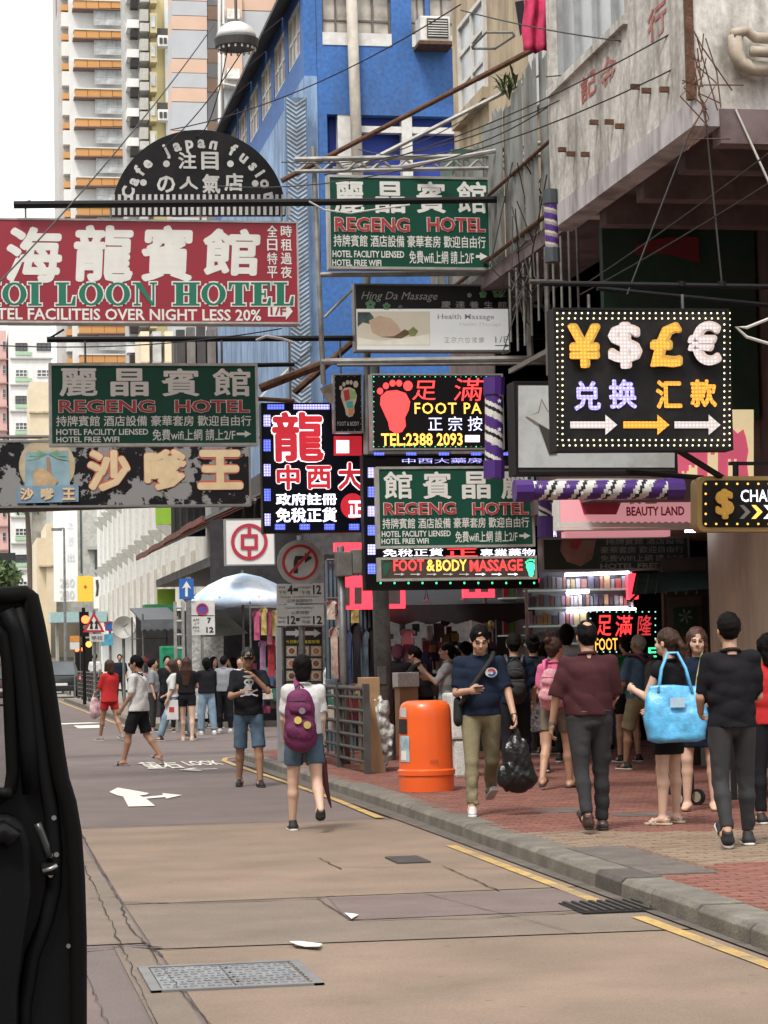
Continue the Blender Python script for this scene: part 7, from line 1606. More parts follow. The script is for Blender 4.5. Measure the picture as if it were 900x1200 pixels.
# ---- far traffic signs and lights
r = empty('road_sign', P(110, 800, 78), 'triangular children crossing warning sign at the far junction', 'road sign'); r.location.z = 0
q = P(110, 715, 78.1); MB().rod((q.x, 78.1, 0), q, .05).build('pole', pole_g, r)
polys_on(r, 'red_triangle', [[(97, 741), (123, 741), (110, 717)]], 78, red_pl, .01); polys_on(r, 'white_triangle', [[(101.5, 738.5), (118.5, 738.5), (110, 722.5)]], 78, wht, .02)
for x in (107, 113): shape_on(r, 'child_figure', [(x-2, 737), (x-1, 731), (x-2.6, 731), (x-1, 727.5), (x+1, 727.5), (x+2.6, 731), (x+1, 731), (x+2, 737)], 78, bkl, .03)
shape_on(r, 'plate', [(105, 743), (122, 743), (122, 752), (105, 752)], 78, gpl, .01, .02); text_on(r, '學校', (107, 745, 120, 750), 78, bkl, .0, proud=.03)
r = empty('traffic_light', P(100, 800, 80), 'traffic light showing red behind the triangular warning sign', 'traffic light'); r.location.z = 0; q = P(98, 712, 80)
MB().rod((q.x, 80.1, 0), (q.x, 80.1, q.z), .06).build('pole', blk, r); a, b = rect_on(93, 717, 104, 746, 79.8); MB().box((a[0], 79.7, a[2]), (b[0], 80, b[2])).build('signal_head', blk, r)
shape_on(r, 'lens', disc(100, 726, 4.8, 14), 79.7, mat('signal_red', (1, .12, .03), .4, var=0, emit=2.2), .02); shape_on(r, 'dark_lens', disc(100, 735, 3, 12), 79.7, gb_, .02)
r = empty('traffic_light', P(104, 800, 100), 'low traffic light glowing amber below the triangular sign', 'traffic light'); r.location.z = 0; a, b = rect_on(98, 748, 108, 770, 100); MB().box((a[0], 100, 0), (b[0], 100.2, b[2])).build('signal_head', blk, r); shape_on(r, 'lens', disc(104, 755, 3.6, 12), 100, mat('signal_amber', (1, .22, .04), .4, var=0, emit=2), .02)
for i, (x, lab) in enumerate(((90, 'left'), (98, 'right'))): r = empty('traffic_light', P(x, 800, 112), 'tiny %s red lamp of the far pair beyond the black car' % lab, 'traffic light'); r.location.z = 0; a, b = rect_on(x-3.5, 756, x+3.5, 766, 112); MB().box((a[0], 112, 0), (b[0], 112.2, b[2])).build('signal_head', blk, r); shape_on(r, 'lens', disc(x, 761, 3, 10), 112, MATS['signal_red'], .02)
r = empty('road_sign', P(128, 800, 79), 'blue and red no stopping disc with light blue panel below', 'road sign'); r.location.z = 0; q = P(129, 728, 79); MB().rod((q.x, 79.1, 0), (q.x, 79.1, q.z), .04).build('pole', pole_g, r); shape_on(r, 'disc', disc(129, 734, 6, 16), 79, mat('road_blue', (.02, .12, .42), .5), .01, .02); polys_on(r, 'ring', ring(129, 734, 4.8, 6.2, 16), 79, red_pl, .02); shape_on(r, 'panel', [(118, 744), (132, 742), (133, 756), (119, 757)], 79, mat('pale_blue_panel', (.10, .38, .55), .5, var=.3, scale=5), .01, .03)
r = empty('satellite_dish', P(145, 735, 76), 'round pale satellite dish beside the market stalls', 'satellite dish'); MB().lathe(P(145, 735, 76), [(.01, 0)], 4) ; g = MB(); q = P(145, 735, 76); n = 20; vs = [(q.x, 76.15, q.z)]+[(q.x+13*mpp(76)*math.cos(2*PI*i/n), 76, q.z+13*mpp(76)*math.sin(2*PI*i/n)) for i in range(n)]; g.add(vs, [(0, 1+i, 1+(i+1) % n) for i in range(n)]); o = g.build('dish', mat('dish_grey', (.50, .50, .47), .6), r); o.modifiers.new('s', 'SOLIDIFY').thickness = .03; MB().rod((q.x, 76.2, 0), (q.x, 76.2, q.z), .05).build('mast', pole_g, r); MB().rod((q.x, 76.1, q.z), (q.x+.1, 75.6, q.z+.1), .02).build('receiver_arm', pole_g, r)
r = empty('street_lamp', P(77, 800, 118), 'slender grey street lamp in front of the white banner', 'street lamp'); r.location.z = 0; q = P(75, 619, 118); MB().rod((q.x, 118, 0), q, .09, 8, .05).build('pole', pole_g, r); MB().rod(q, P(66, 620, 118), .05).build('arm', pole_g, r); MB().box(P(66, 621, 118)-Vector((.25, .1, .05)), P(68, 620, 118)+Vector((.2, .1, .05))).build('lamp_head', pole_g, r)
# pedestrians' guard post yellow plate
r = empty('road_sign', P(87, 800, 100), 'small orange and white plate sign beyond the far railing', 'road sign'); r.location.z = 0; a, b = rect_on(82, 745, 93, 752, 99); MB().box((a[0], 99, a[2]), (b[0], 99.05, b[2])).build('plate', mat('plate_orange', (.6, .25, .05), .5), r); a, b = rect_on(82, 752.5, 93, 761, 99); MB().box((a[0], 99, a[2]), (b[0], 99.05, b[2])).build('plate', gpl, r); MB().rod((P(87, 745, 99.1).x, 99.1, 0), P(87, 745, 99.1), .03).build('pole', pole_g, r)
# ---- cars at the far end
def car(label, cx, cy, col, H=1.5, W2=1.75, lit=True):
    r = empty('car', (cx, cy, 0), label, 'car'); m = mat('car_'+col[0], col[1], .3, .2, var=.05, coat=.6)
    sec = [(-2.2, .35, .80, .84), (-2.15, .3, .98, .86), (-1.7, .28, 1.0, .90), (-1.35, .28, H, .72), (.2, .28, H, .72), (.95, .28, 1.0, .88), (2.1, .3, .85, .86), (2.2, .4, .7, .8)]
    vs = []; 
    for y, z0, z1, w in sec:
        hw = W2/2; zs = min(z1, .95); vs += [(cx-hw*.95, cy+y, z0), (cx-hw, cy+y, (z0+zs)/2), (cx-hw*.96, cy+y, zs), (cx-hw*w, cy+y, z1), (cx+hw*w, cy+y, z1), (cx+hw*.96, cy+y, zs), (cx+hw, cy+y, (z0+zs)/2), (cx+hw*.95, cy+y, z0)]
    fs = []; n = 8
    for j in range(len(sec)-1):
        for i in range(n): fs.append((j*n+i, j*n+(i+1) % n, (j+1)*n+(i+1) % n, (j+1)*n+i))
    fs += [tuple(range(n-1, -1, -1)), tuple(range((len(sec)-1)*n, len(sec)*n))]
    o = meshobj('body', vs, fs, m, r, smooth=True); auto_smooth(o, 40)
    MB().add([(cx-.62, cy-1.74, 1.02), (cx+.62, cy-1.74, 1.02), (cx+.55, cy-1.40, H-.06), (cx-.55, cy-1.40, H-.06)], [(0, 1, 2, 3)]).build('rear_window', glass_m, r)
    for s_ in (-1, 1):
        MB().bbox((cx+s_*.80-.10, cy-2.22, .78), (cx+s_*.80+.05, cy-2.1, .95), .02).build('taillight', mat('taillight', (1, .08, .03), .3, var=0, emit=1.8 if lit else .3), r)
        MB().add([(cx+s_*(W2/2-.03), cy-1.3, 1.0), (cx+s_*(W2/2-.03), cy+.8, 1.0), (cx+s_*(W2/2-.22), cy+.2, H-.08), (cx+s_*(W2/2-.22), cy-1.2, H-.08)], [(0, 1, 2, 3)]).build('side_window', glass_m, r)
        for yy in (-1.35, 1.35): wl_ = MB().rod((cx+s_*(W2/2-.18), cy+yy, .32), (cx+s_*(W2/2+.01), cy+yy, .32), .32, 18).build('wheel', mat('tyre', (.015, .015, .016), .8), r); MB().rod((cx+s_*(W2/2), cy+yy, .32), (cx+s_*(W2/2+.02), cy+yy, .32), .19, 14).build('rim', pole_g, wl_)
    MB().box((cx-.26, cy-2.225, .55), (cx+.26, cy-2.2, .66)).build('number_plate', wht, r); MB().bbox((cx-.82, cy-2.28, .35), (cx+.82, cy-2.12, .55), .03).build('bumper', m, r); return r
car('black car with glowing right taillight waiting at the far junction', P(72, 800, 105).x, 107, ('black', (.02, .02, .025)), 1.65); car('dark car with red taillight seen through the van door window', P(-3, 800, 88).x, 90, ('dark_red', (.08, .02, .02)), 1.5)
car('silver grey car ahead of the black car', P(60, 800, 118).x, 121, ('silver', (.3, .3, .32)), 1.5, lit=False)
# ---- the van door at the left edge, seen from inside its rear edge
Y = 2.4
r = empty('van_door', P(20, 1400, Y), 'open black van door with window filling the lower left corner', 'van door')
vd = mat('van_black', (.004, .004, .005), .4, .0, var=.1, coat=.08, spec=.12); vt = mat('van_trim', (.004, .004, .005), .6, spec=.12); vr = mat('rubber_seal', (.003, .003, .003), .75, spec=.1)
out = [(-460, 1700), (-460, 860), (-330, 760), (-180, 706), (-60, 694), (0, 692), (34, 689), (42, 692), (50, 722), (57, 765), (66, 830), (74, 880), (79, 904), (86, 925), (92, 950), (96, 985), (99, 1030), (100.5, 1090), (101, 1200), (99, 1350), (92, 1520), (70, 1700)]
hole = [(12, 925), (-20, 945), (-90, 950), (-330, 950), (-400, 930), (-400, 870), (-300, 790), (-160, 742), (-60, 728), (-10, 730), (4, 742), (10, 775), (13, 830)]
inner = [(x-(6 if x > 0 else -6), y+(4 if y < 750 else 0)) for x, y in out]
# frame + panel built as a grid of quads between outline and window
def fillring(o1, i1, Y0, th, m, nm, seg=120):
    bm = bmesh.new(); ov = [bm.verts.new(P(x, y, Y0)) for x, y in o1]; iv = [bm.verts.new(P(x, y, Y0)) for x, y in i1]
    eo = [bm.edges.new((ov[i], ov[(i+1) % len(ov)])) for i in range(len(ov))]; ei = [bm.edges.new((iv[i], iv[(i+1) % len(iv)])) for i in range(len(iv))]
    bmesh.ops.triangle_fill(bm, use_beauty=True, use_dissolve=False, edges=eo+ei)
    ext = bmesh.ops.extrude_face_region(bm, geom=bm.faces[:]); 
    for v in [g for g in ext['geom'] if isinstance(g, bmesh.types.BMVert)]: v.co.y += th
    bmesh.ops.recalc_face_normals(bm, faces=bm.faces[:]); o = MB().bm(bm).build(nm, m, r); return o
o = fillring(out, hole, Y, .055, vd, 'door_shell'); b_ = o.modifiers.new('bevel', 'BEVEL'); b_.width = .009; b_.segments = 3; b_.limit_method = 'ANGLE'; b_.angle_limit = math.radians(50)
def line3(pts, Y0, rad, m, nm): return MB().tube([P(x, y, Y0) for x, y in pts], rad, 8).build(nm, m, r, smooth=True)
line3([(-60, 700), (0, 698), (30, 696), (36, 700), (44, 735), (52, 780), (60, 835), (67, 885), (72, 915), (80, 940), (86, 975), (90, 1030), (92, 1100), (92, 1200), (90, 1350), (84, 1520)], Y-.008, .009, vr, 'rubber_seal')
line3([(8, 715), (20, 740), (28, 800), (34, 870), (38, 930)], Y-.004, .010, vt, 'frame_rib')
line3([(22, 712), (34, 760), (44, 840), (52, 905), (60, 950), (64, 1000), (63, 1040), (54, 1080), (38, 1120), (28, 1180), (26, 1300)], Y-.004, .008, vt, 'frame_rib')
line3([(-100, 952), (0, 935), (12, 925), (15, 905), (12, 840), (9, 775), (3, 745), (-12, 733)], Y-.004, .007, vr, 'window_seal')
line3([(44, 965), (48, 975), (54, 990), (57, 1005)], Y-.012, .004, mat('van_shine', (.03, .03, .03), .3), 'latch_sheen')  # paler strip colours in a sheen on the black door beside the latch
a, b = rect_on(47, 1010, 68, 1024, Y, .01, .02); lt = MB().bbox(a, (b[0], Y+.005, b[2]), .004).build('latch', vt, r); line3([(50, 1021), (60, 1018), (67, 1014)], Y-.024, .0022, mat('worn_metal', (.3, .3, .3), .35, .8), 'latch_hook')
for x, y in ((59, 1002), (66, 1001), (59, 1025), (80, 1108), (63, 958)): q = P(x, y, Y-.006); MB().rod(q, q-Vector((0, .006, 0)), .0026 if x != 80 else .0022, 10).build('bolt', MATS['worn_metal'], r)
pan = [(-455, 1690), (-455, 985), (-200, 968), (10, 955), (28, 965), (36, 990), (38, 1050), (30, 1100), (22, 1160), (20, 1300), (20, 1690)]
MB().poly([P(x, y, Y-.03) for x, y in pan], .029).build('inner_panel', vt, r, bevel=.008)
line3([(-300, 1000), (-40, 985), (5, 975), (16, 985)], Y-.035, .012, vd, 'door_pull')
MB().poly([P(x, y, Y+.025) for x, y in [(-405, 945), (12, 935), (14, 820), (8, 735), (-60, 722), (-200, 740), (-405, 860)]], .004).build('window', mat('tinted_glass', (.02, .025, .025), .05), r)
gm = MATS['tinted_glass']; pn = gm.node_tree.nodes['Principled BSDF']; pn.inputs['Transmission Weight'].default_value = .0; pn.inputs['Alpha'].default_value = .22
line3([(-20, 926), (-4, 929), (6, 930), (14, 928)], Y-.01, .006, vt, 'lock_button')
# ================================================================== accessory shop shelves (facing the camera) and its lights
Y = 33.6
r = empty('shop_shelving', P(680, 850, Y), 'brightly lit shelving full of small packaged accessories behind the pedestrians', 'shelving'); r.location.z = PZ
a, b = rect_on(612, 670, 748, 850, Y); MB().box((a[0], Y+.35, PZ), (b[0], Y+.42, b[2]+.1)).build('back_board', mat('shelf_back', (.22, .22, .24), .7, var=.3, scale=5), r)
shm = mat('shelf_glow', (.34, .38, .34), .5, emit=.2); pc = [mat('pack_%d' % i, c, .5, var=.5, scale=22) for i, c in enumerate([(.45, .42, .45), (.38, .20, .16), (.30, .32, .42), (.46, .38, .20), (.16, .16, .20), (.42, .26, .32), (.24, .34, .34), (.50, .48, .44), (.08, .07, .08), (.34, .12, .10)])]  # shelf edges are no lamps, a faint glow is added to brighten the shop
bp = {}
def pack(x, y, w, h, Yp, par):
    k = random.randrange(10); a, b = rect_on(x, y-h, x+w, y, Yp); q = bp.get(k)
    if q is None:
        o = MB().bbox((-.5, -.5, 0), (.5, .5, 1), .06).build('package', pc[k], par, world=False); bp[k] = o
    else: o = q.copy(); COL.objects.link(o); o.parent = par
    o.location = Vector(((a[0]+b[0])/2, Yp, a[2]))-wloc(par); o.scale = (b[0]-a[0]-.006, .08, b[2]-a[2])
n = 0
for j, y in enumerate((690, 711, 732, 753, 774, 795)):
    a, b = rect_on(618, y, 738, y+2, Y); MB().box((a[0], Y-.02, a[2]), (b[0], Y+.35, b[2])).build('shelf', shm, r)
    x = 619
    while x < 737 and n < 280: w = random.choice((4, 5, 5, 6, 8)); pack(x, y, w-.5, random.uniform(10, 16), Y+.05, r); x += w; n += 1
for (x0, x1, yy) in ((662, 737, 671), (664, 690, 693), (664, 745, 714)):
    q0, q1 = P(x0, yy+2.5, Y-.06), P(x1, yy, Y-.06); t = MB().rod(q0, q1, .022, 8).build('light_tube', mat('tube_light', (.82, .84, 1.0), .5, var=0, emit=9.0), r)
for s_ in (616, 740): q = P(s_, 670, Y); MB().rod((q.x, Y, PZ), q, .025).build('upright', pale_st, r)
r2 = empty('goods_rack', P(598, 850, 34), 'rack of brown and red packets left of the bright shelving', 'rack'); r2.location.z = PZ
a, b = rect_on(588, 678, 618, 850, 34); MB().box((a[0], 34.3, PZ), (b[0], 34.36, b[2])).build('back_board', dk, r2)
bp.clear(); pc2 = [mat('packet_%d' % i, c, .5, var=.4, scale=18) for i, c in enumerate([(.35, .10, .06), (.32, .03, .04), (.30, .26, .06), (.10, .22, .08), (.42, .20, .10)])]*2; pc = pc2
for j, y in enumerate((700, 722, 744)):
    a, b = rect_on(588, y, 618, y+1.5, 34); MB().box((a[0], 33.95, a[2]), (b[0], 34.3, b[2])).build('shelf', shm, r2)
    for i in range(4): pack(589+i*7.2, y, 6.4, 16, 34.05, r2)
MB().rod(P(568, 700, 33.9), P(572, 850, 33.9), .03).build('upright', pale_st, r2)
for (x, y, w, h, lab) in ((575, 733, 12, 14, 'mustard yellow card box beside the head of the man in navy'), (604, 752, 26, 22, 'green mesh bundle hanging over the black haired woman')): c = P(x, y, 33); (lumpy('hanging_bundle', lab, tuple(c), (w*mpp(33)/2, .1, h*mpp(33)/2), mat('bundle_%d' % x, (.30, .28, .06) if x == 575 else (.06, .13, .05), .7, var=.6, scale=16), 'bundle', 1.0, x))
# LED sign in front of the shelves
Y = 29.6
r = sign('small dark standing foot massage LED sign over the pedestrians heads', (690, 715, 771, 766), Y, led_p, None, 1, .12)
bulbs(r, (692, 717, 768, 764), Y, mat('bulb_aqua', (.25, .75, .60), .5, var=0, emit=.9), 7.5, 2)
for c, q in (('足', (699, 721, 717, 745)), ('滿', (721, 721, 741, 746)), ('隆', (747, 721, 764, 745))): text_on(r, c, q, Y, LRs if c != '隆' else mat('neon_red_dim', (.7, .05, .06), .5, var=0, emit=.5), .008, shear=.1)
text_on(r, 'FOOT', (697, 748, 724, 762), Y, LOs, .01); text_on(r, 'E', (760, 759, 769, 770), Y-.01, LG, .02)
MB().rod((P(730, 766, Y).x, Y+.06, PZ), P(730, 766, Y+.06), .03).build('post', steel, r)
# dark shop right: panels, green poster, awning
r = empty('dim_shopfront', (9.0, 29, PZ), 'dim shopfront with green awning and brown panel door beside the beige column', 'shopfront')
a, b = rect_on(779, 690, 835, 880, 28.2); MB().box((a[0], 28.2, PZ), (b[0], 28.3, b[2]+.4)).build('wall', mat('dim_brown', (.06, .048, .04), .7, var=.3), r)
shape_on(r, 'door_panel', [(782, 700), (822, 698), (824, 850), (782, 850)], 28.2, mat('dim_tan', (.11, .085, .065), .6, var=.2), .02, .02); shape_on(r, 'green_poster', [(788, 712), (815, 711), (816, 745), (789, 746)], 28.2, mat('poster_green', (.015, .06, .03), .5), .04); 
for i in range(6): t = i*PI/3; shape_on(r, 'poster_ornament', [(802+7*math.cos(t), 722+8*math.sin(t)), (802+9*math.cos(t+.4), 722+9*math.sin(t+.4)), (802, 722)], 28.2, mat('poster_pale', (.25, .32, .26), .5), .045+.001*i)
MB().add([P(745, 672, 28), P(835, 668, 28), P(832, 690, 27.2), P(740, 697, 27.2)], [(0, 1, 2, 3)]).build('awning', mat('awning_green', (.025, .06, .045), .7, var=.4, scale=6), r)
for i in range(7): MB().rod(P(748+i*12, 674, 27.9), P(744+i*12, 696, 27.15), .008, 5).build('awning_rib', mat('rib_sage', (.12, .16, .13), .6), r)
MB().rod(P(738, 705, 30), P(775, 668, 30), .02).build('brace', steel, r); MB().rod((P(836, 700, 27.6).x, 27.6, PZ), P(836, 640, 27.6), .09, 10).build('dark_post', blk, r)
tag(MB().rod(P(803, 622, 27), P(822, 622, 27), .02).build('tube_lamp', MATS['tube_light']), 'short lit tube lamp under the beauty sign', 'lamp')
# low stall with brown boxes at the right edge
r = empty('low_stall', P(890, 900, 20), 'low stall table with brown boxes behind the man in black', 'stall'); q = P(880, 815, 21.5)
MB().box((q.x-.25, 21.5, .75), (q.x+1.6, 22.6, .82)).build('table_top', dk, r); 
for i in range(3): MB().bbox((q.x-.15+i*.5, 21.6, .825), (q.x+.3+i*.5, 22.1, 1.02), .01).build('brown_box', mat('box_brown', (.20, .10, .06), .8), r)
MB().bbox((q.x-.12, 21.7, PZ), (q.x+.1, 22.0, .42), .01).build('white_box', gpl, r); MB().box((q.x-.2, 21.6, .42), (q.x+1.5, 22.5, .75)).build('skirt', dk, r)
for x in (q.x-.2, q.x+1.5): MB().box((x, 21.55, PZ), (x+.05, 21.6, .75)).build('leg', dk, r)
tag(MB().bbox((q.x+.12, 21.9, PZ), (q.x+.22, 22.2, .55), .02).build('pink_box', mat('pink_plastic', (.6, .2, .26), .5)), 'pink plastic item on the ground by the low stall', 'box')
# ================================================================== people
def at(px, py, z=PZ): return onZ(px, py, z)
navy = cloth('navy', (.013, .020, .038)); khaki = cloth('khaki', (.23, .20, .125)); marn = cloth('maroon', (.062, .022, .026)); charc = cloth('charcoal', (.036, .035, .037))
blkc = cloth('black', (.014, .014, .017)); whc = cloth('white', (.60, .60, .60)); grc = cloth('grey', (.25, .26, .28)); lgr = cloth('light_grey', (.38, .38, .40)); den = cloth('denim', (.075, .12, .17), var=.25); lden = cloth('pale_denim', (.20, .28, .36), var=.25)
redc = cloth('red', (.45, .03, .03)); pinkc = cloth('pink', (.68, .16, .30)); bluc = cloth('blue_tee', (.07, .12, .18)); dnav = cloth('dark_navy', (.012, .018, .036)); grnc = cloth('green', (.02, .2, .07)); zeb = cloth('zebra', (.10, .09, .09), var=.9, scale=30)
orc = cloth('olive', (.12, .11, .07)); brnc = cloth('brown_shorts', (.17, .14, .11)); wsole = mat('sole_white', (.6, .59, .56)); bsole = mat('sole_black', (.02, .02, .02), .7)
shW = mat('shoe_white', (.55, .55, .54), .5); shG = mat('shoe_grey', (.20, .19, .19), .6); shB = mat('shoe_black', (.015, .015, .016)); sand = mat('sandal_white', (.55, .50, .42), .6); brs = mat('shoe_brown', (.05, .025, .018), .35)
def prt(name, mb, m, parent, **k): return mb.build(name, m, parent, world=False, **k)
def held(name, label, cat, root, loc, group=None):
    """a thing held or worn by a person: top-level, placed in the person's frame"""
    M = Matrix.Rotation(root.rotation_euler.z, 4, 'Z'); w = Vector(root.location)+(M @ Vector(loc))
    o = empty(name, w, label, cat, group, rz=root.rotation_euler.z); return o
def fmesh(name, F_, m, parent, sub=(0, 0, 0)):
    V_, Q = F_.mesh(); return np_mesh(name, V_-np.array(sub), Q, m, parent)
def backpack(root, J, T, label, m, m2, w=.16, h=.24, d=.11, side=0, drop=0.0, straps=True, cat='backpack', badges=False):
    c = T((side, -.235, .24-drop)); o = held('backpack', label, cat, root, c); g = Field(.011, [-w-.12, -d-.12, -h-.12], [w+.12, d+.12, h+.12])
    g.cap((0, 0, -h*.62), (0, .01, h*.45), w*.80, w*.66, 0, ((0, 1, 0), .66)); g.ell((0, -d*.62, -h*.42), (w*.72, .05, h*.42), None, .015); g.ell((0, -d*.55, h*.28), (w*.55, .04, h*.26), None, .012); g.folds(.006, 22, 4)
    fmesh('pack_body', g, m, o)
    g = Field(.011, [-w*.9, -d-.12, -h], [w*.9, 0, h]); g.cap((-w*.62, -d*.8, -h*.02), (w*.62, -d*.8, -h*.02), .008, .008); g.cap((-w*.5, -d*.75, h*.52), (w*.5, -d*.75, h*.52), .008, .008); fmesh('zip_seam', g, m2, o)
    prt('handle', MB().tube([(-.04, .02, h*.92), (0, .02, h*1.08), (.04, .02, h*.92)], .010), m2, o)
    if straps:
        for s_ in (-1, 1):
            off = np.array(c); A = T((s_*.095, -.11, .47))-off; B1 = T((s_*.10, .06, .49))-off; C1 = T((s_*.115, .14, .36))-off; D1 = T((s_*.14, .09, .14))-off
            prt('strap', MB().tube([(s_*w*.45, .03, h*.75), tuple(A+[0, -.02, .035]), tuple(B1+[0, .0, .03]), tuple(C1+[0, .03, 0]), tuple(D1+[s_*.02, .02, 0])], .022, 8), m2, o, smooth=True)
    if badges:
        for x, z, k in ((-.03, -.03, 'badge_yellow'), (.055, -.075, 'badge_gold')): prt('badge', MB().rod((x, -d*.62-.045, z), (x, -d*.62-.062, z), .034, 16), mat(k, (.62, .48, .12) if k == 'badge_yellow' else (.5, .38, .12), .4), o)
        prt('emblem_patch', MB().rod((.01, -d*.62-.045, .055), (.01, -d*.62-.056, .055), .03, 14), mat('patch_grey', (.18, .16, .18), .5), o)
    return o
def strap_round(root, pts, label, m, rad=.016, name='shoulder_strap'):
    pass
# 1. woman with purple backpack
sk = SKIN3
c = at(358, 974, 0); c.y -= .0
R1, J, T, HD = person('woman seen from behind in white tee and denim shorts walking away with a purple backpack', c, head=4, H=1.60, build=1.06, female=True, L=(10, 2, 2, 0), Rr=(-12, 3, 38, -52), armL=(10, 6, 25, 20), armR=(4, 5, 22, 10), hair='bowl', skin=sk, top=('tee', whc, .36, .00), bottom=('shorts', den, .30), shoem=shB, seed=3)
bp_ = backpack(R1, J, T, 'purple backpack slung on one shoulder with two round yellow badges', mat('pack_purple', (.115, .012, .065), .75, var=.2, scale=10, bump=.4, bscale=40), mat('pack_purple_dark', (.06, .008, .035), .7), w=.20, h=.28, d=.13, side=-.05, drop=.06, straps=False, badges=True)
off = np.array(T((-.05, -.235, .18))); prt('strap', MB().tube([(-.02, .03, .20), tuple(T((-.06, -.115, .46))-off+[0, -.015, .0]), tuple(T((-.07, -.04, .505))-off+[0, 0, .01]), tuple(T((-.08, .07, .44))-off)], .026, 8), mat('strap_plum', (.20, .02, .10), .7), bp_, smooth=True)
u = held('folded_umbrella', 'dark red folded umbrella hanging from the woman with the purple backpack', 'umbrella', R1, J['wrR']+J['adR']*.07)
prt('folded_canopy', MB().tube([(0, 0, -.02), (.01, 0, -.14), (.03, -.01, -.35), (.06, -.02, -.50), (.075, -.02, -.56)], [.012, .034, .026, .014, .005], 8), mat('umbrella_red', (.09, .012, .02), .6, bump=.4, bscale=30), u, smooth=True); prt('handle', MB().rod((0, 0, -.02), (-.005, 0, .08), .012), bkl, u)
# 2. man in black cap
c = at(293, 922, 0)
R2_, J, T, HD = person('man in black cap and black skull tee with denim shorts walking towards the camera', c, head=184, H=1.72, L=(12, 3, 8, 0), Rr=(-8, 3, 8, 0), armL=(42, 14, 118, 28), armR=(22, 10, 88, 30), nod=14, hair='cap', skin=SKIN2, top=('tee', blkc, .38, -.06), bottom=('loose', den, .50), shoem=shB, solem=bsole, seed=4)
# chest print: skull with crossed bones
def chest_print(J, T, root, polys, m, y=.158, nm='shirt_print', zoff=0):
    mb = MB()
    for q in polys: mb.poly([tuple(T((px, y-.25*px*px*6, pz))) for px, pz in q], None)
    return prt(nm, mb, m, root)
el = lambda cx, cz, rx_, rz_, n=12: [(cx+rx_*math.cos(2*PI*i/n), cz+rz_*math.sin(2*PI*i/n)) for i in range(n)]
chest_print(J, T, R2_, [el(0, .345, .062, .045), [(-.035, .315), (.035, .315), (.03, .265), (-.03, .265)], el(-.0, .415, .075, .014), [(-.09, .235), (-.08, .25), (.09, .185), (.08, .17)], [(.09, .235), (.08, .25), (-.09, .185), (-.08, .17)], el(-.095, .245, .016, .013), el(.095, .245, .016, .013), el(-.095, .178, .016, .013), el(.095, .178, .016, .013)], mat('print_white', (.5, .5, .5), .7), .178)
chest_print(J, T, R2_, [el(-.025, .345, .015, .013), el(.025, .345, .015, .013), [(-.006, .328), (.006, .328), (0, .315)]], blkc, .182, 'shirt_print_eye')
mbs = MB(); mbs.poly([tuple(HD((x, .128, z))) for x, z in [(math.sin(k*PI/5)*(.026 if k % 2 == 0 else .011), .232+math.cos(k*PI/5)*(.026 if k % 2 == 0 else .011)) for k in range(10)]]); prt('cap_star', mbs, MATS['print_white'], R2_)
ph = held('mobile_phone', 'phone held at chest by the man in the black cap', 'phone', R2_, J['wrR']+J['adR']*.11); prt('screen', MB().bbox((-.035, -.012, -.06), (.035, .0, .06), .004), mat('phone_pale', (.35, .36, .38), .3), ph); 
# 3. man white tee
c = at(163, 897, 0)
R3, J, T, HD = person('man in white tee and black shorts with a cross strap walking left across the road', c, head=-62, H=1.68, build=1.08, L=(17, 3, 6, 0), Rr=(-12, 3, 22, -26), armL=(8, 6, 30, 10), armR=(2, 7, 12, 10), nod=10, hair='short', skin=SKIN2, top=('loose', whc, .42, -.09), bottom=('loose', blkc, .46), shoes='slide', shoem=shB, solem=shG, glasses=True, seed=5)
s_ = held('crossbody_strap', 'thin black crossbody strap on the man in white tee', 'strap', R3, (0, 0, 0)); prt('band', MB().tube([tuple(T((-.12, -.14, .45))), tuple(T((-.12, -.02, .52))), tuple(T((-.06, .145, .40))), tuple(T((.10, .19, .20))), tuple(T((.20, .10, .05))), tuple(T((.21, -.05, .04)))], .012, 6), blkc, s_); prt('phone_pouch', MB().bbox((.17, .02, .86), (.23, .16, 1.02), .01), blkc, s_)
# 4. woman in red
c = at(129, 868, 0)
R4, J, T, HD = person('woman with short brown hair in red top walking away at left', c, head=-30, H=1.62, female=True, L=(16, 2, 4, 0), Rr=(-14, 2, 14, -12), armL=(18, 8, 50, 10), armR=(10, 8, 75, 20), hair='bob', hairm=HAIRB, skin=SKIN2, fine=False, top=('loose', redc, .45, -.12), bottom=('shorts', redc, .28), shoem=shG, seed=6)
b_ = held('shopping_bag', 'pink and white shopping bag hanging on the arm of the woman in red', 'bag', R4, J['wrL']+np.array([0, 0, -.2])); g = Field(.02, [-.25, -.2, -.35], [.25, .2, .3]); g.cap((0, 0, -.16), (0, 0, .05), .16, .10, 0, ((0, 1, 0), .5)); g.folds(.02, 15, 3); fmesh('bag_body', g, mat('bag_pinkwhite', (.62, .42, .46), .5, var=.5, scale=9), b_); prt('handle', MB().tube([(-.06, 0, .1), (0, 0, .24), (.06, 0, .1)], .01), whc, b_)
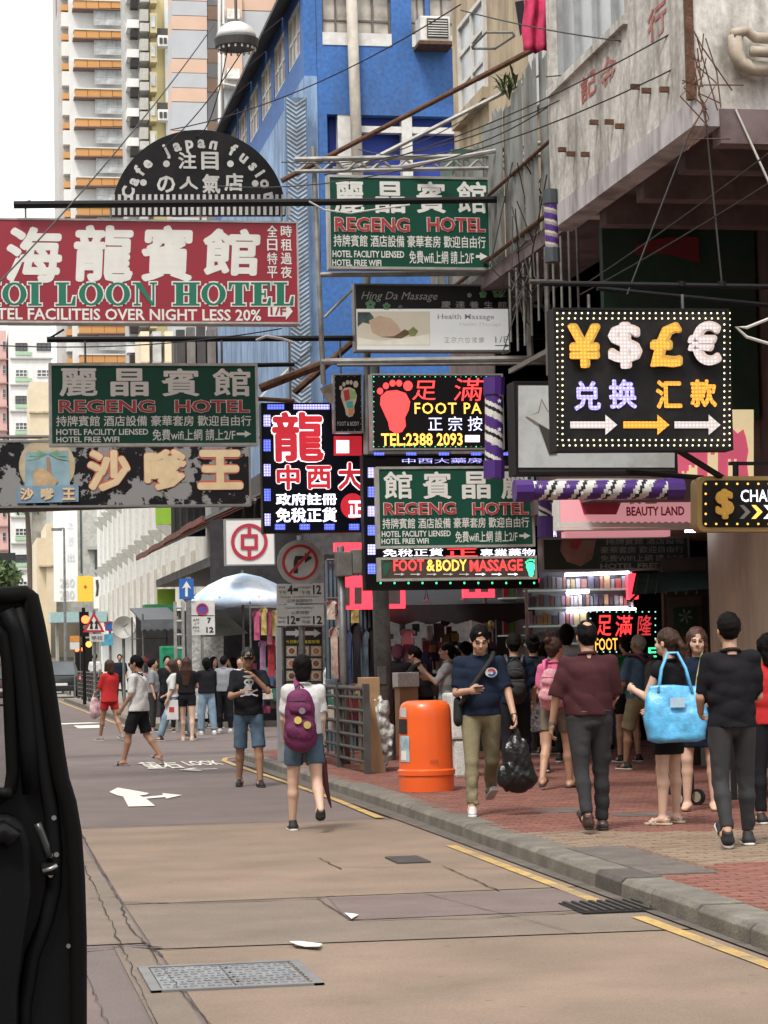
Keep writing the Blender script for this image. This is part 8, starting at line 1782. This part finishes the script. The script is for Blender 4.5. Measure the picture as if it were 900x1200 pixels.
# 5. woman with tote
c = at(205, 868, 0)
R5, J, T, HD = person('woman in white top and pale wide jeans carrying a cream tote, walking left', c, head=-78, H=1.62, female=True, L=(24, 2, 6, 0), Rr=(-20, 2, 14, -16), armL=(6, 8, 20, 0), armR=(5, 14, 60, 20), nod=16, hair='bob', hairm=HAIRB, fine=False, top=('loose', whc, .45, .0), bottom=('wide', lden, .95), shoem=brs, seed=7)
b_ = held('tote_bag', 'cream canvas tote bag on the shoulder of the woman in jeans', 'bag', R5, (.28, -.04, 1.02)); g = Field(.02, [-.2, -.25, -.3], [.2, .25, .3]); g.cap((0, 0, -.12), (0, 0, .10), .13, .12, 0, ((1, 0, 0), .45)); g.folds(.012, 15, 3); fmesh('bag_body', g, mat('canvas_cream', (.46, .40, .30), .8), b_); prt('handle', MB().tube([(0, -.08, .2), (-.08, 0, .42), (0, .08, .2)], .012), MATS['canvas_cream'], b_)
b_ = held('jacket', 'black jacket draped over the arm of the woman in jeans', 'jacket', R5, (.22, .24, .95)); g = Field(.02, [-.2, -.2, -.3], [.2, .2, .3]); g.cap((0, 0, -.12), (0, 0, .12), .10, .07, 0); g.folds(.02, 15, 6); fmesh('cloth', g, blkc, b_)
# 6-8 group with backs turned
R6, J, T, HD = person('woman with long brown hair in black top and shorts in the group crossing', at(220, 868, 0), head=15, H=1.62, female=True, L=(10, 2, 4, 0), Rr=(-6, 2, 8, 0), hair='long', hairm=HAIRB, fine=False, skin=SKIN3, top=('tee', blkc, .3, .02), bottom=('shorts', blkc, .22), shoes='sandal', shoem=brs, armR=(20, 10, 70, 20), seed=8)
b_ = held('shopping_bag', 'white paper shopping bag carried by the woman with long hair', 'bag', R6, (-.30, .0, .62)); prt('bag_body', MB().bbox((-.13, -.06, -.20), (.13, .06, .18), .008), mat('paper_white', (.62, .60, .60), .6), b_); prt('handle', MB().tube([(-.06, 0, .18), (0, 0, .34), (.06, 0, .18)], .006), bkl, b_); prt('red_print', MB().box((-.05, -.066, -.05), (.05, -.061, .05)), redp, b_)
person('person in black shirt and pale jeans seen from behind in the crossing group', at(243, 861, 0), head=-10, H=1.60, L=(6, 4, 4, 0), Rr=(-4, 4, 4, 0), armL=(25, 10, 60, 30), armR=(25, 10, 60, 30), hair='bowl', fine=False, top=('loose', blkc, .8, -.02), bottom=('wide', lden, .95), shoem=shW, seed=9)
person('man in grey tee, black trousers and white shoes in the crossing group', at(264, 859, 0), head=30, H=1.64, L=(4, 4, 4, 0), Rr=(2, 4, 4, 0), armL=(20, 8, 60, 20), hair='buzz', fine=False, skin=SKIN2, top=('tee', grc, .4, -.03), bottom=('slim', blkc, .95), shoem=shW, seed=10)
person('man in white shirt looking down behind the woman with long hair', at(229, 852, 0), head=120, H=1.74, nod=25, hair='short', fine=False, top=('shirt', whc, .45, -.03), bottom=('slim', blkc, .95), seed=11, armR=(20, 5, 80, 30))
person('woman in maroon top partly hidden between the women with long hair', at(210, 858, 0), head=170, H=1.60, female=True, hair='long', hairm=HAIRB, fine=False, top=('tee', blkc, .3, -.03), bottom=('slim', blkc, .95), seed=12)
person('woman facing left in white top behind the man in cap', at(273, 852, 0), head=-100, H=1.60, female=True, hair='bob', hairm=HAIRM, fine=False, top=('tee', whc, .3, -.03), bottom=('slim', blkc, .95), seed=13)
person('man with tanned face and white tee next to the capped man', at(283, 858, 0), head=200, H=1.60, hair='short', fine=False, skin=SKIN, top=('tee', whc, .4, -.03), bottom=('slim', grc, .95), seed=14)
person('man in black with backpack standing far back by the white wall', at(243, 842, 0), head=150, H=1.62, hair='buzz', fine=False, top=('tee', cloth('brown', (.10, .07, .05)), .4, -.03), bottom=('slim', blkc, .95), seed=15)
person('far person in grey shirt crossing behind the black car', at(88, 815, 0), head=-70, H=1.62, hair='short', fine=False, top=('tee', grc, .4, -.03), bottom=('slim', charc, .95), L=(20, 2, 4, 0), Rr=(-18, 2, 10, 0), seed=16)
person('far man in white shirt with backpack at the railing', at(112, 822, PZ), head=30, H=1.72, hair='short', fine=False, top=('tee', whc, .4, -.03), bottom=('slim', charc, .95), seed=17)
person('far person in navy shirt next to the railing', at(141, 826, PZ), head=180, H=1.66, hair='short', fine=False, top=('tee', navy, .4, -.03), bottom=('slim', charc, .95), seed=18)
person('woman in pink top at the stalls beyond the crossing', at(118, 858, 0), head=60, H=1.58, female=True, hair='bob', hairm=HAIRB, fine=False, top=('tee', redc, .3, -.03), bottom=('skirt', redc, .4), seed=19) if False else None
# 11. man in navy tee
c = at(566, 955, PZ)
R11, J, T, HD = person('man in navy tee and khaki trousers looking at his phone and carrying a black bag', c, head=186, H=1.73, build=1.03, L=(-14, 3, 34, -22), Rr=(14, 2, 6, 0), armR=(12, 8, 88, 25), armL=(6, 14, 22, 12), nod=24, hair='short', top=('tee', navy, .40, -.05), bottom=('loose', khaki, .96), shoem=shW, seed=20, curl=.8)
chest_print(J, T, R11, [el(-.085, .335, .056, .044, 20)], mat('print_white', (.5, .5, .5)), .176, 'logo_ground'); 
cr_ = [(-.085+.042*math.cos(t), .335+.034*math.sin(t)) for t in np.linspace(.6, 2*PI-.6, 14)]; ci_ = [(-.085+.020*math.cos(t), .335+.017*math.sin(t)) for t in np.linspace(2*PI-.6, .6, 14)]
chest_print(J, T, R11, [[cr_[i], cr_[i+1], ci_[12-i], ci_[13-i]] for i in range(6)], mat('logo_red', (.45, .03, .04), .6), .180, 'logo_letter'); chest_print(J, T, R11, [[cr_[i], cr_[i+1], ci_[12-i], ci_[13-i]] for i in range(6, 13)], mat('logo_blue', (.03, .06, .3), .6), .180, 'logo_letter')
s_ = held('crossbody_bag', 'black crossbody sling bag on the man in navy tee', 'bag', R11, (0, 0, 0)); prt('strap', MB().tube([tuple(T((-.11, -.14, .44))), tuple(T((-.13, -.03, .505))), tuple(T((-.10, .10, .46))), tuple(T((-.02, .165, .36))), tuple(T((.10, .17, .20))), tuple(T((.19, .10, .06)))], .022, 8), mat('webbing_black', (.012, .012, .013), .8), s_)
g = Field(.014, [.10, -.14, .78], [.36, .14, 1.16]); g.cap((.21, .02, .88), (.21, .02, 1.02), .075, .065, 0, ((1, 0, 0), .6)); fmesh('pouch', g, MATS['webbing_black'], s_)
ph = held('mobile_phone', 'black mobile phone in the hand of the man in navy tee', 'phone', R11, J['wrR']+J['adR']*.12+np.array([0, 0, .02])); prt('case', MB().bbox((-.037, -.05, -.006), (.037, .09, .004), .004), bkl, ph)
w_ = MB(); w_.rod(tuple(J['wrL']-J['adL']*.015), tuple(J['wrL']+J['adL']*.02), .031, 14); prt('watch', w_, bkl, R11)
b_ = held('shopping_bag', 'large crumpled black plastic bag carried by the man in navy tee', 'bag', R11, J['wrL']+J['adL']*.08); g = Field(.012, [-.3, -.22, -.64], [.3, .22, .04]); g.cap((0, 0, -.46), (0, 0, -.24), .175, .13, .02, ((0, 1, 0), .55)); g.cap((0, 0, -.24), (0, 0, -.04), .12, .022, .05, ((0, 1, 0), .5)); g.cap((-.09, 0, -.50), (.10, 0, -.50), .10, .10, .05, ((0, 1, 0), .6)); g.folds(.016, 26, 8, .3)
fmesh('bag_body', g, mat('black_plastic', (.010, .010, .011), .22, bump=.6, bscale=22), b_); prt('crease_highlight', MB().tube([(-.02, -.085, -.10), (-.04, -.11, -.22), (-.07, -.12, -.36)], .003), MATS['black_plastic'], b_)
# 12. man in maroon
c = at(694, 974, PZ)
R12, J, T, HD = person('heavy balding man in maroon short sleeved shirt and grey trousers walking away', c, head=2, H=1.69, build=1.16, L=(-14, 2, 18, -30), Rr=(8, 2, 2, 0), armL=(4, 16, 22, 30), armR=(10, 8, 70, 10), lean=1, nod=4, hair='balding', skin=SKIN, top=('shirt', marn, .46, .0), bottom=('suit', charc, .98), shoes='leather', shoem=brs, solem=bsole, seed=22)
w_ = MB(); w_.rod(tuple(J['wrL']-J['adL']*.03), tuple(J['wrL']+J['adL']*.0), .033, 14); prt('watch', w_, mat('watch_steel', (.4, .38, .32), .3, .8), R12); bl_ = MB(); ring_ = [tuple(J['pel']+np.array([.178*math.cos(t), .138*math.sin(t), .035])) for t in np.linspace(0, 2*PI, 25)]; bl_.tube(ring_, .014, 6); prt('belt', bl_, bkl, R12)
# 13. woman with blue bag
c = at(788, 966, PZ)
R13, J, T, HD = person('woman in black sleeveless dress holding a big blue shopping bag', c, head=-38, H=1.62, female=True, L=(2, 3, 2, 0), Rr=(6, 3, 6, 0), armL=(20, 12, 92, 20), armR=(10, 10, 60, 10), hair='pony', hairm=HAIRB, skin=SKIN3, top=('dress', blkc, .12, -.06), bottom=('skirt', blkc, .36), shoes='sandal', shoem=sand, solem=mat('sole_cream', (.45, .38, .28), .6), seed=23)
bb = mat('bag_blue', (.10, .40, .68), .35, var=.15, scale=6, bump=.7, bscale=12)
b_ = held('shopping_bag', 'big glossy light blue shopping bag held by the woman in black dress', 'bag', R13, (-.20, -.20, .97)); b_.rotation_euler.z = R_(78)
def tote(name, m, par, prof, seed=1, cr=.012):
    """soft bag as a loft of rounded rectangles: (z, half length along y, half thickness along x)"""
    n = 32; vs = []; fs = []; g_ = np.random.default_rng(seed); ph_ = g_.uniform(0, 6, 8)
    P_ = []
    for a_, b_ in zip(prof[:-1], prof[1:]):
        for k in range(5): t = k/5; P_.append([a_[i]+(b_[i]-a_[i])*t for i in range(3)])
    P_.append(prof[-1])
    for z, ly, lx in P_:
        for i in range(n):
            t = 2*PI*i/n; c_, s1 = math.cos(t), math.sin(t); e_ = .5; x = lx*math.copysign(abs(c_)**e_, c_); y = ly*math.copysign(abs(s1)**e_, s1)
            w = cr*(math.sin(9*z+ph_[0]+7*y)+math.sin(23*y+13*z+ph_[1])*.7+math.sin(31*z-17*y+ph_[2])*.5); vs.append((x+w*(1 if x > 0 else -1), y+w*.4, z+w*.4))
    m_ = len(P_)
    for j in range(m_-1):
        for i in range(n): fs.append((j*n+i, j*n+(i+1) % n, (j+1)*n+(i+1) % n, (j+1)*n+i))
    fs.append(tuple(range(n-1, -1, -1))); fs.append(tuple(range((m_-1)*n, m_*n))); return meshobj(name, vs, fs, m, par, world=False, smooth=True)
tote('bag_body', bb, b_, [(-.27, .17, .08), (-.25, .24, .13), (-.05, .27, .12), (.10, .24, .07), (.20, .21, .03)], 5)
for s_ in (-1, 1): prt('handle', MB().tube([(s_*.05, -.14, .14), (s_*.02+.05, -.10, .34), (.10, -.04, .47), (.10, .04, .47), (s_*.02+.05, .10, .34), (s_*.05, .14, .14)], .014, 6), bb, b_, smooth=True)
prt('white_label', MB().box((-.10, -.07, .02), (-.125, .05, .10)), mat('label_pale', (.42, .58, .70), .5), b_)
# 14. smiling woman
c = at(822, 950, PZ)
R14, J, T, HD = person('smiling woman with long brown hair and navy skirt facing the woman in black dress', c, head=205, H=1.64, female=True, L=(2, 3, 2, 0), Rr=(6, 3, 8, 0), armL=(16, 8, 55, 25), armR=(16, 8, 55, 25), nod=8, turn=-10, hair='long', hairm=mat('auburn_hair', (.06, .022, .012), .42, var=.3, scale=30, bump=.5, bscale=90), skin=SKIN3, top=('jacket', dnav, .9, -.12), bottom=('skirt', dnav, .38), shoes='none', seed=24)
b_ = held('handbag', 'olive and cream shoulder bag on the smiling woman', 'bag', R14, (.10, .20, .92)); g = Field(.014, [-.2, -.15, -.2], [.2, .15, .2]); g.cap((-.05, 0, -.02), (.05, 0, -.02), .075, .075, 0, ((0, 1, 0), .5)); fmesh('bag_body', g, mat('bag_olive', (.30, .30, .14), .5), b_); prt('strap', MB().tube([(-.08, 0, .05), (-.12, -.02, .30), (-.16, -.16, .55)], .010), MATS['bag_olive'], b_)
t = held('luggage_trolley', 'small dark wheeled trolley behind the woman with sandals', 'trolley', R13, (.0, .28, 0)); t.location = at(799, 944, PZ); prt('fabric_body', MB().bbox((-.12, -.08, .10), (.12, .10, .52), .04), mat('trolley_navy', (.02, .025, .045), .7, var=.5, scale=12), t)
for x in (-.15, .15): wh_ = prt('wheel', MB().rod((x-.02, -.08, .075), (x+.02, -.08, .075), .075, 16), bkl, t); prt('rim', MB().rod((x-.025, -.08, .075), (x+.025, -.08, .075), .05, 12), mat('rim_cream', (.45, .40, .30), .5), wh_)
# 15. man in black
c = at(862, 992, PZ)
R15, J, T, HD = person('young man in black tee and black jeans seen from behind at the right', c, head=3, H=1.71, build=1.0, L=(-4, 3, 24, -38), Rr=(8, 3, 3, 0), armL=(6, 10, 62, 20), armR=(10, 8, 70, 22), nod=6, hair='short', skin=SKIN, top=('tee', blkc, .42, -.07), bottom=('slim', mat('cloth_jeans_black', (.022, .021, .024), .8, var=.2), .96), shoem=shB, solem=wsole, seed=25)
neck_ = MB().tube([tuple(T((.072*math.cos(t), -.006+.062*math.sin(t), .507-.012*math.sin(t)))) for t in np.linspace(0, 2*PI, 17)], .004, 5); prt('neck_chain', neck_, mat('chain', (.3, .2, .12), .4, .5), R15)
# 16. woman with pink backpack
c = at(654, 924, PZ)
R16, J, T, HD = person('woman in pink top with pink backpack turning to the right', c, head=28, H=1.60, female=True, L=(-10, 2, 20, -14), Rr=(10, 2, 4, 0), armL=(8, 8, 40, 10), armR=(14, 8, 60, 10), turn=35, hair='bun', hairm=HAIRB, skin=SKIN, top=('tee', pinkc, .35, -.02), bottom=('shorts', brnc, .30), shoes='slide', shoem=brs, solem=bsole, seed=26)
backpack(R16, J, T, 'pale pink backpack on the woman in pink top', mat('pack_pink', (.62, .30, .34), .7, bump=.3, bscale=30), mat('pack_pink_hot', (.70, .14, .30), .6), w=.17, h=.20, d=.13, drop=.02)
# 17 old man with backpack, 18 green tank, 19 tall, 20 backpack man, 21 zebra skirt
c = at(752, 902, PZ)
R17, J, T, HD = person('grey haired man in blue tee and khaki shorts walking with a grey backpack', c, head=-22, H=1.66, build=1.05, L=(18, 2, 12, 0), Rr=(-16, 2, 26, -30), armL=(6, 12, 30, 10), armR=(10, 6, 30, 10), hair='buzz', hairm=HAIRG, skin=SKIN2, top=('shirt', bluc, .42, -.04), bottom=('loose', khaki, .46), shoem=shB, solem=wsole, seed=27)
backpack(R17, J, T, 'grey and maroon backpack on the grey haired man', mat('pack_grey', (.07, .075, .085), .75), mat('pack_maroon', (.10, .02, .035), .7), w=.16, h=.22, d=.12, side=.03)
person('woman with black bun and bright green tank top ahead of the grey haired man', at(737, 893, PZ), head=-10, H=1.64, female=True, hair='bun', skin=SKIN, top=('tee', grnc, .0, -.02), bottom=('shorts', blkc, .3), seed=28)
person('tall person with black hair and pale shirt beyond the balding man', at(668, 893, PZ), head=20, H=1.80, hair='bowl', fine=False, top=('tee', lgr, .4, -.03), bottom=('slim', blkc, .95), seed=29)
c = at(606, 916, PZ)
R20, J, T, HD = person('man in navy tee with black backpack behind the man with the phone', c, head=12, H=1.66, L=(-8, 3, 16, -10), Rr=(8, 3, 4, 0), armR=(8, 10, 40, 10), hair='short', top=('tee', navy, .42, -.04), bottom=('loose', blkc, .9), shoem=shG, seed=30)
backpack(R20, J, T, 'black backpack on the man in navy tee walking away', mat('pack_black', (.014, .014, .016), .75, bump=.4), bkl, w=.17, h=.24, d=.12)
c = at(628, 905, PZ)
R21, J, T, HD = person('woman with black hair, black top and striped skirt in the crowd', c, head=10, H=1.66, female=True, L=(10, 2, 4, 0), Rr=(-10, 2, 14, -10), hair='bun', skin=SKIN, top=('loose', blkc, .45, -.04), bottom=('skirt', zeb, .48), shoem=shB, seed=31)
# 22 woman grey blouse
person('woman with dark ponytail in grey blouse facing left behind the orange bin', at(527, 893, PZ), head=-72, H=1.60, female=True, hair='pony', skin=SKIN, top=('shirt', lgr, .42, -.06), bottom=('skirt', lgr, .40), armL=(34, 6, 100, 10), armR=(20, 6, 95, 10), seed=32)
person('young person in dark grey tee bending over goods at the corner stall', at(499, 884, PZ), head=-50, H=1.58, lean=14, nod=10, hair='short', skin=SKIN, top=('tee', charc, .42, -.05), bottom=('slim', blkc, .95), armL=(40, 6, 40, 10), seed=33)
person('person in black with purple cap beside the lamp post', at(468, 884, PZ), head=20, H=1.60, lean=6, nod=15, hair='bowl', hairm=mat('purple_knit', (.07, .02, .05), .9, bump=.5), fine=False, top=('loose', blkc, .9, -.12), bottom=('slim', blkc, .95), armR=(40, 6, 70, 10), seed=34)
person('stall keeper in white tee behind the kerbside railing', at(388, 877, PZ), head=110, H=1.50, nod=15, hair='short', fine=False, skin=SKIN2, top=('tee', whc, .42, -.05), bottom=('slim', blkc, .95), armR=(35, 6, 80, 10), seed=35)
R26, J, T, HD = person('person in red tee cut off by the right edge', at(906, 965, PZ), head=-5, H=1.56, hair='bob', top=('tee', redc, .42, -.05), bottom=('slim', blkc, .95), seed=36)
person('person in dark clothes looking at goods inside the corner stall', at(548, 880, PZ), head=-20, H=1.62, hair='short', fine=False, top=('tee', blkc, .42, -.05), bottom=('slim', charc, .95), seed=37)
person('person in black browsing deeper in the accessory shop', at(705, 880, PZ), head=0, H=1.66, hair='bowl', fine=False, top=('tee', blkc, .42, -.05), bottom=('slim', charc, .95), seed=38)
person('shopper with dark hair at the left end of the bright shelves', at(640, 884, PZ), head=-30, H=1.60, female=True, hair='long', fine=False, top=('tee', charc, .42, -.05), bottom=('slim', blkc, .95), seed=39)
for i, (x, y, hd, H_, fm_, hr, tc_, bc2, lab) in enumerate(((252, 853, 150, 1.62, True, 'long', navy, blkc, 'woman in navy top with long hair at the back of the crossing group'), (296, 850, 200, 1.60, True, 'bob', redc, blkc, 'woman in red top behind the capped man'), (180, 858, 100, 1.60, False, 'short', grc, charc, 'man in grey tee partly hidden behind the woman with the tote'), (306, 848, 190, 1.70, False, 'short', blkc, charc, 'man in black tee by the hanging scarves'), (197, 853, 170, 1.66, False, 'short', blkc, blkc, 'man in black tee at the left of the crossing group'))): person(lab, at(x, y, 0), head=hd, H=H_, female=fm_, hair=hr, fine=False, top=('tee', tc_, .4, -.03), bottom=('slim', bc2, .95), seed=50+i)
print('OBJECTS', len(bpy.data.objects), 'FACES', sum(len(m.polygons)*m.users for m in bpy.data.meshes))
